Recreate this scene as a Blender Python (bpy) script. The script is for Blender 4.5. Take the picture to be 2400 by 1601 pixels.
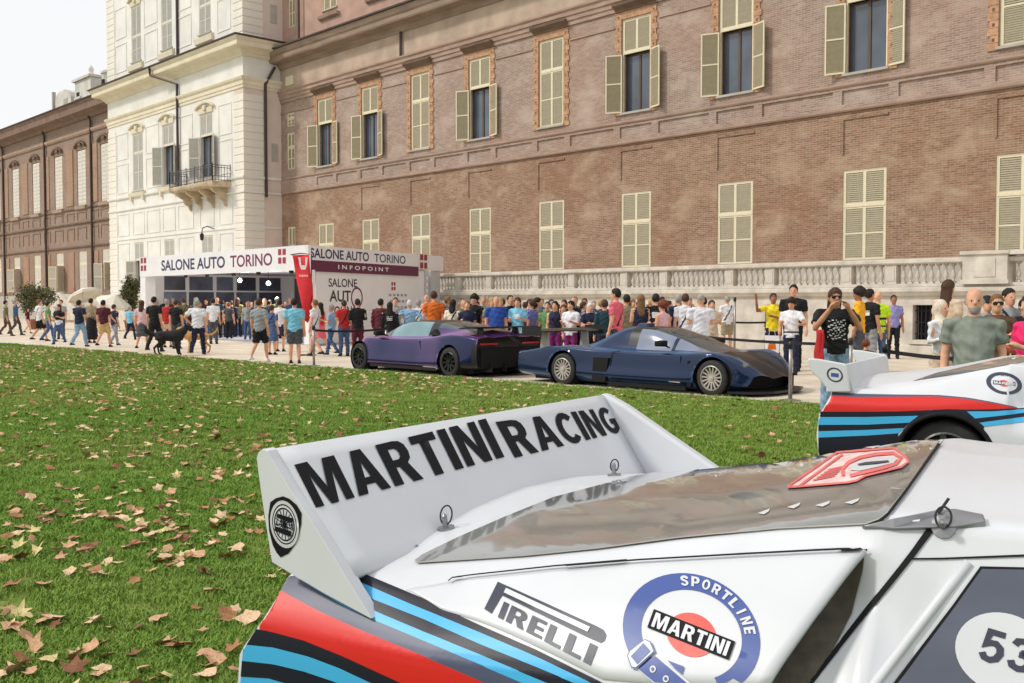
import bpy, bmesh, math, random
import numpy as np
from mathutils import Vector, Matrix
from mathutils.bvhtree import BVHTree
from mathutils.geometry import tessellate_polygon

for o in list(bpy.data.objects):
    bpy.data.objects.remove(o)
SC = bpy.context.scene
COL = SC.collection
R = math.radians

# ------------------------------------------------------------------ camera
F, CX, CY, EYE = 2383.0, 1200.0, 800.5, 1.6          # in pixels of the 2400 x 1601 photograph
PITCH, YAW = math.atan(-92 / F), R(46.6)
cam_d = bpy.data.cameras.new('camera')
cam_d.sensor_width = 36.0
cam_d.lens = F / 2400 * 36.0
cam_d.clip_start, cam_d.clip_end = 0.05, 1500.0
cam = bpy.data.objects.new('camera', cam_d)
COL.objects.link(cam)
cam.location = (0, 0, EYE)
cam.rotation_euler = (math.pi / 2 + PITCH, 0, YAW)
SC.camera = cam

# ------------------------------------------------------------------ sky and sun (bright veiled sky, sun high behind the left shoulder)
SUN_DIR = Vector((-0.42, -0.60, 0.68)).normalized()   # towards the sun
W = bpy.data.worlds.new('World')
SC.world = W
W.use_nodes = True
nt = W.node_tree
nt.nodes.clear()
sky = nt.nodes.new('ShaderNodeTexSky')
sky.sky_type = 'NISHITA'
sky.sun_disc = False
sky.sun_elevation = math.asin(SUN_DIR.z)
sky.sun_rotation = math.atan2(SUN_DIR.x, SUN_DIR.y)
sky.dust_density = 4.0
mixw = nt.nodes.new('ShaderNodeMixRGB')
mixw.inputs[0].default_value = 0.90
mixw.inputs[2].default_value = (8.5, 8.5, 8.55, 1)    # thin even cloud over the whole sky
bgn = nt.nodes.new('ShaderNodeBackground')
bgn.inputs[1].default_value = 0.12
outw = nt.nodes.new('ShaderNodeOutputWorld')
nt.links.new(sky.outputs[0], mixw.inputs[1])
nt.links.new(mixw.outputs[0], bgn.inputs[0])
nt.links.new(bgn.outputs[0], outw.inputs[0])
sun_d = bpy.data.lights.new('sun', 'SUN')
sun_d.energy = 2.1
sun_d.angle = R(7.0)
sun_d.color = (1.0, 0.95, 0.87)
sun = bpy.data.objects.new('sun', sun_d)
COL.objects.link(sun)
sun.rotation_euler = (-SUN_DIR).to_track_quat('-Z', 'Y').to_euler()
SC.view_settings.view_transform = 'Standard'
SC.view_settings.look = 'None'
SC.view_settings.gamma = 1.0
SC.view_settings.use_curve_mapping = False
SC.view_settings.exposure = 0.0
SC.render.engine = 'CYCLES'

# ------------------------------------------------------------------ measuring helpers: where a sight line meets a plane of the place
FW = np.array([-math.sin(YAW) * math.cos(PITCH), math.cos(YAW) * math.cos(PITCH), math.sin(PITCH)])
RT = np.array([math.cos(YAW), math.sin(YAW), 0.0])
UP = np.cross(RT, FW)
FH = np.array([-math.sin(YAW), math.cos(YAW), 0.0])
CC = np.array([0.0, 0.0, EYE])
def ray(px, py): return FW + RT * (px - CX) / F - UP * (py - CY) / F
def onY(px, py, Y): d = ray(px, py); return CC + d * (Y / d[1])
def onX(px, py, X): d = ray(px, py); return CC + d * (X / d[0])
def onZ(px, py, Z=0.0): d = ray(px, py); return CC + d * ((Z - EYE) / d[2])
def at_depth(px, z):                                  # ground point below a pixel column at a given distance ahead
    p = FH * z + RT * z * (px - CX) / F
    return p[0], p[1]

# ------------------------------------------------------------------ building helpers
rnd = random.Random(7)
nprs = np.random.RandomState(11)
class MB:
    def __init__(s): s.v, s.f, s.m = [], [], []
    def vert(s, p): s.v.append((float(p[0]), float(p[1]), float(p[2]))); return len(s.v) - 1
    def poly(s, pts, mi=0):
        i = [s.vert(p) for p in pts]; s.f.append(i); s.m.append(mi)
    def box(s, x0, x1, y0, y1, z0, z1, mi=0):
        n = len(s.v)
        for z in (z0, z1):
            for x, y in ((x0, y0), (x1, y0), (x1, y1), (x0, y1)): s.v.append((x, y, z))
        for q in ((3, 2, 1, 0), (4, 5, 6, 7), (0, 1, 5, 4), (1, 2, 6, 5), (2, 3, 7, 6), (3, 0, 4, 7)):
            s.f.append([n + k for k in q]); s.m.append(mi)
    def bar(s, p0, p1, w, h, mi=0, up=(0, 0, 1)):      # box along p0-p1
        p0, p1 = Vector(p0), Vector(p1)
        d = (p1 - p0).normalized(); u = Vector(up)
        if abs(d.dot(u)) > .99: u = Vector((1, 0, 0))
        a = d.cross(u).normalized() * w / 2; b = a.cross(d).normalized() * h / 2
        n = len(s.v)
        for p in (p0, p1):
            for k in (-a - b, a - b, a + b, -a + b): s.vert(p + k)
        for q in ((3, 2, 1, 0), (4, 5, 6, 7), (0, 1, 5, 4), (1, 2, 6, 5), (2, 3, 7, 6), (3, 0, 4, 7)):
            s.f.append([n + k for k in q]); s.m.append(mi)
    def rings(s, rings, mi=0, cap=True):
        n = len(s.v); k = len(rings[0])
        for r in rings:
            for p in r: s.vert(p)
        for i in range(len(rings) - 1):
            for j in range(k):
                a = n + i * k + j; b = n + i * k + (j + 1) % k
                s.f.append([a, b, b + k, a + k]); s.m.append(mi)
        if cap:
            s.f.append([n + j for j in range(k)][::-1]); s.m.append(mi)
            e = n + (len(rings) - 1) * k
            s.f.append([e + j for j in range(k)]); s.m.append(mi)
    def tube(s, pts, rad, n=8, mi=0, cap=True):        # pts polyline, rad scalar or list
        P = [Vector(p) for p in pts]; rr = rad if isinstance(rad, (list, tuple)) else [rad] * len(P)
        out = []; ref = None
        for i, p in enumerate(P):
            d = (P[min(i + 1, len(P) - 1)] - P[max(i - 1, 0)]).normalized()
            if ref is None: ref = Vector((0, 0, 1)) if abs(d.z) < .9 else Vector((1, 0, 0))
            a = d.cross(ref).normalized(); b = a.cross(d).normalized(); ref = b
            out.append([p + (a * math.cos(t) + b * math.sin(t)) * rr[i] for t in [2 * math.pi * k / n for k in range(n)]])
        s.rings(out, mi, cap)
    def lathe(s, prof, c=(0, 0, 0), n=12, mi=0, axis='z', cap=True):   # prof [(r, h)]
        out = []
        for r, h in prof:
            ring = []
            for k in range(n):
                t = 2 * math.pi * k / n; a, b = r * math.cos(t), r * math.sin(t)
                ring.append((c[0] + a, c[1] + b, c[2] + h) if axis == 'z' else (c[0] + a, c[1] + h, c[2] + b))
            out.append(ring)
        s.rings(out, mi, cap)
    def extX(s, prof, x0, x1, mi=0):                   # closed profile [(y, z)] swept along X
        s.rings([[(x0, y, z) for y, z in prof], [(x1, y, z) for y, z in prof]], mi)
    def extY(s, prof, y0, y1, mi=0):
        s.rings([[(x, y0, z) for x, z in prof], [(x, y1, z) for x, z in prof]], mi)
    def grid(s, P, mi=0, closed_u=False):              # P array [i][j] of points
        n = len(s.v); a, b = len(P), len(P[0])
        for r in P:
            for p in r: s.vert(p)
        for i in range(a - 1):
            for j in range(b - 1):
                s.f.append([n + i * b + j, n + i * b + j + 1, n + (i + 1) * b + j + 1, n + (i + 1) * b + j]); s.m.append(mi)
    def mesh(s, name, mats, smooth=False, fix=False):
        me = bpy.data.meshes.new(name)
        me.from_pydata(s.v, [], s.f)
        for m in (mats if isinstance(mats, (list, tuple)) else [mats]): me.materials.append(m)
        me.polygons.foreach_set('material_index', s.m)
        if smooth: me.polygons.foreach_set('use_smooth', [True] * len(s.f))
        if fix:
            b = bmesh.new(); b.from_mesh(me); bmesh.ops.recalc_face_normals(b, faces=b.faces); b.to_mesh(me); b.free()
        me.update()
        return me
    def build(s, name, mats, parent=None, smooth=False, fix=False):
        return link(name, s.mesh(name, mats, smooth, fix), parent)

def link(name, me, parent=None, loc=None, rot=None):
    o = bpy.data.objects.new(name, me)
    COL.objects.link(o)
    if parent is not None: o.parent = parent
    if loc is not None: o.location = loc
    if rot is not None: o.rotation_euler = rot
    return o
def tag(o, label=None, cat=None, group=None, kind=None):
    for k, val in (('label', label), ('category', cat), ('group', group), ('kind', kind)):
        if val: o[k] = val
    return o
def thing(name, label, cat, loc=(0, 0, 0), rz=0.0, group=None):
    o = bpy.data.objects.new(name, None)
    o.empty_display_size = 0.2
    COL.objects.link(o); o.location = loc; o.rotation_euler = (0, 0, rz)
    return tag(o, label, cat, group)

# ------------------------------------------------------------------ materials
def M(name, col, rough=.6, metal=0.0, var=.12, scale=3.0, bump=0.0, bscale=40.0, spec=.5, coat=0.0, detail=4.0, stretch=None):
    m = bpy.data.materials.new(name); m.use_nodes = True
    t = m.node_tree; N, L = t.nodes, t.links
    p = N['Principled BSDF']
    p.inputs['Roughness'].default_value = rough
    p.inputs['Metallic'].default_value = metal
    p.inputs['Specular IOR Level'].default_value = spec
    p.inputs['Coat Weight'].default_value = coat
    p.inputs['Coat Roughness'].default_value = .05
    tc = N.new('ShaderNodeTexCoord'); vec = tc.outputs['Object']
    if stretch:
        mp = N.new('ShaderNodeMapping'); mp.inputs['Scale'].default_value = stretch; L.new(vec, mp.inputs[0]); vec = mp.outputs[0]
    if var > 0:
        n = N.new('ShaderNodeTexNoise'); n.inputs['Scale'].default_value = scale; n.inputs['Detail'].default_value = detail
        L.new(vec, n.inputs['Vector'])
        mx = N.new('ShaderNodeMixRGB')
        mx.inputs[1].default_value = (*[c * (1 - var) for c in col], 1)
        mx.inputs[2].default_value = (*[min(1, c * (1 + var)) for c in col], 1)
        cr = N.new('ShaderNodeMapRange'); cr.inputs[1].default_value = .3; cr.inputs[2].default_value = .7
        L.new(n.outputs[0], cr.inputs[0]); L.new(cr.outputs[0], mx.inputs[0]); L.new(mx.outputs[0], p.inputs['Base Color'])
    else:
        p.inputs['Base Color'].default_value = (*col, 1)
    if bump > 0:
        n2 = N.new('ShaderNodeTexNoise'); n2.inputs['Scale'].default_value = bscale; n2.inputs['Detail'].default_value = 3
        L.new(vec, n2.inputs['Vector'])
        b = N.new('ShaderNodeBump'); b.inputs['Strength'].default_value = bump; b.inputs['Distance'].default_value = .02
        L.new(n2.outputs[0], b.inputs['Height']); L.new(b.outputs[0], p.inputs['Normal'])
    return m
_mc = {}
def flat(col, rough=.75, name='cloth', spec=.3):       # cached simple procedural cloth / paint
    k = (tuple(round(c, 3) for c in col), rough, name)
    if k not in _mc: _mc[k] = M(name, col, rough, var=.18, scale=9, spec=spec, bump=.0 if name == 'skin' else .55, bscale=60 if name in ('hair', 'fur') else 13)
    return _mc[k]
def S(r, g, b):                                        # sRGB 0-255 -> linear
    f = lambda c: c / 12.92 if c <= .04045 else ((c + .055) / 1.055) ** 2.4
    return (f(r / 255), f(g / 255), f(b / 255))

def brick_mat(name, c1, c2, mortar, pale, warm, pale_amt=.5, warm_amt=.4):
    m = bpy.data.materials.new(name); m.use_nodes = True
    t = m.node_tree; N, L = t.nodes, t.links; p = N['Principled BSDF']
    p.inputs['Roughness'].default_value = .9; p.inputs['Specular IOR Level'].default_value = .2
    tc = N.new('ShaderNodeTexCoord'); sp = N.new('ShaderNodeSeparateXYZ'); cb = N.new('ShaderNodeCombineXYZ')
    L.new(tc.outputs['Object'], sp.inputs[0])
    ad = N.new('ShaderNodeMath'); ad.operation = 'ADD'; L.new(sp.outputs[0], ad.inputs[0]); L.new(sp.outputs[1], ad.inputs[1])
    L.new(ad.outputs[0], cb.inputs[0]); L.new(sp.outputs[2], cb.inputs[1])
    br = N.new('ShaderNodeTexBrick')
    br.inputs['Scale'].default_value = 1.0; br.inputs['Brick Width'].default_value = .26; br.inputs['Row Height'].default_value = .075
    br.inputs['Mortar Size'].default_value = .009; br.inputs['Mortar Smooth'].default_value = .3; br.inputs['Bias'].default_value = 0
    br.inputs['Color1'].default_value = (*c1, 1); br.inputs['Color2'].default_value = (*c2, 1); br.inputs['Mortar'].default_value = (*mortar, 1)
    L.new(cb.outputs[0], br.inputs['Vector'])
    cur = br.outputs['Color']
    def blotch(cur, scale, lo, hi, col, amt, stretch=(1, 1, 1)):
        mp = N.new('ShaderNodeMapping'); mp.inputs['Scale'].default_value = stretch
        L.new(tc.outputs['Object'], mp.inputs[0])
        n = N.new('ShaderNodeTexNoise'); n.inputs['Scale'].default_value = scale; n.inputs['Detail'].default_value = 6; n.inputs['Roughness'].default_value = .6
        L.new(mp.outputs[0], n.inputs['Vector'])
        mr = N.new('ShaderNodeMapRange'); mr.inputs[1].default_value = lo; mr.inputs[2].default_value = hi; mr.inputs[4].default_value = amt
        L.new(n.outputs[0], mr.inputs[0])
        mx = N.new('ShaderNodeMixRGB'); mx.inputs[2].default_value = (*col, 1)
        L.new(mr.outputs[0], mx.inputs[0]); L.new(cur, mx.inputs[1])
        return mx.outputs[0]
    cur = blotch(cur, .22, .46, .66, warm, warm_amt)
    cur = blotch(cur, .55, .50, .72, pale, pale_amt, (1, 1, 1.6))
    cur = blotch(cur, 3.0, .52, .75, pale, pale_amt * .8, (1, 1, 2.5))
    cur = blotch(cur, 1.3, .55, .8, [c * .55 for c in c1], .45, (1, 1, .35))
    L.new(cur, p.inputs['Base Color'])
    b = N.new('ShaderNodeBump'); b.inputs['Strength'].default_value = .35; b.inputs['Distance'].default_value = .012
    L.new(br.outputs['Fac'], b.inputs['Height']); b.invert = True
    L.new(b.outputs[0], p.inputs['Normal'])
    return m

BR_UP = brick_mat('brick_upper', S(164, 141, 129), S(138, 117, 106), S(182, 166, 153), S(192, 175, 162), S(164, 129, 108), .7, .4)
BR_LO = brick_mat('brick_lower', S(154, 123, 102), S(126, 98, 80), S(174, 152, 131), S(188, 166, 142), S(138, 100, 78), .75, .5)
BR_FAR = brick_mat('brick_far_wing', S(150, 127, 113), S(128, 107, 95), S(164, 148, 134), S(172, 154, 140), S(154, 122, 100), .4, .3)
BR_FAR2 = brick_mat('brick_far_panel', S(168, 136, 114), S(150, 118, 97), S(168, 148, 130), S(180, 155, 134), S(174, 130, 102), .4, .3)
ORANGE = M('orange_brick', S(184, 144, 114), .9, var=.24, scale=6, spec=.2)
MOULD = M('brick_moulding', S(166, 142, 127), .9, var=.18, scale=2.2, spec=.2, stretch=(.6, 1, 3))
MOULD_D = M('dark_moulding', S(118, 98, 84), .9, var=.22, scale=2, spec=.2, stretch=(.6, 1, 3))
CREAM = M('cream_paint', S(220, 210, 180), .55, var=.06, scale=8)
TAUPE = M('louver_paint', S(162, 151, 124), .6, var=.08, scale=6)
PALEWIN = M('pale_window_paint', S(214, 206, 192), .6, var=.08, scale=5)
PALEGREY = M('pale_grey_louver', S(186, 184, 176), .6, var=.08, scale=5)
STUCCO = M('white_stucco', S(226, 223, 217), .85, var=.08, scale=.9, spec=.2, detail=8)
STUCCO_SHADED = M('pinkish_shaded_stucco', S(218, 200, 188), .85, var=.06, scale=1.0, spec=.2, detail=8)  # darker pinkish copy: shade of the side wall put into the colour
STUCCO_C = M('cream_stucco', S(221, 211, 189), .85, var=.08, scale=1.2, spec=.2)
STAIN = M('stained_stone', S(190, 172, 146), .9, var=.3, scale=2.0, spec=.2)
STONE = M('balustrade_stone', S(200, 193, 181), .85, var=.2, scale=2.4, bump=.25, bscale=14, spec=.2, detail=8)
STONE_D = M('plinth_stone', S(176, 170, 160), .85, var=.12, scale=1.5, spec=.2)
GLASS = M('window_glass', S(80, 89, 102), .05, var=.3, scale=.8, spec=.8)
DARKWOOD = M('dark_window_frame', S(84, 68, 54), .5, var=.15)
DARK = M('dark_interior', (.012, .012, .013), .9, var=0)
TILE = M('dark_roof_tile', S(74, 62, 56), .85, var=.3, scale=5)
RAILM = M('grey_iron', S(84, 82, 86), .5, metal=.3, var=.2)
IRON = M('dark_iron', S(48, 46, 48), .5, metal=.4, var=.2)
PIPE = M('brown_downpipe', S(66, 52, 48), .5, metal=.2, var=.2)
# ================================================================== ground
GRAVEL = M('gravel', S(212, 199, 180), .95, var=.16, scale=1.1, bump=.5, bscale=90, spec=.1, detail=10)
def build_ground():
    g = MB()
    g.poly([(-700, 13.2, 0), (500, 13.2, 0), (500, 900, 0), (-700, 900, 0)])
    tag(g.build('gravel_path', GRAVEL), kind='structure')
build_ground()

# ================================================================== palace
FY = 33.0
def holes_wall(mb, x0, x1, z0, z1, y, holes, depth=.35, mi=0, back=None, reveal=None):
    xs = sorted({x0, x1, *[h[0] for h in holes], *[h[1] for h in holes]})
    zs = sorted({z0, z1, *[h[2] for h in holes], *[h[3] for h in holes]})
    xs = [x for x in xs if x0 <= x <= x1]; zs = [z for z in zs if z0 <= z <= z1]
    for i in range(len(xs) - 1):
        for j in range(len(zs) - 1):
            cx, cz = (xs[i] + xs[i + 1]) / 2, (zs[j] + zs[j + 1]) / 2
            if any(h[0] < cx < h[1] and h[2] < cz < h[3] for h in holes): continue
            mb.poly([(xs[i], y, zs[j]), (xs[i + 1], y, zs[j]), (xs[i + 1], y, zs[j + 1]), (xs[i], y, zs[j + 1])], mi)
    rv = mi if reveal is None else reveal
    for a, b, c, d in holes:
        yb = y + depth
        mb.poly([(a, y, c), (a, yb, c), (a, yb, d), (a, y, d)], rv)
        mb.poly([(b, y, c), (b, y, d), (b, yb, d), (b, yb, c)], rv)
        mb.poly([(a, y, d), (a, yb, d), (b, yb, d), (b, y, d)], rv)
        mb.poly([(a, y, c), (b, y, c), (b, yb, c), (a, yb, c)], rv)
        mb.poly([(a, yb, c), (b, yb, c), (b, yb, d), (a, yb, d)], mi if back is None else back)

_leaf = {}
def leaf_mesh(w, h, n, mats):                          # shutter leaf, hinge at x = 0, front towards -y
    k = (round(w, 2), round(h, 2), n, mats[0].name)
    if k in _leaf: return _leaf[k]
    b = MB(); f = .055; t = .045
    b.box(0, f, 0, t, 0, h); b.box(w - f, w, 0, t, 0, h)
    for i in range(n + 1):
        zc = h * i / n
        a, c = max(0, zc - f / 2), min(h, zc + f / 2)
        if i == 0: a, c = 0, f
        if i == n: a, c = h - f, h
        b.box(f, w - f, .002, t - .002, a, c)
    ns = max(3, int(h / .075))
    for i in range(ns):                                # slanting slats
        z = f + (h - 2 * f) * (i + .5) / ns; dz = (h - 2 * f) / ns * .62
        b.poly([(f, .008, z - dz), (w - f, .008, z - dz), (w - f, .040, z + dz), (f, .040, z + dz)], 1)
    _leaf[k] = b.mesh('shutter', mats)
    return _leaf[k]

def window(root, xc, w, z0, z1, ztr, y, state='closed', mats=(None, None), nlow=2, ang=(160, 165), surround=False, sill=True):
    mats = [mats[0] or CREAM, mats[1] or TAUPE]
    b = MB(); e = .05; x0, x1 = xc - w / 2, xc + w / 2
    yf = y + (.10 if state == 'closed' else .24)
    b.box(x0, x0 + e, y + .03, y + .10, z0, z1); b.box(x1 - e, x1, y + .03, y + .10, z0, z1)
    b.box(x0 + e, x1 - e, y + .03, y + .10, z1 - e, z1); b.box(x0 + e, x1 - e, y + .02, y + .11, ztr - .045, ztr + .045)
    win = b.build('window', mats[0], root)
    lw = w / 2 - e
    top = leaf_mesh(lw, z1 - e - ztr - .05, 1, mats)
    for s in (0, 1): link('shutter', top, win, (x0 + e + s * lw, y + .035, ztr + .047))
    low = leaf_mesh(lw, ztr - .05 - z0, nlow, mats)
    if state == 'closed':
        for s in (0, 1): link('shutter', low, win, (x0 + e + s * lw, y + .035, z0))
    else:
        link('shutter', low, win, (x0 + .02, y - .03, z0), (0, 0, -R(ang[0])))
        o = link('shutter', low, win, (x1 - .02, y - .03, z0), (0, 0, -math.pi + R(ang[1])))
        p = MB(); yg = y + .26
        p.box(x0, x0 + .07, yg - .02, yg + .05, z0, ztr); p.box(x1 - .07, x1, yg - .02, yg + .05, z0, ztr)
        p.box(xc - .05, xc + .05, yg - .03, yg + .05, z0, ztr); p.box(x0 + .07, x1 - .07, yg - .02, yg + .05, z0, z0 + .08)
        p.box(x0 + .07, x1 - .07, yg - .02, yg + .05, ztr - .12, ztr - .05)
        p.build('casement_frame', DARKWOOD, win)
        for s in (0, 1):
            q = MB(); a, c = (x0 + .07, xc - .05) if s == 0 else (xc + .05, x1 - .07)
            q.box(a, c, yg + .01, yg + .02, z0 + .08, ztr - .12); q.build('pane', GLASS, win)
    if sill:
        q = MB(); q.box(x0 - .08, x1 + .08, y - .10, y + .10, z0 - .09, z0 - .002); q.build('sill', STONE_D, win)
    if surround:
        q = MB(); sw = .34
        zt = z1 + .32; k = 0; z = z0 - .1
        while z < zt:
            h = min(.235, zt - z); ww = sw if k % 2 == 0 else sw - .07
            q.box(x0 - .03 - ww, x0 - .03, y - .05, y, z, z + h - .012); q.box(x1 + .03, x1 + .03 + ww, y - .05, y, z, z + h - .012)
            if k % 2 == 1:
                q.box(x0 - .22, x0 - .14, y - .055, y, z + .04, z + .14, 1); q.box(x1 + .14, x1 + .22, y - .055, y, z + .04, z + .14, 1)  # dark boxes stand in for the shade inside small notches
            z += .235; k += 1
        q.box(x0 - .029, x1 + .029, y - .045, y, z1 + .02, zt)
        q.build('brick_surround', [ORANGE, MOULD_D], win)
        q = MB(); a, c, zz = x0 - .32, x1 + .32, zt
        q.extX([(y, zz), (y - .08, zz), (y - .12, zz + .08), (y - .34, zz + .22), (y - .36, zz + .30), (y, zz + .36)], a, c)
        q.build('hood', MOULD_D, win)
    return win

def right_wing():
    X0, X1 = -55.57, 6.0
    root = thing('palace_wing', 'long brick palace wing with cream shutters running behind the balustrade', 'building', (0, 0, 0))
    up = [(762, 'open'), (867, 'open'), (985, 'closed'), (1124, 'open'), (1292, 'closed'), (1491, 'open'), (1724, 'open'), (2028, 'open'), (2400, 'closed')]
    ux = [onY(x, 250 if x > 1000 else 320, FY)[0] for x, _ in up]
    WW, WL = 1.52, 1.6
    uz = (9.55, 13.42, 12.02); lz = (3.08, 6.2, 4.95)
    b = MB()                                            # lower wall
    hl = [(x - WL / 2, x + WL / 2, lz[0], lz[1]) for x in ux] + [(-54.9, -54.05, 3.08, 6.2)]
    hp = [(x - .78, x + .78, 6.75, 7.95) for x in ux[1:]]
    holes_wall(b, X0, X1, 0, 8.22, FY, hl, .3, 0, 1)
    b.build('wall', [BR_LO, DARK], root)
    for a, c, d, e in hp:                               # blind panels sunk between raised brick frames
        p = MB(); p.box(a - .07, a, FY - .05, FY, d, e + .07); p.box(a, c + .07, FY - .05, FY, e, e + .07)
        p.build('blind_panel', BR_LO, root)
    b = MB()
    hu = [(x - WW / 2, x + WW / 2, uz[0], uz[1]) for x in ux] + [(-54.9, -54.05, 9.7, 11.9), (-54.9, -54.05, 12.3, 13.1), (-54.9, -54.05, 8.6, 9.55)]
    holes_wall(b, X0, X1, 9.2, 13.78, FY, [h for h in hu if h[2] > 9.3], .4, 0, 1)
    b.build('wall', [BR_UP, DARK], root)
    b = MB()                                            # panel band between the string courses
    hb = []
    for i, x in enumerate(ux):
        hb.append((x - .85, x + .85, 8.48, 8.96))
        if i + 1 < len(ux):
            m = (x + ux[i + 1]) / 2; hw = (ux[i + 1] - x) / 2 - 1.2; hb.append((m - hw, m + hw, 8.48, 8.96))
    holes_wall(b, X0, X1, 8.34, 9.08, FY - .05, hb, .07)
    b.build('panel_band', BR_UP, root)
    for z in (8.22, 9.08):
        b = MB(); b.extX([(FY, z), (FY - .09, z), (FY - .12, z + .05), (FY - .12, z + .12), (FY, z + .12)], X0, X1)
        b.build('string_course', MOULD, root)
    b = MB()                                            # thin line across the upper wall, broken by the windows
    zs = 13.12
    xs = [X0] + [q for x in ux for q in (x - 1.16, x + 1.16)] + [X1]
    for i in range(0, len(xs) - 1, 2):
        if xs[i + 1] > xs[i]: b = MB(); b.box(xs[i], xs[i + 1], FY - .05, FY, zs, zs + .06); b.build('wall_fillet', MOULD, root)
    b = MB()
    b.extX([(FY, 13.78), (FY - .08, 13.78), (FY - .08, 13.95), (FY - .14, 13.98), (FY - .14, 14.15), (FY - .2, 14.18), (FY - .2, 14.34), (FY - .28, 14.42), (FY - .28, 14.5), (FY, 14.52)], X0, X1)
    b.build('architrave', MOULD, root)
    b = MB(); b.box(X0, X1, FY - .04, FY + .4, 14.5, 15.8); b.build('frieze', M('frieze_render', S(184, 163, 146), .9, var=.16, scale=1.2, spec=.2), root)
    b = MB()
    b.extX([(FY, 15.78), (FY - .1, 15.78), (FY - .16, 15.88), (FY - .26, 15.95), (FY - .3, 16.05), (FY - .8, 16.12), (FY - .84, 16.2), (FY - .84, 16.42), (FY - .92, 16.5), (FY - 1.02, 16.68), (FY - 1.02, 16.76), (FY, 16.95)], X0, X1)
    b.build('cornice', M('cornice_stone', S(148, 128, 113), .9, var=.22, scale=1.5, spec=.2, stretch=(.5, 1, 3)), root)
    b = MB()
    b.extX([(FY + .2, 16.90), (FY - 1.12, 16.77), (FY - 1.12, 16.86), (FY + .2, 17.2)], X0, X1)
    b.build('cornice_roof', TILE, root)
    # attic storey set back above the cornice
    ax = [onY(690, 30, FY)[0] + .1, onY(768, 12, FY)[0]]
    at = []
    k = 0; x = ax[1]
    while x < X1 - 2: at.append(x); x += 4.75
    b = MB(); ha = [(x - .7, x + .7, 18.55, 21.2) for x in at] + [(-54.85, -54.1, 18.3, 21.0)]
    holes_wall(b, X0, X1, 16.95, 24.0, FY + .15, ha, .35, 0, 1)
    b.build('wall', [M('attic_brick', S(180, 148, 134), .9, var=.15, scale=1.2, spec=.2), DARK], root)
    for x in at: window(root, x, 1.4, 18.55, 21.2, 20.2, FY + .15)
    window(root, -54.47, .75, 18.3, 21.0, 20.0, FY + .15, sill=False)
    for x in at: b = MB(); b.extX([(FY + .15, 17.95), (FY - .05, 18.05), (FY - .1, 18.2), (FY + .15, 18.2)], x - 1.0, x + 1.0); b.build('attic_ledge', MOULD, root)
    for i, x in enumerate(ux):
        window(root, x, WW, *uz, FY, up[i][1], surround=True, ang=(158 + 7 * math.sin(i * 2.1), 163 + 6 * math.cos(i * 1.7)))
        window(root, x, WL, *lz, FY, 'closed', sill=False)
    for z0, z1 in ((9.7, 11.9), (12.3, 13.1)): window(root, -54.47, .85, z0, z1, z0 + (z1 - z0) * .6, FY, sill=False)
    window(root, -54.47, .85, 3.08, 6.2, 5.0, FY, sill=False)
    q = MB(); q.box(-54.9, -54.05, FY - .08, FY - .03, 14.75, 15.3); q.build('attic_window', CREAM, root)
    b = MB(); b.box(X0, X1, FY - .12, FY - .001, 0, 2.98); b.extX([(FY, 2.98), (FY - .16, 2.98), (FY - .16, 3.03), (FY, 3.06)], X0, X1)
    b.build('plinth', STONE_D, root)
    b = MB(); x = onY(944, 80, FY)[0]
    b.tube([(x, FY - .15, 14.5), (x, FY - .15, 15.8)], .07); b.build('downpipe', PIPE, root)
    b = MB(); b.tube([(-53.3, FY - .1, 16.95), (-53.3, FY - .1, 23.5)], .07); b.build('downpipe', PIPE, root)
    b = MB(); b.box(X0, X1, FY + .6, FY + 14, 0, 23.9); b.build('rear_block', BR_UP, root)
right_wing()

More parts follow.
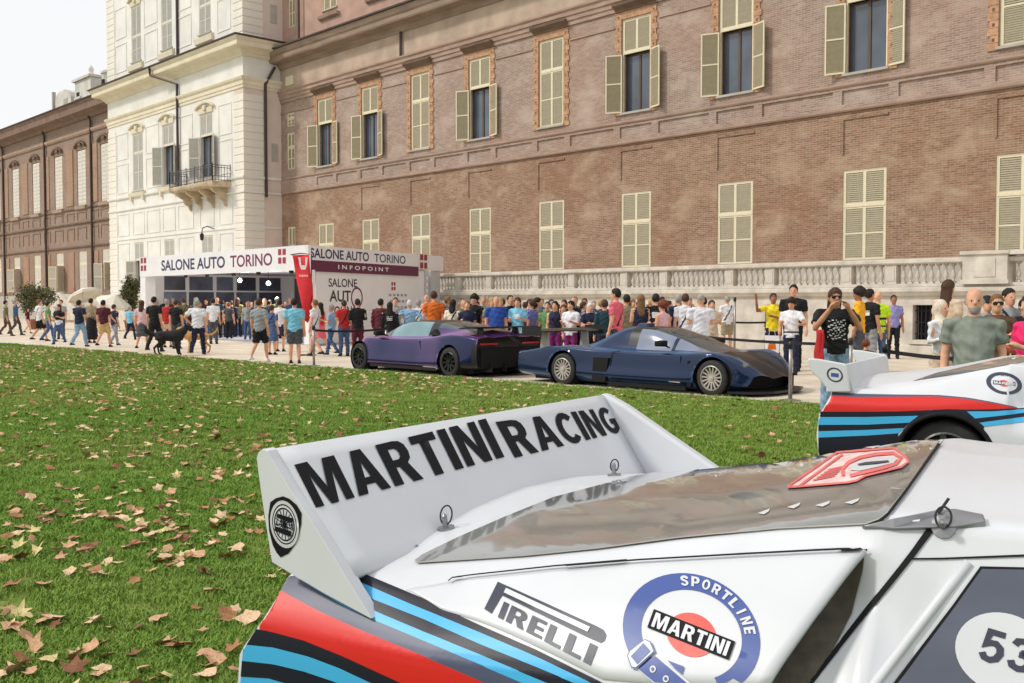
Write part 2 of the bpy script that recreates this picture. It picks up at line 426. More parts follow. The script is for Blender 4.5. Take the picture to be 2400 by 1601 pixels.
TX0, TX1, TY = -75.75, -55.57, 30.45
def tower():
    root = thing('stone_pavilion', 'white stuccoed corner pavilion with quoins, balcony and cream cornice', 'building')
    cols = [-70.65, -65.8, -60.35]
    W1 = 1.7
    H = []
    for x in cols:
        H += [(x - W1 / 2, x + W1 / 2, 9.5, 13.5), (x - .8, x + .8, 18.55, 22.4), (x - .75, x + .75, 2.8, 5.85)]
    b = MB(); holes_wall(b, TX0 + 1.3, TX1 - 1.1, 0, 30, TY, H, .4, 0, 1); b.build('wall', [STUCCO, DARK], root)
    b = MB(); b.box(TX0, TX0 + 1.3, TY + .0, FY + 2, 0, 30); b.build('wall', STUCCO, root)
    b = MB(); b.box(TX1 - 1.1, TX1, TY + .0, FY + 2, 0, 30); b.build('wall', STUCCO_SHADED, root)
    b = MB(); b.box(TX0 + 1.3, TX1 - 1.1, TY + .6, FY + 12, 0, 29.9); b.build('rear_block', STUCCO, root)
    # quoins, course by course
    def quoin(w, d):
        q = MB(); h = .455; c = .035
        q.rings([[(0, 0, .012), (w, 0, .012), (w, d, .012), (0, d, .012)], [(-c, -c, .012 + c), (w + c, -c, .012 + c), (w + c, d, .012 + c), (-c, d, .012 + c)],
                 [(-c, -c, h - .012 - c), (w + c, -c, h - .012 - c), (w + c, d, h - .012 - c), (-c, d, h - .012 - c)], [(0, 0, h - .012), (w, 0, h - .012), (w, d, h - .012), (0, d, h - .012)]])
        return q.mesh('quoin_block', M('quoin_stone', S(228, 222, 211), .85, var=.08, scale=1.2, spec=.2), fix=True)
    qa, qb = quoin(1.12, 1.32), quoin(1.3, .4)
    z = 0.0
    while z < 29.3:
        if not (14.1 < z < 17.0):
            link('quoin_block', qa, root, (TX1 - 1.12, TY, z)); link('quoin_block', qb, root, (TX0, TY, z))
        z += .455
    # entablature and cornice round front and side
    def band(prof, name, mat):
        o = MB(); pr = prof
        o.rings([[(TX0 - a, TY + .5, zz) for a, zz in pr], [(TX0 - a, TY - a, zz) for a, zz in pr], [(TX1 + a, TY - a, zz) for a, zz in pr], [(TX1 + a, FY - .03, zz) for a, zz in pr]])
        return o.build(name, mat, root)
    band([(.0, 14.45), (.06, 14.45), (.06, 14.62), (.11, 14.65), (.11, 14.85), (.2, 14.95), (.24, 15.05), (.24, 15.1), (0, 15.12)], 'architrave', STUCCO_C)
    band([(0, 15.1), (.03, 15.12), (.03, 16.3), (0, 16.32)], 'frieze', STUCCO)
    band([(0, 16.3), (.12, 16.3), (.18, 16.38), (.22, 16.46), (.3, 16.5), (.34, 16.58), (.4, 16.64), (.86, 16.72), (.88, 16.78), (.88, 16.98), (1.0, 17.1), (1.04, 17.2), (0, 17.3)], 'cornice', STUCCO_C)
    band([(0, 17.24), (1.1, 17.21), (1.12, 17.30), (0, 17.5)], 'cornice_roof', TILE)
    band([(0, 9.05), (.1, 9.05), (.14, 9.12), (.14, 9.2), (0, 9.22)], 'string_course', STUCCO)
    band([(0, 8.2), (.08, 8.2), (.1, 8.3), (0, 8.32)], 'string_course', STUCCO)
    band([(0, 6.1), (.05, 6.1), (.05, 6.2), (0, 6.22)], 'string_course', STUCCO)
    # wall panels between and beside the windows
    def frame(x0, x1, z0, z1, t=.07, p=.035):
        o = MB(); y = TY
        o.box(x0, x0 + t, y - p, y, z0, z1); o.box(x1 - t, x1, y - p, y, z0, z1); o.box(x0 + t, x1 - t, y - p, y, z0, z0 + t); o.box(x0 + t, x1 - t, y - p, y, z1 - t, z1)
        o.build('wall_panel', STUCCO, root)
    for z0, z1 in ((9.5, 11.6), (11.9, 13.8), (18.2, 20.2), (20.6, 22.8), (6.4, 8.0), (3.2, 5.9)):
        for a, c in ((-74.3, -72.3), (-69.3, -67.2), (-64.4, -62.2), (-58.7, -57.0)): frame(a, c, z0, z1)
    for a in cols: frame(a - .95, a + .95, 6.4, 8.0)
    for i, x in enumerate(cols):
        st = 'closed' if i == 0 else 'open'
        window(root, x, W1, 9.5, 13.5, 12.15, TY, st, (PALEWIN, PALEGREY), ang=(150, 158))
        window(root, x, 1.6, 18.55, 22.4, 20.3, TY, 'closed', (PALEWIN, PALEGREY))
        window(root, x, 1.5, 2.8, 5.85, 4.6, TY, 'open', (PALEWIN, PALEGREY), ang=(148, 150), sill=False)
        for z, k in ((13.55, 1.0), (22.45, .9)):           # scrolled pediments over the windows
            o = MB(); n = 14; y = TY
            o.extX([(y, z), (y - .06, z), (y - .1, z + .3), (y, z + .3)], x - .95 * k, x + .95 * k)
            pts = [(x - 1.2 * k + 2.4 * k * t / n, z + .3 + .34 * k * math.sin(math.pi * t / n) ** .7) for t in range(n + 1)]
            for t in range(n):
                (xa, za), (xb, zb) = pts[t], pts[t + 1]
                o.bar((xa, y - .11, za), (xb + .01, y - .11, zb), .22, .11)
            o.lathe([(.0, 0), (.16, .02), (.2, .1), (.12, .2), (0, .22)], (x, y - .22, z + .3), 10, axis='y')
            o.build('pediment', STUCCO_C, root)
        o = MB(); y = TY
        o.extX([(y, 9.05), (y - .18, 9.1), (y - .24, 9.35), (y, 9.42)], x - 1.25, x + 1.25)
        for s in (-1, 1): o.box(x + s * 1.0 - .1, x + s * 1.0 + .1, y - .18, y, 8.75, 9.1)
        o.build('window_apron', STUCCO_C, root)
        o = MB(); o.extX([(y, 17.9), (y - .15, 17.95), (y - .2, 18.3), (y, 18.4)], x - 1.15, x + 1.15); o.build('window_apron', STUCCO_C, root)
    # balcony
    bx0, bx1, by = -63.1, -57.2, TY - 1.2
    o = MB(); o.extX([(TY, 8.62), (by + .1, 8.62), (by - .02, 8.72), (by - .06, 8.86), (by - .06, 8.94), (TY, 8.94)], bx0, bx1)
    bal = o.build('balcony_slab', STAIN, root)
    for x in (-62.5, -61.1, -59.4, -57.8):
        o = MB(); pr = [(TY, 8.62), (by + .2, 8.62), (by + .2, 8.46), (by + .42, 8.3), (by + .66, 8.2), (by + .74, 7.95), (TY - .2, 7.8), (TY - .1, 7.55), (TY, 7.5)]
        o.extX(pr, x - .11, x + .11); o.build('bracket', STAIN, bal)
    o = MB()
    loop = [(bx0 + .06, TY), (bx0 + .06, by), (bx1 - .06, by), (bx1 - .06, TY)]
    for (xa, ya), (xb, yb) in zip(loop, loop[1:]):
        L_ = math.hypot(xb - xa, yb - ya); n = max(2, int(L_ / .19))
        for zz in (9.02, 9.25, 9.78, 9.92): o.bar((xa, ya, zz), (xb, yb, zz), .035, .035)
        for i in range(n + 1):
            t = i / n; x, y = xa + (xb - xa) * t, ya + (yb - ya) * t
            o.bar((x, y, 8.94), (x, y, 9.92), .018, .018)
            if i % 2 == 0: o.bar((x - .05, y, 9.3), (x + .05, y, 9.74), .014, .014)
        for i in range(0, n + 1, 6):
            t = i / n; x, y = xa + (xb - xa) * t, ya + (yb - ya) * t
            o.bar((x, y, 8.94), (x, y, 10.02), .05, .05)
    o.build('balcony_railing', RAILM, bal)
    # downpipes
    xp = -64.05
    o = MB(); o.tube([(-66.2, TY - 1.08, 17.25), (-66.2, TY - 1.0, 16.7), (xp, TY - .16, 15.9), (xp, TY - .16, 9.1)], .085); o.build('downpipe', PIPE, root)
    o = MB(); o.tube([(xp, TY - .1, 17.4), (xp, TY - .1, 30)], .085); o.build('downpipe', PIPE, root)
    xs = TX1 + .14; ys = 31.85
    o = MB(); o.tube([(xs + .1, ys + .6, 15.9), (xs, ys, 14.8), (xs, ys, 8.0)], .09); o.build('downpipe', PIPE, root)
    for z0 in (10.2, 18.6):
        o = MB(); o.box(TX1, TX1 + .03, 32.3, 32.75, z0, z0 + 1.1); o.build('side_window', STONE_D, root)
    # wrought-iron lamp arm on the ground floor
    o = MB(); px = -59.4
    o.tube([(px, TY, 6.2), (px, TY - .5, 6.35), (px, TY - .8, 6.2), (px, TY - .85, 5.9)], .03, 6)
    o.lathe([(.05, 0), (.14, -.08), (.11, -.4), (.04, -.46)], (px, TY - .85, 5.9), 8); o.build('wall_lamp', IRON, root)
    o = MB()
    o.box(TX0, TX1 - .0, TY - .12, TY - .001, 0, 2.2); o.box(TX1 + .001, TX1 + .12, TY - .12, FY, 0, 2.2); o.build('plinth', STONE, root)
tower()

def left_wing():
    root = thing('palace_wing', 'distant weathered brick wing with roof chimneys left of the white pavilion', 'building')
    X0, X1 = -150.0, TX0
    pxs = [36, 84, 137, 191, 247]
    xs = [onY(p, 420, FY)[0] for p in pxs]; sp = (xs[3] - xs[0]) / 3
    x = xs[0]
    while x - sp > X0 + 3: x -= sp; xs.insert(0, x)
    ztop = onY(137, 366, FY)[2]
    H = [(x - .95, x + .95, 9.85, ztop) for x in xs] + [(x - .9, x + .9, 2.6, 5.95) for x in xs]
    b = MB(); holes_wall(b, X0, X1, 0, 17.0, FY, H, .35, 0, 1); b.build('wall', [BR_FAR, DARK], root)
    for i, x in enumerate(xs):
        b = MB(); b.box(x - .9, x + .9, FY + .05, FY + .1, 9.85, ztop - .05); b.box(x - .06, x + .06, FY + .03, FY + .05, 9.85, ztop - .05)
        for z in (11.1, 12.4, 13.6):
            if z < ztop: b.box(x - .9, x + .9, FY + .035, FY + .05, z - .03, z + .03)
        win = b.build('window', PALEWIN, root)
        for s in (-1, 1):
            o = MB()
            for k in range(14):
                z = 9.95 + k * .32; o.poly([(x + s * .48 - .34, FY + .04, z), (x + s * .48 + .34, FY + .04, z), (x + s * .48 + .34, FY + .07, z + .3), (x + s * .48 - .34, FY + .07, z + .3)])
            o.build('shutter', PALEGREY, win)
        o = MB(); o.extX([(FY, 9.45), (FY - .2, 9.5), (FY - .22, 9.75), (FY, 9.8)], x - 1.15, x + 1.15); o.build('sill', MOULD, win)
        o = MB(); n = 10
        for t in range(n):
            a, c = math.pi * t / n, math.pi * (t + 1) / n
            o.bar((x - 1.15 * math.cos(a), FY - .12, ztop + .15 + .5 * math.sin(a)), (x - 1.15 * math.cos(c), FY - .12, ztop + .15 + .5 * math.sin(c)), .24, .16)
        o.box(x - .3, x + .3, FY - .2, FY, ztop + .3, ztop + .75); o.build('hood', MOULD_D, win)
        # ground-floor window, some leaves folded open
        g = MB(); g.box(x - .9, x - .82, FY + .05, FY + .1, 2.6, 5.95); g.box(x + .82, x + .9, FY + .05, FY + .1, 2.6, 5.95); g.box(x - .82, x + .82, FY + .05, FY + .1, 4.8, 4.9); g.box(x - .82, x + .82, FY + .05, FY + .1, 5.87, 5.95)
        gw = g.build('window', CREAM, root)
        q = MB(); q.box(x - .82, x + .82, FY + .15, FY + .16, 2.6, 4.8); q.build('pane', GLASS, gw)
        lm = leaf_mesh(.82, 2.2, 2, [CREAM, PALEWIN]); tm = leaf_mesh(.82, .96, 1, [CREAM, PALEWIN])
        for s in (0, 1): link('shutter', tm, gw, (x - .82 + s * .82, FY + .05, 4.9))
        if i % 2 == 0:
            for s in (0, 1): link('shutter', lm, gw, (x - .82 + s * .82, FY + .05, 2.6))
        else:
            link('shutter', lm, gw, (x - .84, FY - .02, 2.6), (0, 0, -R(150))); link('shutter', lm, gw, (x + .84, FY - .02, 2.6), (0, 0, -math.pi + R(120)))
        # orange panels between bays
        q = MB(); q.box(x + sp / 2 - .75, x + sp / 2 + .75, FY - .07, FY, 9.9, ztop + .2); q.build('pilaster', BR_FAR2, root)
        q = MB(); q.box(x + sp / 2 - .7, x + sp / 2 + .7, FY - .06, FY, 2.4, 5.9); q.build('pilaster', BR_FAR2, root)
        for a, c in ((x - 1.0, x + 1.0), (x + sp / 2 - .8, x + sp / 2 + .8)):
            for z0, z1 in ((6.9, 8.0), (8.6, 9.3)):
                q = MB(); q.box(a, a + .08, FY - .06, FY, z0, z1); q.box(c - .08, c, FY - .06, FY, z0, z1); q.box(a + .08, c - .08, FY - .06, FY, z1 - .08, z1); q.build('wall_panel', BR_FAR, root)
    for z, d in ((6.25, .12), (8.25, .14), (9.5, .1)):
        b = MB(); b.extX([(FY, z), (FY - d, z + .02), (FY - d, z + .14), (FY, z + .16)], X0, X1); b.build('string_course', MOULD_D, root)
    b = MB(); b.extX([(FY, 15.7), (FY - .1, 15.7), (FY - .2, 15.85), (FY - .2, 16.0), (FY, 16.02)], X0, X1); b.build('architrave', MOULD, root)
    b = MB(); b.extX([(FY, 16.9), (FY - .2, 16.9), (FY - .4, 17.1), (FY - 1.0, 17.3), (FY - 1.05, 17.75), (FY - 1.2, 17.95), (FY - 1.2, 18.05), (FY, 18.1)], X0, X1 - .0); b.build('cornice', M('far_cornice', S(128, 104, 90), .9, var=.2, scale=1.5), root)
    b = MB(); b.extX([(FY + 12, 18.0), (FY - 1.3, 18.03), (FY - 1.3, 18.12), (FY + 6, 20.6), (FY + 12, 18.2)], X0, X1); b.build('roof', TILE, root)
    for p in (11, 109, 218):
        x = onY(p, 420, FY)[0]; b = MB(); b.tube([(x, FY - .3, 17.0), (x, FY - .16, 16.6), (x, FY - .16, 1.0)], .1); b.build('downpipe', PIPE, root)
    # pale chimneys and dormers on the roof
    ST = M('chimney_render', S(206, 202, 194), .85, var=.18, scale=1.2, spec=.2)
    def P(px, py, Y): p = onY(px, py, Y); return p[0], p[2]
    Y = FY + 2.5
    x0, z0 = P(128, 262, Y); x1, z1 = P(166, 203, Y)
    o = MB(); n = 12; w = x1 - x0; zz = z1 - .9
    o.rings([[(x0 + w * k / n, yy, (zz + .9 * math.sqrt(max(0, 1 - (2 * k / n - 1) ** 2)))) for k in range(n + 1)] + [(x1, yy, 18.0), (x0, yy, 18.0)] for yy in (Y, Y + 2)])
    d = o.build('dormer', ST, root)
    o = MB(); o.box(x0 - .12, x0 + .12, Y - .2, Y + .1, 18, z1 + .1); o.box(x0 + w * .55, x0 + w * .8, Y - .03, Y + .01, 18.4, z1 - .9); o.build('dormer_trim', STONE_D, d)
    x0, z0 = P(176, 230, Y); x1, z1 = P(212, 176, Y)
    o = MB(); o.box(x0, x1, Y, Y + 1.5, 18, z1 - .1); o.extX([(Y - .2, z1 - .1), (Y + 1.7, z1 - .1), (Y + 1.7, z1 + .12), (Y - .2, z1 + .12)], x0 - .3, x1 + .1)
    xm = (x0 + x1) / 2; o.lathe([(.3, 0), (.34, .3), (.2, .45), (.26, .8), (.06, 1.1)], (xm + .2, Y + .7, z1 + .12), 8)
    for k in range(3): o.box(x0 - .06, x0 + (x1 - x0) * .4, Y - .1, Y + .2, 18.3 + k * .9, 18.5 + k * .9)
    c = o.build('chimney', ST, root)
    o = MB(); o.box(x0 + w * .1, x0 + w * .25, Y - .04, Y + .01, z1 - 1.6, z1 - 1.1); o.box(x0 + w * .15, x0 + w * .3, Y - .04, Y + .01, z1 - 2.6, z1 - 2.1); o.build('flue_opening', DARK, c)
    x0, z0 = P(236, 215, Y); x1, z1 = P(251, 170, Y)
    o = MB(); xm = (x0 + x1) / 2; r = (x1 - x0) / 2
    o.lathe([(r, 18 - z1), (r, 0), (r * 1.15, .05), (r * 1.15, .25), (r * .3, .6), (.1, .9), (.1, 1.6), (.22, 1.7), (.22, 1.9), (.02, 2.1)], (xm, Y + .6, z1), 10)
    o.box(x1, xm + 6, Y + .5, Y + 1.4, 18, z1 - .4); c = o.build('chimney', ST, root)
    o = MB(); o.box(xm - .15, xm + .3, Y + .6 - r - .03, Y + .6 - r + .1, z1 - 1.1, z1 - .5); o.build('flue_opening', DARK, c)
    b = MB(); b.box(X0, X1, FY - .15, FY - .001, 0, 2.2); b.build('plinth', STONE_D, root)
    b = MB(); b.box(X0, X1, FY + .6, FY + 12, 0, 18); b.build('rear_block', BR_FAR, root)
left_wing()

# ================================================================== balustrade terrace in front of the right wing
def balustrade():
    BY = 29.7
    root = thing('balustrade', 'pale stone balustrade on a low terrace wall below the brick wing', 'balustrade')
    XL, XR = -39.5, 6.0
    piers_px = [1072, 1145, 1255, 1339, 1462, 1555, 1709, 1804, 1984, 2088]
    px = [onY(p, 640, BY)[0] for p in piers_px]
    long_, short = px[8] - px[7], px[9] - px[8]
    big = onY(2314, 630, BY)[0]
    hole = [(onY(2141, 745, BY)[0], onY(2192, 745, BY)[0], .48, 1.52)]
    w = hole[0][1] - hole[0][0]
    for k in (1, 2): hole.append((hole[0][0] + 5.2 * k, hole[0][1] + 5.2 * k, .48, 1.52))
    for k in range(1, 5): hole.append((hole[0][0] - 5.1 * k, hole[0][1] - 5.1 * k, .48, 1.52))
    b = MB(); holes_wall(b, XL, XR, 0, 2.0, BY, hole, .35, 0, 1); b.box(XL, XR, BY + .36, FY - .13, 0, 2.0)
    b.box(XL, XL + .02, BY, BY + .4, 0, 2.0)
    b.build('terrace_wall', [STONE, DARK], root)
    for a, c, d, e in hole:
        o = MB(); t = .13
        o.box(a - t, a, BY - .06, BY, d - t, e + t); o.box(c, c + t, BY - .06, BY, d - t, e + t); o.box(a, c, BY - .06, BY, e, e + t); o.box(a, c, BY - .08, BY, d - t, d)
        f = o.build('basement_window', STONE, root)
        o = MB()
        for k in range(5): x = a + (c - a) * (k + .5) / 5; o.bar((x, BY + .12, d), (x, BY + .12, e), .025, .025)
        for k in range(3): z = d + (e - d) * (k + .5) / 3; o.bar((a, BY + .12, z), (c, BY + .12, z), .025, .025)
        o.build('grille', IRON, f)
    for z0, prof in ((1.78, [(0, 0), (.1, .02), (.16, .1), (.2, .14), (.2, .24), (.12, .27), (0, .27)]), (2.06, [(-.3, 0), (.06, 0), (.06, .1), (-.3, .1)]), (.0, [(0, 0), (.1, 0), (.1, .28), (0, .32)])):
        o = MB(); o.extX([(BY - a, z0 + h) for a, h in prof], XL, XR); o.build('moulding', STONE, root)
    o = MB(); o.extX([(BY - .05, 2.74), (BY - .1, 2.78), (BY - .1, 2.87), (BY - .02, 2.9), (BY + .3, 2.9), (BY + .36, 2.85), (BY + .36, 2.78), (BY + .3, 2.74)], XL, XR); o.build('rail', STONE, root)
    X = list(px); x = px[9]
    o = MB(); o.box(big - .62, big + .62, BY - .2, BY + .45, 2.17, 2.96); o.box(big - .68, big + .68, BY - .26, BY + .5, 2.96, 3.06); o.box(big - .66, big + .66, BY - .24, BY + .45, 2.12, 2.24)
    o.box(big - .3, big + .3, BY - .22, BY - .19, 2.32, 2.86)
    o.build('pier', STONE, root)
    o = MB(); o.box(big + .68, XR, BY - .24, BY + .4, 2.93, 3.06); o.build('rail', STONE, root)
    edges = [XL] + X + [big] ; k = big
    nxt = big
    for s in (long_, short, long_, short, long_): nxt += s; edges.append(nxt); X.append(nxt)
    pm = MB(); pw = .17
    pm.box(-pw, pw, -.02, .3, 0, .575); pm.box(-pw + .05, pw - .05, -.035, -.015, .08, .5); pm.box(-pw - .02, pw + .02, -.04, .32, 0, .06)
    pm = pm.mesh('pier', STONE)
    for x in X: link('pier', pm, root, (x, BY, 2.16))
    bm = MB()
    bm.box(-.06, .06, -.06, .06, 0, .05)
    bm.lathe([(.045, .05), (.05, .08), (.034, .1), (.06, .15), (.074, .21), (.066, .27), (.036, .36), (.03, .42), (.044, .46), (.03, .48), (.05, .52)], (0, 0, 0), 8)
    bm.box(-.06, .06, -.06, .06, .52, .575)
    bm = bm.mesh('baluster', STONE)
    bm.polygons.foreach_set('use_smooth', [len(p.vertices) == 4 and p.area < .004 for p in bm.polygons])
    for i in range(len(edges) - 1):
        a, c = edges[i] + .24, edges[i + 1] - .24
        if abs(edges[i] - big) < .01: a += .45
        if abs(edges[i + 1] - big) < .01: c -= .45
        n = max(1, int(round((c - a) / .225)))
        for j in range(n): link('baluster', bm, root, (a + (c - a) * (j + .5) / n, BY + .13, 2.165))
balustrade()
# ================================================================== lettering
def text_flat(body, bold=0.0, spacing=1.0):            # -> (n,2) points in 0..1 box, faces, aspect
    cu = bpy.data.curves.new('lettering', 'FONT')
    cu.body = body; cu.size = 1.0; cu.offset = bold; cu.space_character = spacing; cu.resolution_u = 5
    o = bpy.data.objects.new('lettering', cu)
    me = bpy.data.meshes.new_from_object(o)
    v = np.array([p.co[:2] for p in me.vertices]); f = [list(p.vertices) for p in me.polygons]
    bpy.data.objects.remove(o); bpy.data.meshes.remove(me); bpy.data.curves.remove(cu)
    lo, hi = v.min(0), v.max(0)
    return (v - lo) / (hi - lo), f, (hi[0] - lo[0]) / (hi[1] - lo[1])
def text_quad(name, body, corners, mat, parent, bold=.02, spacing=1.0, lift=.004):   # corners TL, TR, BR, BL in 3-D
    uv, f, _ = text_flat(body, bold, spacing)
    TL, TR, BR, BL = [np.array(c, float) for c in corners]
    n = np.cross(TR - BL, TL - BR); n /= np.linalg.norm(n)
    m = MB()
    for u, v in uv:
        p = (BL * (1 - u) + BR * u) * (1 - v) + (TL * (1 - u) + TR * u) * v
        m.vert(p + n * lift)
    m.f = f; m.m = [0] * len(f)
    return m.build(name, mat, parent)

# heavy block capitals, drawn glyph by glyph
def _strip(c, t):
    c = [np.array(q, float) for q in c]; L_, R_ = [], []
    for i, q in enumerate(c):
        a, b = c[max(0, i - 1)], c[min(len(c) - 1, i + 1)]; d1 = q - a; d2 = b - q
        d1 = d1 / (np.linalg.norm(d1) or 1); d2 = d2 / (np.linalg.norm(d2) or 1); d = d1 + d2; d /= np.linalg.norm(d); n = np.array((-d[1], d[0]))
        k = t / 2 / max(.55, abs(n @ np.array((-d2[1], d2[0]))) if i < len(c) - 1 and i > 0 else 1)
        L_.append(q + n * k); R_.append(q - n * k)
    return [[L_[i], L_[i + 1], R_[i + 1], R_[i]] for i in range(len(c) - 1)]
def _arc(cx, cy, rx, ry, a0, a1, n=14): return [(cx + rx * math.cos(R(a0 + (a1 - a0) * i / n)), cy + ry * math.sin(R(a0 + (a1 - a0) * i / n))) for i in range(n + 1)]
GLY = {
 'I': (.22, [[[(0, 0), (.22, 0), (.22, 1), (0, 1)]]], []),
 'T': (.62, [[[(.2, 0), (.42, 0), (.42, .81), (.62, .81), (.62, 1), (0, 1), (0, .81), (.2, .81)]]], []),
 'L': (.52, [[[(0, 0), (.52, 0), (.52, .19), (.22, .19), (.22, 1), (0, 1)]]], []),
 'E': (.54, [[[(0, 0), (.54, 0), (.54, .18), (.22, .18), (.22, .41), (.5, .41), (.5, .59), (.22, .59), (.22, .82), (.53, .82), (.53, 1), (0, 1)]]], []),
 'N': (.68, [[[(0, 0), (.2, 0), (.2, .64), (.46, 0), (.68, 0), (.68, 1), (.48, 1), (.48, .38), (.23, 1), (0, 1)]]], []),
 'M': (.88, [[[(0, 0), (.19, 0), (.19, .72), (.36, 0), (.52, 0), (.69, .72), (.69, 0), (.88, 0), (.88, 1), (.6, 1), (.44, .38), (.28, 1), (0, 1)]]], []),
 'A': (.76, [[[(0, 0), (.22, 0), (.27, .2), (.49, .2), (.54, 0), (.76, 0), (.5, 1), (.26, 1)], [(.31, .36), (.45, .36), (.38, .74)]]], []),
 'R': (.7, [[[(0, 0), (.22, 0), (.22, .4), (.31, .4), (.46, 0), (.7, 0), (.53, .45), (.63, .55), (.66, .7), (.63, .87), (.54, .97), (.4, 1), (0, 1)], [(.22, .57), (.37, .57), (.43, .63), (.44, .71), (.42, .79), (.36, .83), (.22, .83)]]], []),
 'P': (.64, [[[(0, 0), (.22, 0), (.22, .37), (.4, .37), (.55, .42), (.63, .53), (.65, .69), (.62, .86), (.53, .97), (.4, 1), (0, 1)], [(.22, .54), (.36, .54), (.42, .6), (.43, .69), (.41, .78), (.35, .83), (.22, .83)]]], []),
 'O': (.76, [[_arc(.38, .5, .38, .52, 0, 345, 23), _arc(.38, .5, .17, .34, 0, 345, 23)]], []),
 'C': (.68, [], [(_arc(.38, .5, .275, .42, 42, 318), .2)]),
 'G': (.72, [], [(_arc(.38, .5, .275, .42, 48, 300) + [(.6, .2), (.61, .45), (.4, .45)], .2)]),
 'S': (.62, [], [([(.52, .72), (.48, .84), (.36, .91), (.22, .89), (.12, .8), (.13, .67), (.24, .58), (.4, .5), (.5, .4), (.51, .24), (.42, .12), (.28, .08), (.14, .14), (.08, .28)], .19)]),
 '3': (.6, [], [([(.1, .74), (.16, .87), (.3, .91), (.44, .86), (.48, .74), (.44, .61), (.3, .55)], .18), ([(.24, .5), (.4, .5), (.5, .38), (.5, .24), (.42, .12), (.28, .08), (.14, .13), (.08, .27)], .18)]),
 '5': (.6, [], [([(.54, .91), (.17, .91), (.12, .5), (.22, .58), (.36, .6), (.48, .5), (.51, .34), (.44, .16), (.3, .08), (.16, .11), (.08, .24)], .18)])}
def text_block(body, spacing=.1):
    V, FC, x = [], [], 0.0
    for ch in body:
        w, outl, st = GLY[ch]
        for loops in outl:
            vv = [Vector((p[0], p[1], 0)) for l in loops for p in l]
            for t in tessellate_polygon([[Vector((p[0], p[1], 0)) for p in l] for l in loops]):
                b = len(V); V += [(x + vv[i].x, vv[i].y) for i in t]; FC.append([b, b + 1, b + 2])
        for c, t in st:
            for q in _strip(c, t):
                b = len(V); V += [(x + p[0], p[1]) for p in q]; FC.append([b, b + 1, b + 2, b + 3])
        x += w + spacing
    v = np.array(V); lo, hi = v.min(0), v.max(0); lo[1], hi[1] = 0, 1
    return (v - lo) / (hi - lo), FC, 1
NAVY = M('navy_vinyl', S(42, 44, 84), .5, var=.05)
MAROON = M('maroon_vinyl', S(112, 36, 78), .5, var=.06)
PURPLE = M('purple_fascia', S(92, 22, 62), .45, var=.08)
PANEL = M('white_panel', S(226, 224, 226), .4, var=.04, scale=1.0)
PANELG = M('grey_panel', S(196, 194, 198), .5, var=.05)
EMBLEM = M('emblem_red', S(150, 40, 62), .5, var=.05)
BLACKV = M('black_vinyl', S(28, 28, 34), .45, var=.08)
FLOORG = M('booth_floor', S(150, 152, 160), .7, var=.1)
REDFLAG = M('red_flag_cloth', S(214, 38, 44), .7, var=.08, scale=5)

def emblem(parent, o, xd, size, lift=.006):            # red square quartered by a white cross
    o = np.array(o, float); xd = np.array(xd, float); n = np.cross(xd, (0, 0, 1))
    b = MB(); s = size
    for a in (0, 1):
        for c in (0, 1):
            q = [o + xd * s * u + np.array((0, 0, s * v)) + n * lift for u, v in ((a * .58, c * .58), (a * .58 + .42, c * .58), (a * .58 + .42, c * .58 + .42), (a * .58, c * .58 + .42))]
            b.poly(q)
    return b.build('emblem', EMBLEM, parent)

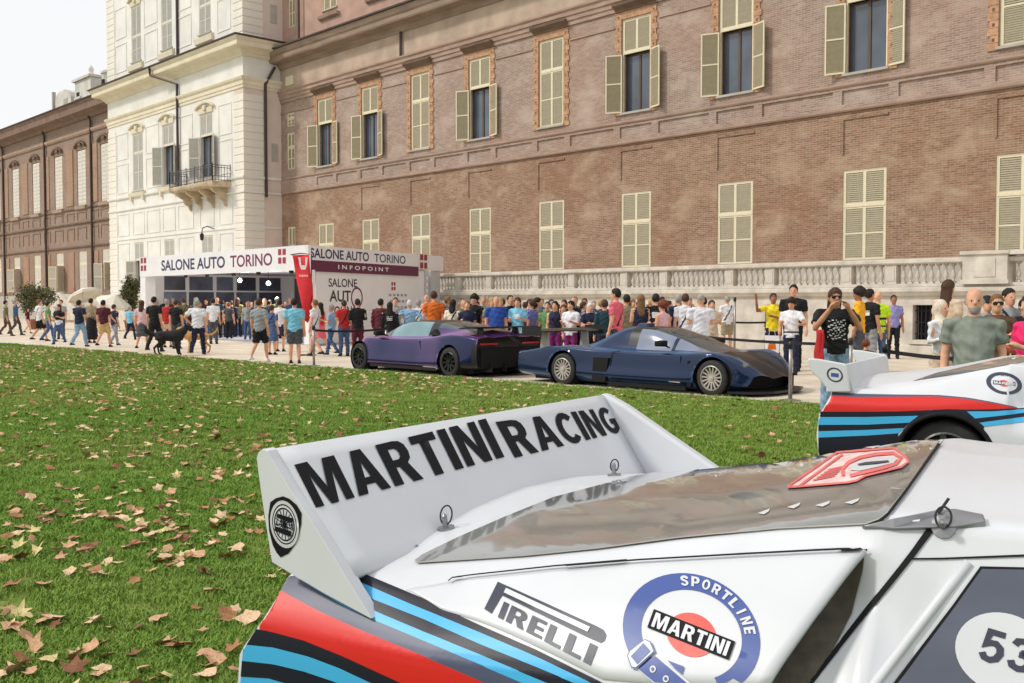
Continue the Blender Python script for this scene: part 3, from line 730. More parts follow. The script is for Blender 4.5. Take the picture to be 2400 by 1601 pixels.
def booth():
    BY = 20.0
    root = thing('exhibition_booth', 'white exhibition booth with blue and purple lettering on its fascia', 'booth')
    XA, XB = onY(327, 604, BY)[0], onY(722, 572, BY)[0]
    zt, zb = 3.68, 2.78
    dr = np.array([math.cos(R(112.5)), math.sin(R(112.5)), 0.0]); nr = np.array([dr[1], -dr[0], 0.0])
    B = np.array([XB, BY, 0.0])
    LR = 9.0
    Cp = B + dr * LR
    back = 28.2
    # floor, roof
    f = MB(); f.rings([[(XA, BY + .5, z), (XB - .1, BY + .5, z), (Cp[0] - .2, back, z), (XA - .5, back, z)] for z in (.0, .06)]); f.build('floor', FLOORG, root)
    f = MB(); f.rings([[(XA + .1, BY + .1, z), (XB - .2, BY + .15, z), (Cp[0] - .1, back - .05, z), (XA - .5, back - .05, z)] for z in (2.95, 3.3)]); f.build('roof', PANELG, root)
    # front fascia
    f = MB(); f.box(XA, XB, BY, BY + .12, zb, zt); fas = f.build('fascia', PANEL, root)
    z0, z1 = zb + .22, zt - .2
    xa, xm, xb = onY(378, 600, BY)[0], onY(536, 600, BY)[0], onY(638, 600, BY)[0]
    gap = .32
    text_quad('lettering', 'SALONE AUTO', [(xa, BY, z1), (xm - gap, BY, z1), (xm - gap, BY, z0), (xa, BY, z0)], NAVY, fas, .022)
    text_quad('lettering', 'TORINO', [(xm + gap * .4, BY, z1), (xb, BY, z1), (xb, BY, z0), (xm + gap * .4, BY, z0)], MAROON, fas, .018)
    emblem(fas, (onY(652, 600, BY)[0], BY, z0 + .05), (1, 0, 0), .55)
    emblem(fas, (XA + .12, BY, z0 + .05), (1, 0, 0), .6)
    # posts and side walls
    f = MB(); f.box(XA, XA + .55, BY + .02, BY + .5, .06, zb); f.build('post', PANEL, root)
    f = MB(); f.box(XA - .3, XA - .1, BY + .5, back, .06, 2.95); sw = f.build('side_wall', PANEL, root)
    f = MB(); f.box(XB - .35, XB - .02, BY + .02, BY + .3, .06, zb); f.build('post', PANEL, root)
    # back wall with photo boards
    f = MB(); f.box(XA - .3, Cp[0] - .3, back - .1, back, .06, 2.95); bw = f.build('back_wall', PANEL, root)
    PIC = [M('photo_board', c, .5, var=.5, scale=1.6, detail=8) for c in (S(84, 86, 104), S(104, 108, 128), S(66, 66, 80))]
    k = 0; x = XA + .3
    while x < Cp[0] - 1.5:
        w = 1.35 + .5 * ((k * 37) % 3) / 3
        f = MB(); f.box(x, x + w, back - .14, back - .101, 1.3, 2.82); f.build('photo_board', PIC[k % 3], bw); x += w + .22; k += 1
    y = BY + 1.2; k = 1
    while y < back - 1.0:
        w = .95 + .5 * ((k * 37) % 3) / 3
        f = MB(); f.box(XA - .099, XA - .06, y, y + w, 1.3, 2.1); f.build('photo_board', PIC[k % 3], sw)
        f = MB(); f.box(XA - .099, XA - .06, y + .03, y + w - .05, 2.18, 2.84); f.build('photo_board', PIC[(k + 1) % 3], sw); y += w + .14; k += 1
    # counter inside
    f = MB(); f.box(XA + 3, XA + 9, 25.5, 26.1, .06, 1.1); f.box(XA + 2.95, XA + 9.05, 25.45, 26.15, 1.1, 1.15); f.build('counter', PANELG, root)
    # lit pendant lamps
    LIT = bpy.data.materials.new('lit_bulb'); LIT.use_nodes = True
    e = LIT.node_tree.nodes['Principled BSDF']; e.inputs['Emission Color'].default_value = (1, .95, .85, 1); e.inputs['Emission Strength'].default_value = 6
    nz = LIT.node_tree.nodes.new('ShaderNodeTexNoise'); LIT.node_tree.links.new(nz.outputs[1], e.inputs['Base Color'])
    for px, py in ((562, 657), (629, 664)):
        p = onY(px, py, BY + 2.2)
        f = MB(); f.lathe([(.02, .1), (.07, .06), (.1, 0), (.07, -.07), (.02, -.1)], p, 12); l = f.build('lamp_bulb', LIT, root, True)
        f = MB(); f.tube([(p[0], p[1], p[2] + .1), (p[0], p[1], 2.95)], .015, 5); f.build('lamp_cord', IRON, l)
        ld = bpy.data.lights.new('lamp_light', 'POINT'); ld.energy = 160; ld.color = (1, .93, .82); ld.shadow_soft_size = .12
        lo = bpy.data.objects.new('lamp_light', ld); COL.objects.link(lo); lo.parent = l; lo.location = (p[0], p[1] + .3, p[2] - .35)
    for px in (433, 483, 545, 603, 680):
        x = onY(px, 640, BY + .25)[0]; f = MB(); f.lathe([(.05, .14), (.09, .12), (.09, -.06), (.07, -.08)], (x, BY + .3, 2.76), 8); f.build('spotlight', IRON, root)
    # right-hand face
    def q(s0, s1, a, c, off=0.0): return [tuple(B + dr * s + nr * off + np.array((0, 0, z))) for s, z in ((s0, c), (s1, c), (s1, a), (s0, a))]
    def slab(name, s0, s1, a, c, t, mat, par, off=0.0):
        m = MB(); m.rings([q(s0, s1, a, c, off), q(s0, s1, a, c, off - t)]); return m.build(name, mat, par)
    rf = slab('fascia', 0.02, LR + 1.4, zb + .25, zt, .12, PANEL, root)
    slab('fascia_band', .05, LR - .9, zb - .05, zb + .36, .1, PURPLE, rf, .012)
    wl = slab('side_wall', .55, LR - .3, .06, zb + .2, .12, PANEL, root, -.05)
    text_quad('lettering', 'SALONE AUTO', q(.12, 4.1, zb + .44, zt - .1), NAVY, rf, .022)
    text_quad('lettering', 'TORINO', q(4.5, 7.0, zb + .44, zt - .12), NAVY, rf, .012)
    text_quad('lettering', 'INFOPOINT', q(1.9, 5.6, zb + .08, zb + .24, .014), PANEL, rf, .02, 1.6)
    emblem(rf, B + dr * (LR - .75) + np.array((0, 0, zb + .3)), dr, .62, .02)
    text_quad('lettering', 'SALONE', q(1.35, 3.3, 2.18, 2.5, -.05), BLACKV, wl, .014)
    text_quad('lettering', 'AUT', q(1.4, 2.85, 1.62, 2.05, -.05), BLACKV, wl, .02)
    text_quad('lettering', 'TORINO', q(1.4, 3.35, 1.1, 1.45, -.05), BLACKV, wl, .014)
    m = MB(); n = 32; c0 = B + dr * 3.28 - nr * .044 + np.array((0, 0, 1.78))
    inn = [c0 + dr * .34 * math.cos(2 * math.pi * i / n) + np.array((0, 0, .34 * math.sin(2 * math.pi * i / n))) for i in range(n)]
    ou = [c0 + dr * .42 * math.cos(2 * math.pi * i / n) + np.array((0, 0, .42 * math.sin(2 * math.pi * i / n))) for i in range(n)]
    for i in range(n): m.poly([inn[i], ou[i], ou[(i + 1) % n], inn[(i + 1) % n]])
    m.build('ring_mark', [MAROON], wl)
    emblem(wl, B + dr * 5.9 - nr * .05 + np.array((0, 0, 2.1)), dr, .34)
    m = MB()
    for r_ in range(4):
        for k in range(5):
            s = 5.7 + k * .32 + .1 * (r_ % 2); z = 1.85 - r_ * .26
            m.poly([tuple(B + dr * a - nr * .045 + np.array((0, 0, c))) for a, c in ((s, z), (s + .2, z), (s + .2, z + .1), (s, z + .1))])
    m.build('sponsor_marks', M('sponsor_print', S(150, 140, 148), .5, var=.5, scale=9), wl)
    # dotted corner strip of the far end
    m = MB(); m.rings([q(LR - .25, LR + .02, .06, zb + .2), q(LR - .25, LR + .02, .06, zb + .2, -.3)]); po = m.build('post', PANELG, root)
    for k in range(9):
        m = MB(); z = 2.6 - k * .28; m.poly(q(LR - .2, LR - .04, z, z + .13, .006)); m.build('light_square', PANEL, po)
    m = MB(); m.rings([q(LR + .4, LR + 1.3, .06, zb + .2, -.1), q(LR + .4, LR + 1.3, .06, zb + .2, -.25)]); m.build('end_panel', PANELG, root)
booth()

def P3(px, py, z): return CC + ray(px, py) * z
def feather_flag():
    z = 30.5
    base = P3(718, 708, z); gx, gy = at_depth(719, z)
    root = thing('feather_flag', 'tall red feather banner with white print standing before the booth corner', 'flag', (gx, gy, 0))
    L = np.array([gx, gy, 0.0])
    left = [(685, 598), (688, 612), (692, 640), (697, 668), (704, 700), (710, 730), (714, 752)]
    right = [(724, 597), (725, 612), (728, 640), (733, 668), (734, 700), (732, 728), (722, 757)]
    m = MB(); P = []
    for i, (a, c) in enumerate(zip(left, right)):
        row = []
        for k in range(7):
            t = k / 6
            row.append(P3(a[0] + (c[0] - a[0]) * t, a[1] + (c[1] - a[1]) * t, z + .08 * math.sin(3 * t + i * .9)) - L)
        P.append(row)
    m.grid(P)
    fl = m.build('banner', REDFLAG, root, True); s = fl.modifiers.new('cloth', 'SOLIDIFY'); s.thickness = .006
    m = MB(); top = P3(730, 596, z + .06) - L
    m.tube([(0.08, 0.08, .02), (.1, .1, 1.5), tuple(top), tuple(P3(705, 594, z + .06) - L), tuple(P3(681, 597, z + .06) - L)], .018, 6); m.build('pole', IRON, root)
    m = MB(); m.box(-.3, .3, -.03, .03, 0, .03); m.box(-.03, .03, -.3, .3, 0, .029); m.lathe([(.05, .0), (.05, .2), (.02, .22)], (.08, .08, .02), 8); m.build('foot', IRON, root)
    WH = M('white_print', S(236, 226, 226), .6, var=.03)
    def mark(pts):
        m = MB(); m.poly([P3(x, y, z - .12) - L for x, y in pts]); return m
    m = MB()
    for pts in ([(699, 603), (704, 603), (706, 622), (702, 622)], [(716, 603), (721, 603), (719, 624), (715, 624)], [(702, 622), (719, 622), (716, 632), (706, 632)]): m.poly([P3(x, y, z - .12) - L for x, y in pts])
    m.build('printed_mark', WH, root)
    uv, f, _ = text_flat('TORINO', .02)
    m = MB()
    for u, v in uv: m.vert(P3(700 + 22 * u, 649 - 5 * v, z - .12) - L)
    m.f = f; m.m = [0] * len(f); m.build('lettering', WH, root)
feather_flag()

# ================================================================== posts, belts
POST = M('steel_post', S(150, 146, 144), .35, metal=.6, var=.1)
BELT = M('black_belt', S(20, 20, 24), .7, var=.1)
posts = []
def post(px, z, label, h=1.0):
    x, y = at_depth(px, z); root = thing('barrier_post', label, 'barrier post', (x, y, 0), 0, 'belt barrier posts')
    m = MB(); m.lathe([(.17, 0), (.17, .012), (.06, .03), (.03, .04)], (0, 0, 0), 14); m.build('base', POST, root)
    m = MB(); m.lathe([(.032, .03), (.032, h - .06)], (0, 0, 0), 10); m.build('pole', POST, root, True)
    m = MB(); m.lathe([(.042, h - .12), (.042, h - .01), (.02, h)], (0, 0, 0), 10); m.build('head', BLACKV, root, True)
    posts.append((x, y)); return (x, y)
def belt(a, b, label, h=.9, sag=.05):
    m = MB(); pts = [(a[0] + (b[0] - a[0]) * t, a[1] + (b[1] - a[1]) * t, h - sag * 4 * t * (1 - t)) for t in [k / 8 for k in range(9)]]
    for p, q in zip(pts, pts[1:]): m.bar(p, q, .008, .055)
    tag(m.build('barrier_belt', BELT), label, 'belt', 'black barrier belts')
A1 = post(735, 25.5, 'grey barrier post at the lawn edge before the purple car', 1.03)
A2 = post(905, 27.0, 'grey barrier post behind the nose of the purple car')
belt(A1, A2, 'black belt strung left of the purple sports car')
B1 = post(1854, 16.5, 'grey barrier post beside the nose of the blue car', .97)
B0 = post(1585, 23.3, 'grey barrier post behind the roof of the blue car')
B2 = post(1995, 17.3, 'grey barrier post between the photographing man and the yellow shirt')
B3 = post(2075, 14.6, 'grey barrier post behind the second striped rally car')
B4 = post(2440, 12.2, 'grey barrier post right of the man in the polo shirt')
belt(B0, B2, 'black belt stretched behind the blue sports car', .88)
belt(B3, B4, 'black belt in front of the man in the green polo', .9)
C0 = post(1722, 29.3, 'dark thin post by the balustrade left of the yellow shirt', 1.75)
C1 = post(1795, 29.3, 'grey barrier post right behind the person in yellow', 1.0)
belt(C0, C1, 'short black belt left of the person in yellow', 1.02, .01)

# ================================================================== shrubs, parasols, steps on the far left
LEAFD = [M('shrub_leaf', c, .6, var=.3, scale=3, spec=.3) for c in (S(92, 96, 62), S(112, 112, 72), S(74, 80, 50))]
BARK = M('bark', S(96, 78, 60), .9, var=.3, scale=8, bump=.6, bscale=20)
TERRA = M('terracotta', S(156, 100, 74), .85, var=.2)
def shrub(px0, px1, py0, z, label, seed):
    r = np.random.RandomState(seed); w = (px1 - px0) / F * z; cx, cy = at_depth((px0 + px1) / 2, z)
    h = EYE + (708 - py0) / F * z; root = thing('potted_olive', label, 'shrub', (cx, cy, 0))
    m = MB(); m.lathe([(.28, 0), (.36, .5), (.42, .52), (.42, .6), (.36, .6)], (0, 0, 0), 14); m.build('pot', TERRA, root, True)
    m = MB(); m.tube([(0, 0, .5), (.05, .02, 1.1), (.0, 0, 1.5)], [.07, .05, .03], 6)
    for k in range(6):
        a = k * 1.05; m.tube([(0, 0, 1.0 + .08 * k), (.4 * math.cos(a), .4 * math.sin(a), 1.5 + .1 * k), (.7 * math.cos(a), .7 * math.sin(a), 2.0)], [.03, .02, .008], 5)
    m.build('trunk', BARK, root)
    m = MB(); n = 2600; cz, rz = 1.0 + (h - 1.0) * .52, (h - 1.0) * .52
    cl = r.normal(size=(34, 3)); cl /= np.linalg.norm(cl, axis=1)[:, None]; cl *= (r.rand(34, 1) ** .4) * .85
    for i in range(n):
        c = cl[r.randint(34)] + r.normal(size=3) * .17
        p = np.array([c[0] * w / 2, c[1] * w / 2, cz + c[2] * rz])
        a = r.normal(size=3); a /= np.linalg.norm(a); b2 = np.cross(a, r.normal(size=3)); b2 /= np.linalg.norm(b2); s = .07 + .06 * r.rand()
        m.poly([p - a * s, p + b2 * s * .35, p + a * s, p - b2 * s * .35], r.randint(3))
    m.build('crown', LEAFD, root)
shrub(42, 128, 655, 60, 'wide grey-green potted olive at the far left before the brick wing', 3)
shrub(284, 330, 650, 57, 'narrow potted olive beside the left end of the booth', 4)
def steps():
    z = 84.0; x0, y0 = at_depth(180, z)
    root = thing('stone_steps', 'pale stone terrace with double steps at the foot of the far wing', 'steps', (x0, y0, 0))
    m = MB(); m.box(-5, 5, 0, 3.5, 0, 1.5); m.build('terrace', STONE, root)
    for i in range(7): m = MB(); m.box(-4.6 + i * .5, -4.1 + i * .5, -1.5, -.01, 0, .2 + i * .2); m.build('step', STONE, root)
    for i in range(7): m = MB(); m.box(4.1 - i * .5, 4.6 - i * .5, -1.5, -.01, 0, .2 + i * .2); m.build('step', STONE, root)
    m = MB(); m.extY([(-4.8, .2), (-4.6, 1.0), (-1.0, 2.4), (1.0, 2.4), (4.6, 1.0), (4.8, .2)], -1.7, -1.52); m.build('parapet', STONE, root)
    m = MB(); m.box(-5, 5, .1, .4, 1.5, 2.3); m.build('parapet', STONE, root)
steps()
def parasol(px, z, h, r, tilt, label):
    x, y = at_depth(px, z); root = thing('parasol', label, 'parasol', (x, y, 0), R(20), 'cream parasols')
    m = MB(); m.lathe([(.25, 0), (.25, .06), (.03, .08), (.025, h)], (0, 0, 0), 10); m.build('pole', PANELG, root)
    n = 8; m = MB(); c, s = math.cos(tilt), math.sin(tilt)
    def rotp(p): return (p[0] * c + p[2] * s, p[1], -p[0] * s + p[2] * c + h)
    ring = [(r * math.cos(2 * math.pi * k / n), r * math.sin(2 * math.pi * k / n), -.35) for k in range(n)]
    for k in range(n): m.poly([rotp((0, 0, .08)), rotp(ring[k]), rotp(ring[(k + 1) % n])])
    for k in range(n):
        a, b2 = ring[k], ring[(k + 1) % n]; m.poly([rotp(a), rotp(b2), rotp((b2[0], b2[1], -.5)), rotp((a[0], a[1], -.5))])
    o = m.build('canopy', M('parasol_cloth', S(226, 220, 206), .8, var=.05), root); q = o.modifiers.new('cloth', 'SOLIDIFY'); q.thickness = .01
parasol(195, 58, 2.35, .95, -.45, 'cream tilted parasol in front of the stone steps')
parasol(272, 56, 1.95, .9, .4, 'cream parasol half hidden beside the pavilion corner')
# ================================================================== rally cars (striped)
WHITE = M('white_car_paint', S(208, 211, 215), .36, var=.03, scale=4, coat=.15, detail=9)
CSTR_R = M('stripe_red', S(206, 34, 26), .42, var=.03, spec=.4)
CSTR_N = M('stripe_navy', S(26, 28, 42), .42, var=.05, spec=.3)
CSTR_G = M('stripe_grey_navy', S(74, 80, 104), .42, var=.05, spec=.4)
CSTR_B = M('stripe_light_blue', S(66, 172, 222), .42, var=.03, spec=.4)
TINT = M('tinted_polycarbonate', S(130, 131, 128), .08, var=.28, scale=2.2, spec=.7, coat=.9, detail=8, stretch=(1, 2.2, 1))
DGLASS = M('door_glass', S(66, 73, 92), .05, var=.25, scale=3.5, spec=.9, coat=.5, stretch=(1, 1, 3))
BLACKP = M('black_rubber', (.010, .010, .011), .7, var=.1, spec=.2)
ALU = M('aluminium', S(150, 150, 152), .35, metal=.85, var=.12, scale=20)
LOGOB = M('logo_blue', S(62, 84, 150), .35, var=.04)
LOGOD = M('logo_dark', S(52, 56, 72), .4, var=.05)
LOGOR = M('logo_red', S(226, 74, 62), .35, var=.04)
INK = M('black_ink', S(14, 15, 20), .6, var=.04, spec=.2)
PINK = M('plate_pink', S(236, 200, 196), .4, var=.25, scale=24)
TYRE = M('tyre_rubber', (.018, .018, .019), .75, var=.2, scale=20)

class Frame:
    def __init__(f, cam_x, cam_z, k=1.0, ang=None):
        a = math.atan2(.506, .863) if ang is None else ang
        f.k = k
        f.A = RT * cam_x + FH * cam_z
        f.es = RT * math.cos(a) - FH * math.sin(a); f.ew = RT * math.sin(a) + FH * math.cos(a)
        f.rz = math.atan2(f.es[1], f.es[0])
    def loc(f, p): q = (np.asarray(p) - f.A) / f.k; return np.array([q @ f.es, q @ f.ew, q[2]])
    def onW(f, px, py, w):
        d = ray(px, py); o = (CC - f.A) / f.k; dl = d / f.k
        t = (w - o @ f.ew) / (dl @ f.ew); return f.loc(CC + d * t)
    def bvh(f, *mbs):
        v, p = [], []
        for m in mbs:
            n = len(v); v += m.v; p += [[i + n for i in q] for q in m.f]
        return BVHTree.FromPolygons(v, p)
    def hit(f, tree, px, py):
        o = f.loc(CC); d = ray(px, py); dl = np.array([d @ f.es, d @ f.ew, d[2]]); dl /= np.linalg.norm(dl)
        h = tree.ray_cast(Vector(o), Vector(dl))
        if h[0] is None: return None
        n = h[1]
        if n.dot(Vector(dl)) > 0: n = -n
        return h[0], n, Vector(dl), Vector(o)

def sub_px(polys, maxlen):                             # triangulate px polygons and split long edges
    out = []
    for poly in polys:
        tris = tessellate_polygon([[Vector((x, y, 0)) for x, y in poly]])
        st = [[poly[i] if not hasattr(i, 'x') else i for i in t] for t in tris]
        while st:
            t = st.pop()
            L = [math.dist(t[i], t[(i + 1) % 3]) for i in range(3)]; i = L.index(max(L))
            if L[i] > maxlen:
                m = ((t[i][0] + t[(i + 1) % 3][0]) / 2, (t[i][1] + t[(i + 1) % 3][1]) / 2)
                st.append([t[i], m, t[(i + 2) % 3]]); st.append([m, t[(i + 1) % 3], t[(i + 2) % 3]])
            else: out.append(t)
    return out
def decal(fr, name, polys, tree, mat, parent, off=.0015, maxlen=30, tris=None, wmax=9.0):
    T = tris if tris is not None else sub_px(polys, maxlen)
    m = MB(); idx = {}
    def vid(p):
        k = (round(p[0], 2), round(p[1], 2))
        if k not in idx:
            h = fr.hit(tree, *p)
            if h is None or h[0].y > wmax: idx[k] = None
            else: idx[k] = m.vert(h[0] + h[1] * off)
        return idx[k]
    for t in T:
        q = [vid(p) for p in t]
        if None in q: continue
        m.f.append(q); m.m.append(0)
    if not m.f: return None
    return m.build(name, mat, parent, True)
def strip(line, w0, w1=None):                           # px polyline with width -> polygons
    w1 = w0 if w1 is None else w1; out = []
    L_, R_ = [], []
    for i, p in enumerate(line):
        a, b = line[max(0, i - 1)], line[min(len(line) - 1, i + 1)]
        dx, dy = b[0] - a[0], b[1] - a[1]; l = math.hypot(dx, dy); nx, ny = -dy / l, dx / l
        w = (w0 + (w1 - w0) * i / (len(line) - 1)) / 2
        L_.append((p[0] + nx * w, p[1] + ny * w)); R_.append((p[0] - nx * w, p[1] - ny * w))
    for i in range(len(line) - 1): out.append([L_[i], L_[i + 1], R_[i + 1], R_[i]])
    return out
def band_px(top, bot):                                  # region between two px polylines
    return [top + bot[::-1]]
def dense(line, n=24):
    P = np.array(line, float); d = np.r_[0, np.cumsum(np.linalg.norm(np.diff(P, axis=0), axis=1))]
    t = np.linspace(0, d[-1], n)
    return [(float(np.interp(q, d, P[:, 0])), float(np.interp(q, d, P[:, 1]))) for q in t]
def strips_between(top, bot, n=24):
    a, b = dense(top, n), dense(bot, n)
    return [[a[i], a[i + 1], b[i + 1], b[i]] for i in range(n - 1)]
def ext(line, l=220):                                   # carry a traced line on beyond the frame
    (x0, y0), (x1, y1) = line[-2], line[-1]; d = math.hypot(x1 - x0, y1 - y0)
    return line + [(x1 + (x1 - x0) / d * l, y1 + (y1 - y0) / d * l)]
def text_px(fr, name, body, quad, tree, mat, parent, bold=.02, spacing=1.0, off=.003, maxlen=30):
    uv, f, _ = text_block(body)
    H = homog(quad); P = []
    for u, v in uv:
        q = H @ np.array([u, 1 - v, 1]); P.append((q[0] / q[2], q[1] / q[2]))
    tr = []
    for q in f:
        for i in range(1, len(q) - 1): tr.append([P[q[0]], P[q[i]], P[q[i + 1]]])
    T = []
    for t in tr: T += split_tri(t, maxlen)
    return decal(fr, name, None, tree, mat, parent, off, tris=T)
def split_tri(t, maxlen):
    st, out = [t], []
    while st:
        t = st.pop(); L = [math.dist(t[i], t[(i + 1) % 3]) for i in range(3)]; i = L.index(max(L))
        if L[i] > maxlen:
            m = ((t[i][0] + t[(i + 1) % 3][0]) / 2, (t[i][1] + t[(i + 1) % 3][1]) / 2)
            st.append([t[i], m, t[(i + 2) % 3]]); st.append([m, t[(i + 1) % 3], t[(i + 2) % 3]])
        else: out.append(t)
    return out
def homog(q):                                           # unit square (TL, TR, BR, BL; v down) -> px quad
    src = [(0, 0), (1, 0), (1, 1), (0, 1)]; A = []; b = []
    for (u, v), (x, y) in zip(src, q):
        A.append([u, v, 1, 0, 0, 0, -u * x, -v * x]); b.append(x); A.append([0, 0, 0, u, v, 1, -u * y, -v * y]); b.append(y)
    h = np.linalg.solve(np.array(A), np.array(b)); return np.array([[h[0], h[1], h[2]], [h[3], h[4], h[5]], [h[6], h[7], 1]])
def ell(c, U, V, r=1.0, a0=0, a1=2 * math.pi, n=40):
    return [(c[0] + r * (U[0] * math.cos(t) + V[0] * math.sin(t)), c[1] + r * (U[1] * math.cos(t) + V[1] * math.sin(t))) for t in np.linspace(a0, a1, n + (a1 - a0 < 6.28))[:n + (a1 - a0 < 6.28)]]

SS = [-.06, .05, .20, .45, .85, 1.20, 1.31, 1.36, 1.42, 1.9, 2.35, 2.9, 3.4, 3.85]
TAB = {3: ([0, 0, 0, 0, .01, .03, .04, .07, .09, .09, .09, .05, .03, .18], [.86, .86, .86, .86, .88, .93, .93, .88, .86, .86, .84, .80, .72, .55]),
       4: ([.07, .08, .09, .08, .10, .12, .14, .15, .17, .17, .17, .12, .10, .28], [.95, .965, .975, .945, 1.0, 1.04, 1.05, 1.0, .92, .91, .88, .84, .75, .57]),
       5: ([.14, .15, .16, .155, .195, .22, .225, .23, .235, .24, .22, .20, .20, .36], [.975, .985, .99, .985, 1.07, 1.13, 1.145, 1.12, 1.08, 1.08, .96, .85, .76, .58]),
       6: ([.24, .245, .25, .255, .267, .28, .285, .285, .285, .30, .42, .5, .4, .5], [.98, .985, .995, 1.02, 1.09, 1.175, 1.2, 1.195, 1.19, 1.19, 1.02, .87, .78, .6])}
CEN = [.06, .06, .06, .065, .06, .06, .05, .05, .05, .05, .06, .05, .04, .03]
WM = .89
def rally_rows(s, recess=True):
    r = [(.07, .20), (-.005, .45), (-.005, .70)]
    for k in (3, 4, 5, 6):
        w, z = float(np.interp(s, SS, TAB[k][0])), float(np.interp(s, SS, TAB[k][1]))
        if recess and k in (3, 4, 5) and 1.0 < s < 1.415:
            dep = {3: .10, 4: .12, 5: .02}[k]
            w += dep * min(1, (s - 1.0) / .06) * (1 if s < 1.25 else max(0, (1.415 - s) / .165))
        r.append((w, z))
    c = float(np.interp(s, SS, CEN)); w6, z6 = r[-1]
    for w in (w6 + .12, .6, WM): r.append((w, z6 + c * (1 - ((w - WM) / (w6 - WM)) ** 2)))
    return r
def rally_smooth(rows, n=7):                            # points between the section points
    P = [np.array(p) for p in rows]; out = []
    for i in range(len(P) - 1):
        p0, p1, p2, p3 = P[max(0, i - 1)], P[i], P[i + 1], P[min(len(P) - 1, i + 2)]
        for j in range(n):
            t = j / n
            if i in (5,): out.append(p1 + (p2 - p1) * t)
            else: out.append(.5 * ((2 * p1) + (p2 - p0) * t * .6 + (3 * (p2 - p1) - (p2 - p0) * .6 * 2 - (p3 - p1) * .6 + (p2 - p1) * 0) * 0 + 0) + (p2 - p1) * t - (p2 - p0) * t * .3 if False else p1 + (p2 - p1) * t + (t * (1 - t)) * (((p2 - p0) * .5 - (p2 - p1)) * (1 - t) - ((p3 - p1) * .5 - (p2 - p1)) * t) * .6)
    out.append(P[-1]); return out
def rally_body(side, WHL, recess):
    st = sorted(set(list(np.arange(-.06, 3.86, .03)) + [1.0, 1.06, 1.31, 1.36, 1.415]))
    m = MB(); P = []
    off = {0: .02, 1: -.04, 2: -.02}
    for i, s in enumerate(st):
        row = []
        for j, (w, z) in enumerate(rally_smooth(rally_rows(s, recess))):
            ds = 0
            if s < .3: q = 1 - (s + .06) / .36; ds = q * (.07 * max(0, min(1, (z - .78) / .1)) - .03 * max(0, 1 - abs(z - .6) / .3))
            row.append(np.array([s + ds, w if side > 0 else 2 * WM - w, z]))
        P.append(row)
    P = np.array(P)
    for c, R_ in WHL:                                   # wheel arches cut out and rounded off
        d = np.hypot(P[:, :, 0] - c[0], P[:, :, 2] - c[1])
        near = np.abs(d - R_) < .024
        k = np.where(near, R_ / np.maximum(d, .01), 1)
        P[:, :, 0] = c[0] + (P[:, :, 0] - c[0]) * k; P[:, :, 2] = c[1] + (P[:, :, 2] - c[1]) * k
    n = P.shape[1]
    for r in P.reshape(-1, 3): m.vert(r)
    for i in range(P.shape[0] - 1):
        for j in range(n - 1):
            c = (P[i, j] + P[i + 1, j + 1] + P[i + 1, j] + P[i, j + 1]) / 4
            if any(math.hypot(c[0] - a[0], c[2] - a[1]) < R_ - .004 and j < 28 for a, R_ in WHL): continue
            m.f.append([i * n + j, (i + 1) * n + j, (i + 1) * n + j + 1, i * n + j + 1]); m.m.append(0)
    m.f.append(list(range(n))); m.m.append(0)          # tail panel
    return m
_wh = {}
def wheel(parent, c, R_, wid, rim_mat, nsp, key, hub=.3):
    """axis along local y; outer face towards -y"""
    if key not in _wh:
        t = MB(); h = wid / 2
        t.lathe([(R_ * .68, -h + .01), (R_ * .9, -h), (R_ * .98, -h + .03), (R_, -h + .06), (R_, h - .06), (R_ * .98, h - .03), (R_ * .9, h), (R_ * .68, h - .01)], (0, 0, 0), 32, axis='y', cap=False)
        r = MB(); rr = R_ * .70
        r.lathe([(rr, -h + .005), (rr * .93, -h - .004), (rr * .9, -h + .03), (rr * .9, h)], (0, 0, 0), 32, axis='y', cap=False)
        for i in range(nsp):
            a = 2 * math.pi * i / nsp
            r.bar((rr * .16 * math.cos(a), -h + .04, rr * .16 * math.sin(a)), (rr * .93 * math.cos(a + .12), -h + .02, rr * .93 * math.sin(a + .12)), R_ * (.15 if nsp < 12 else .085), .022, up=(0, 1, 0))
        r.lathe([(.01, -h), (rr * .2, -h + .005), (rr * .22, -h + .05), (.01, -h + .06)], (0, 0, 0), 16, axis='y')
        d = MB(); d.lathe([(.02, -h + .08), (rr * .86, -h + .08), (rr * .86, -h + .12), (.02, -h + .12)], (0, 0, 0), 24, axis='y')
        _wh[key] = (t.mesh('wheel', TYRE, True), r.mesh('rim', rim_mat), d.mesh('brake_disc', M('brake_disc', S(30, 28, 28), .5, metal=.3)))
    a, b, d = _wh[key]
    w = link('wheel', a, parent, c); link('rim', b, w); link('brake_disc', d, w); return w
RIMW = M('rally_rim', S(70, 70, 72), .4, var=.05)
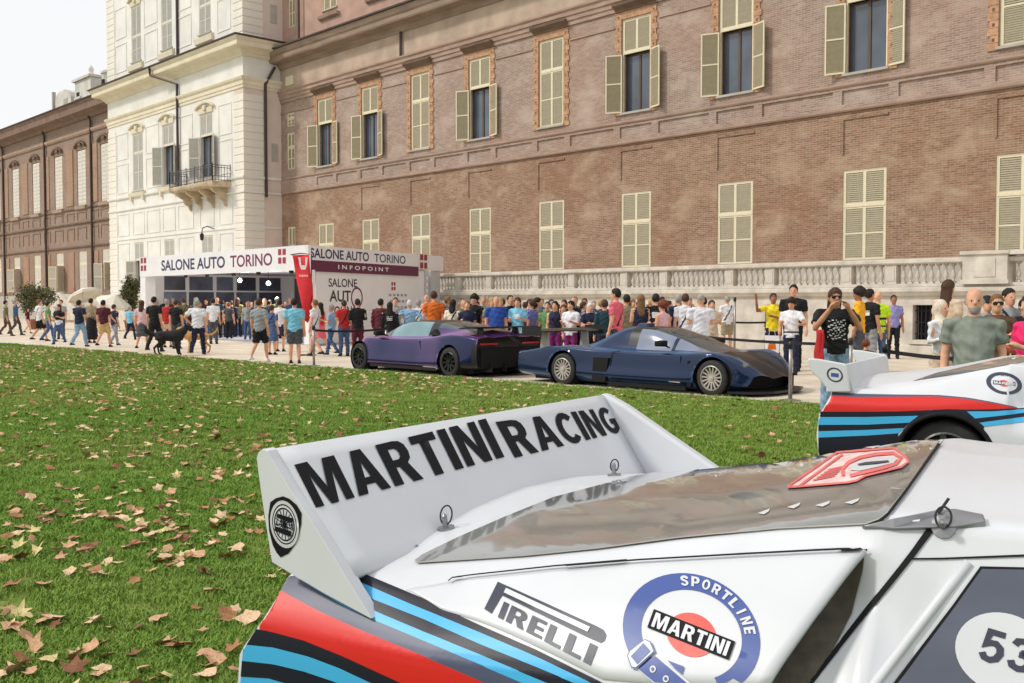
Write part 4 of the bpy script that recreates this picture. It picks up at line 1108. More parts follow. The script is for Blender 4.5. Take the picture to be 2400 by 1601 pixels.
def rally_base(fr, name, label, recess=True, rear=((.86, .33), .43)):
    root = thing(name, label, 'rally car', tuple(fr.A), fr.rz)
    root.scale = (fr.k,) * 3
    WHL = [rear, ((3.22, .31), .40)]
    near, far = rally_body(1, WHL, recess), rally_body(-1, WHL, recess)
    both = MB(); both.v = near.v + far.v; both.f = near.f + [[i + len(near.v) for i in q[::-1]] for q in far.f]; both.m = near.m + far.m
    n0 = len(near.v)
    b = both.build('body', WHITE, root, True, True)
    u = MB()                                            # floor pan and wheel wells
    u.box(.0, 3.7, .12, 1.66, .14, .22)
    for (sx, z), R_ in WHL:
        for s_, wy in ((1, .02), (-1, 2 * WM - .02)):
            ring = lambda w: [(sx + (R_ - .003) * math.cos(t), w, z + (R_ - .003) * math.sin(t)) for t in [math.pi * 2 * k / 28 for k in range(28)]]
            u.rings([ring(wy), ring(wy + s_ * .36)], cap=False); u.poly(ring(wy + s_ * .36))
    u.build('underbody', BLACKP, root)
    for (sx, z), R_ in WHL:
        m = MB(); ring = lambda r, w: [(sx + r * math.cos(t), w, z + r * math.sin(t)) for t in [math.pi * 2 * k / 40 for k in range(40)]]
        m.rings([ring(R_ - .014, .03), ring(R_ - .014, -.02), ring(R_ + .016, -.02), ring(R_ + .03, .03)], cap=False); m.build('arch_lip', BLACKP, root, True)
        wheel(root, (sx, .17, z), R_ - .05, .27, RIMW, 8, 'rally%.2f' % R_)
        w2 = wheel(root, (sx, 2 * WM - .17, z), R_ - .05, .27, RIMW, 8, 'rally%.2f' % R_); w2.rotation_euler = (0, 0, math.pi)
    return root, near, far
def prism_w(fr, out_s, w0, w1):                         # outline [(s,z)] between two w planes
    m = MB(); m.rings([[(s, w0, z) for s, z in out_s], [(s, w1, z) for s, z in out_s]]); return m
def bevel(o, w=.012, seg=3):
    b = o.modifiers.new('edges', 'BEVEL'); b.width = w; b.segments = seg; b.limit_method = 'ANGLE'; b.angle_limit = R(35)

def front_rally():
    fr = Frame(-.573, 2.32)
    root, near, far = rally_base(fr, 'rally_car', 'large white rally car in the foreground with tall rear spoiler and red and blue stripes')
    tb = fr.bvh(near, far)
    # ---- panel with the intake, standing off the body at its front edge
    m = MB(); NS, NV = 40, 14; P = []
    lo_s, lo_v = [], []                                 # lower edge of the panel runs just above the navy stripe
    for px, py in ((970, 1388), (1124, 1456), (1256, 1514), (1414, 1592), (1560, 1668)):
        h = fr.hit(tb, px, py)
        if h is None: continue
        q = rally_smooth([(0, .7)] + rally_rows(h[0].x, False)[3:6], 6)[6:]
        zq = [c[1] for c in q]; lo_s.append(h[0].x); lo_v.append(float(np.interp(h[0].z, zq, np.linspace(0, 1, len(zq)))))
    lo = sorted(zip(lo_s, lo_v)); lo_s, lo_v = [a for a, b in lo], [b for a, b in lo]
    for j in range(NV + 1):
        v = j / NV; s1 = 1.165 + (1.29 - 1.165) * v; s0 = .34 + .10 * v; row = []
        for i in range(NS + 1):
            s = s0 + (s1 - s0) * i / NS
            rr = rally_rows(s, False)[3:6]
            q = rally_smooth([(0, .7)] + rr, 6)[6:]
            v0 = float(np.interp(s, lo_s, lo_v)); x = (v0 + v * (1 - v0)) * (len(q) - 1); a = int(min(x, len(q) - 2)); p = np.array(q[a]) + (np.array(q[a + 1]) - np.array(q[a])) * (x - a)
            row.append((s, p[0] - .004, p[1] + .002))
        P.append(row)
    pan = MB(); pan.grid(P)
    po = pan.build('side_panel', WHITE, root, True); sm = po.modifiers.new('sheet', 'SOLIDIFY'); sm.thickness = .014; sm.offset = 1 if False else -1
    tp = fr.bvh(pan); tall = fr.bvh(near, far, pan)
    decal(fr, 'intake_shade', [[(2027, 1297), (2024, 1335), (1998, 1440), (1950, 1530), (1880, 1625), (1790, 1740), (1690, 1740), (1796, 1601)]], tb, M('intake_shade_paint', S(84, 78, 68), .8, var=.3, scale=30), root, .003, 20)  # shade of the scoop, painted as a dark patch on the body
    # ---- spoiler
    EP = [fr.onW(*p, .02) for p in ((637, 1318), (621, 1218), (610, 1144), (601, 1074), (606, 1060), (616, 1052))] + [fr.onW(*p, .055) for p in ((652, 1052), (662, 1072), (708, 1148), (756, 1218), (817, 1315), (849, 1368), (894, 1440))] + [fr.onW(*p, .02) for p in ((868, 1450), (755, 1389))]
    ep = prism_w(fr, [(p[0], p[2]) for p in EP], .02, .055)
    e = ep.build('end_plate', WHITE, root, False, True); bevel(e, .007, 3)
    nt_, nb = fr.onW(648, 1050, .05), fr.onW(836, 1350, .05)
    ft, fb = fr.onW(1414, 925, 1.70), fr.onW(1520, 1118, 1.70)
    ns = 24; pl = MB(); P = []
    for j in range(9):
        v = j / 8; row = []
        for i in range(ns + 1):
            t = i / ns; a = nt_ + (nb - nt_) * v; b = ft + (fb - ft) * v; row.append(a + (b - a) * t)
        P.append(row)
    pl.grid(P); plo = pl.build('spoiler_plate', WHITE, root, True); q = plo.modifiers.new('sheet', 'SOLIDIFY'); q.thickness = .03; q.offset = 1
    tpl = fr.bvh(pl)
    FP = [fr.onW(*p, 1.70) for p in ((1405, 922), (1420, 926), (1464, 951), (1560, 1018), (1640, 1073), (1700, 1115))]
    out = [(p[0], p[2]) for p in FP] + [(FP[-1][0], .9), (FP[0][0] - .05, .95)]
    o = prism_w(fr, out, 1.70, 1.755).build('end_plate', WHITE, root, False, True); bevel(o, .012, 3)
    text_px(fr, 'lettering', 'MARTINI', [(688, 1091), (1137, 982), (1181, 1072), (739, 1192)], tpl, INK, root, .035, .92)
    text_px(fr, 'lettering', 'RACING', [(1158, 978), (1424, 955), (1458, 1013), (1206, 1074)] if False else [(1160, 990), (1425, 955), (1457, 1012), (1206, 1074)], tpl, INK, root, .035, .92)
    # shield badge on the end plate
    te = fr.bvh(prism_w(fr, [(p[0], p[2]) for p in EP], .02, .055))
    z6 = lambda pts: [(590 + x * .1849, 1040 + y * .1849) for x, y in pts]
    sh = z6([(240, 740), (310, 690), (400, 665), (480, 695), (570, 770), (635, 880), (630, 1020), (600, 1160), (550, 1280), (470, 1390), (370, 1440), (320, 1380), (270, 1280), (225, 1100), (215, 920)])
    decal(fr, 'badge', [sh], te, INK, root, .0015)
    c, U, V = (590 + 425 * .1849, 1040 + 1020 * .1849), (35, 3), (-4, -58)
    def ring(r0, r1, mat, off, a0=0, a1=2 * math.pi, tree=te, c=c, U=U, V=V, n=36, name='badge_ring'):
        a, b = ell(c, U, V, r0, a0, a1, n), ell(c, U, V, r1, a0, a1, n); k = len(a)
        pol = [[a[i], b[i], b[(i + 1) % k], a[(i + 1) % k]] for i in range(k if a1 - a0 > 6.2 else k - 1)]
        return decal(fr, name, pol, tree, mat, root, off)
    ring(.82, .96, PANELG, .0025); ring(.0, .76, WHITE, .0025)
    ring(.62, .68, INK, .0035)
    for k in range(8): t = math.pi * k / 8; decal(fr, 'badge_spoke', strip([(c[0] + .6 * (U[0] * math.cos(t) + V[0] * math.sin(t)), c[1] + .6 * (U[1] * math.cos(t) + V[1] * math.sin(t))), (c[0] - .6 * (U[0] * math.cos(t) + V[0] * math.sin(t)), c[1] - .6 * (U[1] * math.cos(t) + V[1] * math.sin(t)))], 1.6), te, INK, root, .0035)
    decal(fr, 'badge_bar', [z6([(340, 880), (545, 945), (525, 1000), (330, 930)])], te, INK, root, .0045)
    decal(fr, 'badge_bar', [z6([(310, 1040), (520, 1105), (505, 1175), (300, 1095)])], te, INK, root, .0045)
    text_px(fr, 'badge_lettering', 'LANCIA', z6([(335, 940), (545, 1005), (540, 1090), (320, 1030)]), te, INK, root, .02, 1, .0045)
    # ---- stripes
    L0 = ext([(622, 1322), (638, 1318), (714, 1366), (806, 1421), (875, 1453), (992, 1502), (1124, 1557), (1227, 1601)])
    L1 = ext([(609, 1350), (673, 1393), (755, 1436), (857, 1482), (970, 1528), (1124, 1594), (1145, 1603)])
    L2 = ext([(580, 1470), (632, 1479), (714, 1501), (806, 1538), (939, 1599)])
    L3 = ext([(573, 1510), (642, 1517), (724, 1538), (796, 1565), (869, 1599)])
    L4 = ext([(569, 1548), (642, 1556), (714, 1573), (785, 1597)])
    L5 = ext([(566, 1585), (632, 1589), (665, 1599)])
    U0 = ext([(800, 1316), (826, 1327), (860, 1349), (970, 1395), (992, 1404), (1124, 1466), (1256, 1523), (1414, 1601)])
    U1 = ext([(800, 1345), (853, 1369), (965, 1418), (1124, 1483), (1256, 1539), (1385, 1600)])
    U2 = ext([(800, 1370), (876, 1406), (992, 1452), (1124, 1510), (1256, 1563), (1348, 1601)])
    U3 = ext([(800, 1396), (897, 1441), (992, 1481), (1124, 1534), (1282, 1600)])
    for a, b, mat in ((L0, L1, CSTR_G), (L1, L2, CSTR_R), (L2, L3, CSTR_N), (L3, L4, CSTR_B), (L4, L5, CSTR_N), (U0, U1, CSTR_N), (U1, U2, CSTR_B), (U2, U3, CSTR_N), (U3, L0[2:], CSTR_B)):
        decal(fr, 'stripe', strips_between(a, b, 40), tb, mat, root, .003, 12, None, .8)
    L6 = ext([(560, 1640), (640, 1650)], 500)
    decal(fr, 'stripe', strips_between(L5, ext([(562, 1625), (632, 1632), (665, 1642)]), 20), tb, CSTR_B, root, .002, 40)
    # ---- panel lettering and roundel
    f2 = lambda pts: [(860 + x * .2637, 1320 + y * .2637) for x, y in pts]
    decal(fr, 'tyre_logo', [f2([(1165, 168), (2040, 560), (2105, 595), (2130, 640), (2115, 690), (2080, 710), (1940, 650), (1205, 290), (1110, 452), (1045, 408)])], tp, LOGOD, root, .0015)
    decal(fr, 'tyre_logo_slot', [f2([(1240, 228), (1988, 572), (1965, 615), (1220, 268)])], tp, WHITE, root, .003)
    text_px(fr, 'lettering', 'IRELLI', f2([(1222, 345), (2055, 742), (1990, 912), (1165, 482)]), tp, LOGOD, root, .03, 1.05, .002)
    z3 = lambda x, y: (1440 + x * .1792, 1320 + y * .1792)
    c3 = z3(1010, 940); U3_, V3_ = (858 * .1792, 343 * .1792), (265 * .1792, -728 * .1792)
    ring(.735, 1.0, LOGOB, .0015, tree=tp, c=c3, U=U3_, V=V3_, n=56, name='roundel_ring')
    ring(.0, .36, LOGOR, .0015, tree=tp, c=c3, U=U3_, V=V3_, n=36, name='roundel_disc')
    bar = lambda x, y: (c3[0] + x * U3_[0] - y * V3_[0], c3[1] + x * U3_[1] - y * V3_[1])
    decal(fr, 'roundel_bar', [[bar(-.62, -.165), bar(.62, -.165), bar(.62, .165), bar(-.62, .165)]], tp, INK, root, .0028)
    text_px(fr, 'lettering', 'MARTINI', [bar(-.57, -.125), bar(.57, -.125), bar(.57, .125), bar(-.57, .125)], tp, WHITE, root, .03, 1.0, .0042)
    word = 'SPORTLINE'; a0, a1 = R(119), R(24)
    for i, ch in enumerate(word):
        a = a0 + (a1 - a0) * (i + .5) / len(word); hw = abs(a1 - a0) / len(word) * .36
        if ch == 'I': hw *= .3
        pt = lambda ang, r: (c3[0] + r * (U3_[0] * math.cos(ang) + V3_[0] * math.sin(ang)), c3[1] + r * (U3_[1] * math.cos(ang) + V3_[1] * math.sin(ang)))
        text_px(fr, 'lettering', ch, [pt(a + hw, .955), pt(a - hw, .955), pt(a - hw, .79), pt(a + hw, .79)], tp, WHITE, root, .03, 1, .003)
    zz = lambda pts: [z3(x, y) for x, y in pts]
    decal(fr, 'belt_strap', [zz([(320, 1400), (560, 1205), (1010, 1580), (1150, 1760), (760, 1780), (520, 1570)])], tp, WHITE, root, .003)
    decal(fr, 'belt_strap', [zz([(328, 1395), (545, 1225), (970, 1585), (1100, 1760), (780, 1770), (530, 1560)])], tp, LOGOB, root, .0042)
    decal(fr, 'belt_end', [zz([(700, 1275), (920, 1360), (890, 1460), (800, 1390)])], tp, LOGOB, root, .003)
    decal(fr, 'buckle', [zz([(175, 1220), (210, 1150), (410, 1005), (490, 1040), (545, 1170), (300, 1395), (235, 1385)])], tp, LOGOB, root, .005)
    decal(fr, 'buckle', [zz([(190, 1225), (225, 1165), (410, 1020), (475, 1050), (528, 1168), (295, 1375), (245, 1365)])], tp, WHITE, root, .0062)
    decal(fr, 'buckle', [zz([(232, 1235), (395, 1065), (488, 1165), (315, 1335)])], tp, LOGOB, root, .0074)
    for x, y in ((515, 1395), (685, 1520)):
        decal(fr, 'belt_hole', [ell(z3(x, y), (7, 2), (2, -8), 1.0, n=16)], tp, WHITE, root, .0055); decal(fr, 'belt_hole', [ell(z3(x, y), (7, 2), (2, -8), .5, n=16)], tp, LOGOB, root, .0065)
    # ---- rear window cover over the engine
    GL = [(973, 1316), (990, 1303), (1074, 1262), (1186, 1213), (1298, 1168), (1400, 1141), (1477, 1120), (1579, 1101), (1664, 1090), (1783, 1069), (1932, 1046), (2059, 1030), (2202, 1034), (2123, 1150), (2078, 1206), (2060, 1219), (2030, 1230), (1825, 1241), (1591, 1264), (1400, 1289), (1230, 1306), (980, 1322)]
    decal(fr, 'engine_window', [GL], tb, TINT, root, .004, 28)
    decal(fr, 'window_seam', strip([(2212, 1030), (2130, 1146), (2086, 1204), (2064, 1224), (2040, 1234)], 7), tb, BLACKP, root, .005, 20)
    decal(fr, 'window_edge', strip(GL[13:] + GL[:1], 3), tb, M('clear_edge', S(150, 148, 142), .4), root, .0045, 20)
    RIV = M('rivet', S(200, 200, 200), .4, var=.05)
    for x, y, w in ((1792, 1204, 14), (1862, 1190, 16), (1930, 1186, 18), (1998, 1180, 18), (2048, 1048, 20), (2102, 1036, 22), (1990, 1062, 14)):
        decal(fr, 'vent_slot', [[(x - w, y + 5), (x + w, y - 6), (x + w * .8, y + 1), (x, y + 8)]], tb, RIV, root, .006, 20)
    # rally plate on the window
    f7 = lambda pts: [(1800 + x * .2552, 980 + y * .2552) for x, y in pts]
    RP = f7([(185, 660), (640, 340), (1080, 308), (1150, 302), (1190, 325), (1270, 390), (1295, 430), (1230, 480), (900, 560), (820, 605), (740, 622), (240, 662)])
    RPB = M('plate_red', S(212, 104, 100), .5, var=.15, scale=12)
    decal(fr, 'rally_plate_edge', [[(x - 2, y + 5) for x, y in RP]], tb, RPB, root, .003, 20)
    decal(fr, 'rally_plate', [RP], tb, PINK, root, .006, 20)
    decal(fr, 'rally_plate_border', strip(RP + RP[:1], 5), tb, RPB, root, 0.008, 20)
    decal(fr, 'rally_plate_border', strip(f7([(300, 650), (690, 360)]), 5), tb, RPB, root, 0.008, 20)
    decal(fr, 'rally_plate_ring', strip(f7([(700, 560), (690, 500), (740, 440), (850, 390), (1000, 360), (1150, 350), (1230, 395), (1180, 450), (1050, 490), (860, 535), (760, 560)]), 8), tb, RPB, root, 0.008, 20)
    decal(fr, 'rally_plate_oval', [f7([(760, 510), (780, 460), (860, 420), (1000, 395), (1150, 385), (1190, 405), (1160, 440), (1030, 475), (850, 515)])], tb, WHITE, root, 0.008, 20)
    decal(fr, 'rally_plate_mark', [f7([(830, 460), (900, 442), (1110, 426), (1118, 440), (1000, 457), (840, 470)])], tb, LOGOD, root, .010, 20)
    for k in range(5):
        t = k / 5; decal(fr, 'rally_plate_line', strip(f7([(420 + 170 * t, 600 - 120 * t), (620 + 110 * t, 560 - 110 * t)]), 3), tb, RPB, root, 0.008, 20)
    # ---- seams and door
    decal(fr, 'panel_seam', strip([(1052, 1368), (1062, 1360), (1120, 1353), (1300, 1334), (1500, 1318), (1760, 1303), (2036, 1289)], 2.5, 5), tall, BLACKP, root, .008, 12)
    decal(fr, 'door_seam', strip([(2184, 1238), (2138, 1300), (2010, 1462), (1898, 1605), (1790, 1740)], 17, 8), tb, BLACKP, root, .003, 20)
    decal(fr, 'roof_seam', strip([(2136, 1311), (2210, 1310), (2400, 1303), (2700, 1296)], 4, 6), tb, BLACKP, root, .003, 20)
    decal(fr, 'deck_seam', strip([(852, 1338), (868, 1322), (905, 1308), (980, 1280)], 2.2), tb, LOGOD, root, .003, 20)
    DW = [(2302, 1335), (2420, 1337), (2720, 1345), (2800, 1600), (2700, 1800), (1950, 1800), (2102, 1605), (2164, 1521), (2239, 1423)]
    decal(fr, 'window_gasket', [[(2298, 1328), (2730, 1338), (2830, 1600), (2720, 1815), (1925, 1815), (2094, 1600), (2158, 1516), (2234, 1417)]], tb, BLACKP, root, .003, 40)
    decal(fr, 'door_window', [DW], tb, DGLASS, root, .005, 40)
    z4 = lambda pts: [(2000 + x * .2876, 1150 + y * .2876) for x, y in pts]
    oc = z4([(1230, 1330)])[0]
    decal(fr, 'number_oval', [ell(oc, (112, 34), (22, -90), 1.0, n=48)], tb, WHITE, root, .0065)
    text_px(fr, 'start_number', '53', z4([(1075, 1112), (1500, 1240), (1440, 1510), (1010, 1372)]), tb, LOGOD, root, .035, 1.05, .0078)
    # bead added along the window pillar to give the crease its shading
    pts = [h[0] for h in (fr.hit(tb, x, y) for x, y in ((2270, 1318), (2200, 1408), (2126, 1504), (2052, 1601), (1990, 1680))) if h]
    m = MB(); m.tube(pts, .009, 8); m.build('crease_bead', WHITE, root, True)
    # ---- hinge plates and bonnet pins
    def raised(name, px, h, mat, tree=tb):
        top = []; bot = []
        for p in px:
            hh = fr.hit(tree, *p)
            if hh is None: return None
            top.append(hh[0] + hh[1] * h); bot.append(hh[0] - hh[1] * .01)
        m = MB(); m.rings([bot, top]); o = m.build(name, mat, root); bevel(o, .003, 2); return o
    hp = z4([(70, 312), (330, 250), (700, 195), (830, 195), (1060, 238), (1082, 292), (820, 308), (330, 326)])
    raised('hinge_plate', hp, .012, ALU)
    def pin(px, py, r, name='bonnet_pin'):
        h = fr.hit(tb, px, py)
        if h is None: return
        c, n = h[0], h[1]
        m = MB(); a = n.orthogonal().normalized(); b = n.cross(a)
        m.rings([[c + (a * math.cos(t) + b * math.sin(t)) * rr + n * z for t in [2 * math.pi * k / 10 for k in range(10)]] for rr, z in ((.022, 0), (.022, .006), (.007, .008), (.007, .035), (.003, .04))])
        o = m.build(name, ALU, root)
        cc = c + n * .018; rx = Vector((1, 0, 0)) * r; up = Vector((0, .25, 1)).normalized() * r * 1.1
        m = MB(); m.tube([cc + up * .75 + rx * math.cos(t) * .8 + up * math.sin(t) for t in [2 * math.pi * k / 20 for k in range(21)]], .0022, 5); m.build('pin_ring', IRON, o)
    pin(1046, 1240, .022); pin(1440, 1115, .017); pin(2212, 1236, .017); pin(2338, 990, .017)
    h = fr.hit(tb, 2206, 1210)[0]; m = MB(); m.tube([h + Vector((-.008, -.004, .0)), h + Vector((.012, .006, .034))], .0028, 6); m.build('pin_lever', IRON, root)
    tag(root, None, None)
    return fr
front_rally()

def back_rally():
    z0 = 7.85; fr = Frame((1921 - CX) / F * z0 + .075, z0, .95)
    ac = fr.onW(2214, 1078, 0.0); ra = 107 / F * 7.45 / .95
    root, near, far = rally_base(fr, 'rally_car', 'second white rally car at the right edge with red band above two blue stripes', False, ((float(ac[0]), float(ac[2])), ra))
    tb = fr.bvh(near, far)
    k = .2382; f5 = lambda pts: [(1840 + x * k, 800 + y * k) for x, y in pts]
    P = lambda pts, w: [fr.onW(*p, w) for p in f5(pts)]
    EP = P([(215, 190), (235, 168), (330, 175), (600, 225), (615, 260), (640, 500), (400, 500), (405, 460), (360, 400), (260, 300)], .02)
    m = prism_w(fr, [(p[0], p[2]) for p in EP], .02, .06); e = m.build('end_plate', WHITE, root, False, True); bevel(e, .01, 2); te = fr.bvh(m)
    s1, zt = EP[3][0], EP[3][2]; sb = EP[5][0]
    m = MB(); m.rings([[(s1 - .05, w, zt - .01), (s1 - .01, w, zt - .01), (sb + .03, w, .93), (sb - .01, w, .93)] for w in (.06, 1.72)]); m.build('spoiler_plate', WHITE, root)
    m = prism_w(fr, [(p[0], p[2]) for p in EP], 1.72, 1.76); e2 = m.build('end_plate', WHITE, root, False, True); bevel(e2, .01, 2)
    c = f5([(490, 330)])[0]
    a, b = ell(c, (19, 3), (0, -17), .8, n=28), ell(c, (19, 3), (0, -17), 1.0, n=28)
    decal(fr, 'badge_ring', [[a[i], b[i], b[(i + 1) % 28], a[(i + 1) % 28]] for i in range(28)], te, LOGOD, root, .002)
    decal(fr, 'badge_bar', [[(c[0] - 9, c[1] - 5), (c[0] + 9, c[1] - 3), (c[0] + 9, c[1] + 6), (c[0] - 9, c[1] + 4)]], te, LOGOB, root, .002)
    G0 = f5([(335, 492), (700, 518), (1050, 526), (1500, 530), (1800, 556), (2080, 605), (2280, 650)])
    G1 = f5([(328, 532), (700, 552), (1050, 549), (1500, 546), (1800, 571), (2080, 616), (2280, 656)])
    G2 = f5([(328, 692), (700, 692), (1100, 690), (1350, 680), (1600, 668), (1800, 672), (2050, 668), (2280, 660)])
    decal(fr, 'stripe', strips_between(G0, G1), tb, CSTR_G, root, .004, 8); decal(fr, 'stripe', strips_between(G1, G2), tb, CSTR_R, root, .004, 8)
    B = [(328, 1180), (700, 1180), (1060, 1180)]
    A0 = f5([(328, 745), (800, 745), (1310, 733)]); A1 = f5([(328, 822), (800, 820), (1225, 800)])
    D0 = f5([(328, 885), (800, 872), (1170, 853)]); D1 = f5([(328, 947), (800, 927), (1115, 905)])
    G2s = f5([(328, 692), (700, 692), (1100, 690), (1440, 676)])
    decal(fr, 'stripe', strips_between(G2s, A0), tb, CSTR_N, root, .004, 8, None, .5); decal(fr, 'stripe', strips_between(A0, A1), tb, CSTR_B, root, .004, 8, None, .5)
    decal(fr, 'stripe', strips_between(A1, D0), tb, CSTR_N, root, .004, 8, None, .5); decal(fr, 'stripe', strips_between(D0, D1), tb, CSTR_B, root, .004, 8, None, .5)
    decal(fr, 'stripe', strips_between(D1, f5(B)), tb, CSTR_N, root, .004, 8, None, .5)
    decal(fr, 'arch_band', strips_between(f5([(1060, 1000), (1225, 800), (1310, 733), (1440, 676), (1560, 664), (1700, 668), (1800, 690), (1870, 758), (1960, 840)]), f5([(1130, 1130), (1180, 960), (1260, 850), (1400, 750), (1560, 690), (1700, 720), (1800, 790), (1880, 880), (1930, 960)])), tb, CSTR_N, root, .0035, 8, None, .5)
    E0 = f5([(1790, 690), (2050, 690), (2351, 668), (2800, 700)]); E1 = f5([(1870, 760), (2100, 735), (2351, 705), (2800, 740)])
    E2 = f5([(1920, 800), (2150, 770), (2351, 745), (2800, 780)]); E3 = f5([(1960, 840), (2200, 812), (2351, 795), (2800, 830)])
    decal(fr, 'stripe', strips_between(f5([(1640, 668), (1800, 672), (2050, 668), (2351, 658), (2800, 680)]), E0), tb, CSTR_N, root, .004, 8, None, .5)
    decal(fr, 'stripe', strips_between(E0, E1), tb, CSTR_B, root, .004, 8, None, .5); decal(fr, 'stripe', strips_between(E1, E2), tb, CSTR_N, root, .004, 8, None, .5); decal(fr, 'stripe', strips_between(E2, E3), tb, CSTR_B, root, .004, 8, None, .5)
    c = f5([(2155, 415)])[0]; U, V = (42, 5), (0, -26)
    a, b = ell(c, U, V, .74, n=32), ell(c, U, V, 1.0, n=32)
    decal(fr, 'roundel_ring', [[a[i], b[i], b[(i + 1) % 32], a[(i + 1) % 32]] for i in range(32)], tb, LOGOD, root, .002)
    decal(fr, 'roundel_disc', [ell(c, U, V, .3, n=24)], tb, LOGOR, root, .002)
    decal(fr, 'roundel_bar', [[(c[0] - 26, c[1] - 7), (c[0] + 26, c[1] - 3), (c[0] + 26, c[1] + 6), (c[0] - 26, c[1] + 2)]], tb, LOGOD, root, .003)
    text_px(fr, 'lettering', 'MARTINI', [(c[0] - 24, c[1] - 5), (c[0] + 24, c[1] - 1), (c[0] + 24, c[1] + 5), (c[0] - 24, c[1] + 1)], tb, WHITE, root, .03, 1, .0042)
    text_px(fr, 'lettering', 'SPORTLINE', f5([(2080, 318), (2240, 330), (2240, 350), (2080, 338)]), tb, LOGOD, root, .02, 1, .003)
    decal(fr, 'engine_window', [f5([(1250, 395), (1400, 370), (1720, 322), (2351, 205), (2500, 180), (2500, 100), (2000, 200), (1500, 310)])], tb, TINT, root, .004)
back_rally()

# ================================================================== sports cars
def loft_car(L, st, tabs, hw, wheels, RA, matfn, mats, nr=8, nose_round=.25):
    """st: stations; tabs: {row: (y list, z list)}; near and far halves in one shell"""
    xs = np.arange(0, L + .001, .036); rows = sorted(tabs)
    def sm(a):
        k = np.array([1, 4, 6, 4, 1.]) / 16
        for _ in range(6): a = np.convolve(np.r_[[a[0]] * 2, a, [a[-1]] * 2], k, 'valid')
        return a
    G = np.array([[sm(np.interp(xs, st, tabs[r][c])) for c in (0, 1)] for r in rows])      # rows,2,nx
    prof = []
    for i, x in enumerate(xs):
        pts = [G[r, :, i] for r in range(len(rows))]; out = []
        for a in range(len(pts) - 1):
            p0, p1, p2, p3 = pts[max(0, a - 1)], pts[a], pts[a + 1], pts[min(len(pts) - 1, a + 2)]
            for j in range(nr):
                t = j / nr; m1, m2 = (p2 - p0) * .5, (p3 - p1) * .5
                out.append((2 * t ** 3 - 3 * t ** 2 + 1) * p1 + (t ** 3 - 2 * t ** 2 + t) * m1 * .8 + (-2 * t ** 3 + 3 * t ** 2) * p2 + (t ** 3 - t ** 2) * m2 * .8)
        out.append(pts[-1]); prof.append(out)
    prof = np.array(prof)                                # nx, np, 2
    npnt = prof.shape[1]; m = MB()
    X = np.repeat(xs[:, None], npnt, 1)
    Y, Z = prof[:, :, 0] * hw, prof[:, :, 1]
    # round the nose in plan: outer points sit further back
    f = np.clip((X - (L - 1.2)) / 1.2, 0, 1); X = X - f ** 2 * nose_round * np.clip(np.abs(Y) / hw, 0, 1) ** 2
    for cx, cz in wheels:
        d = np.hypot(X - cx, Z - cz); ok = (np.abs(d - RA) < .03) & (np.abs(Y) > .6 * hw); k = np.where(ok, RA / np.maximum(d, .01), 1)
        X = cx + (X - cx) * k; Z = cz + (Z - cz) * k
    for sgn in (1, -1):
        n0 = len(m.v)
        for i in range(len(xs)):
            for j in range(npnt): m.vert((X[i, j], sgn * Y[i, j], Z[i, j]))
        for i in range(len(xs) - 1):
            for j in range(npnt - 1):
                cx, cz, cy = X[i:i + 2, j:j + 2].mean(), Z[i:i + 2, j:j + 2].mean(), abs(Y[i:i + 2, j:j + 2].mean())
                if any(math.hypot(cx - a, cz - b) < RA - .003 and cy > .6 * hw for a, b in wheels): continue
                q = [n0 + i * npnt + j, n0 + (i + 1) * npnt + j, n0 + (i + 1) * npnt + j + 1, n0 + i * npnt + j + 1]
                m.f.append(q if sgn < 0 else q[::-1]); m.m.append(matfn(cx, (j + .5) / nr, cy, cz))
    a = [j for j in range(npnt)]; b = [len(xs) * npnt + j for j in range(npnt)][::-1]
    m.f.append(a + b[1:]); m.m.append(mats['tail'])
    return m
def car_wells(m, wheels, RA, hw):
    for cx, cz in wheels:
        for s in (1, -1):
            ring = lambda y: [(cx + (RA - .002) * math.cos(t), s * y, cz + (RA - .002) * math.sin(t)) for t in [2 * math.pi * k / 28 for k in range(28)]]
            m.rings([ring(hw * .97), ring(hw * .62)], cap=False); m.poly(ring(hw * .62))
def paint(name, c1, c2, rough=.25, metal=.5):          # flip-flop pearl paint
    m = M(name, c1, rough, metal, var=0, coat=.35); t = m.node_tree; p = t.nodes['Principled BSDF']
    lw = t.nodes.new('ShaderNodeLayerWeight'); lw.inputs[0].default_value = .45
    mx = t.nodes.new('ShaderNodeMixRGB'); mx.inputs[1].default_value = (*c1, 1); mx.inputs[2].default_value = (*c2, 1)
    pw = t.nodes.new('ShaderNodeMapRange'); pw.inputs[1].default_value = .34; pw.inputs[2].default_value = .76; t.links.new(lw.outputs['Facing'], pw.inputs[0]); t.links.new(pw.outputs[0], mx.inputs[0]); t.links.new(mx.outputs[0], p.inputs['Base Color']); return m
CARBON = M('carbon_panel', S(34, 33, 36), .28, var=.2, scale=12, spec=.35)
CGLASS = M('car_glass', (.05, .07, .08), .04, var=.1, spec=.9)
CGLASS2 = M('car_side_glass', S(116, 146, 152), .08, var=.15, scale=2, spec=.6)
CGLASS3 = M('car_plexi', S(124, 132, 152), .12, var=.12, scale=2, spec=.6)
RIMB = M('black_rim', S(30, 30, 32), .35, metal=.5, var=.1)
RIMS = M('silver_rim', S(172, 166, 156), .4, metal=.15, var=.1)
TAIL_R = M('tail_lamp', S(170, 24, 20), .2, var=.1, spec=.8)

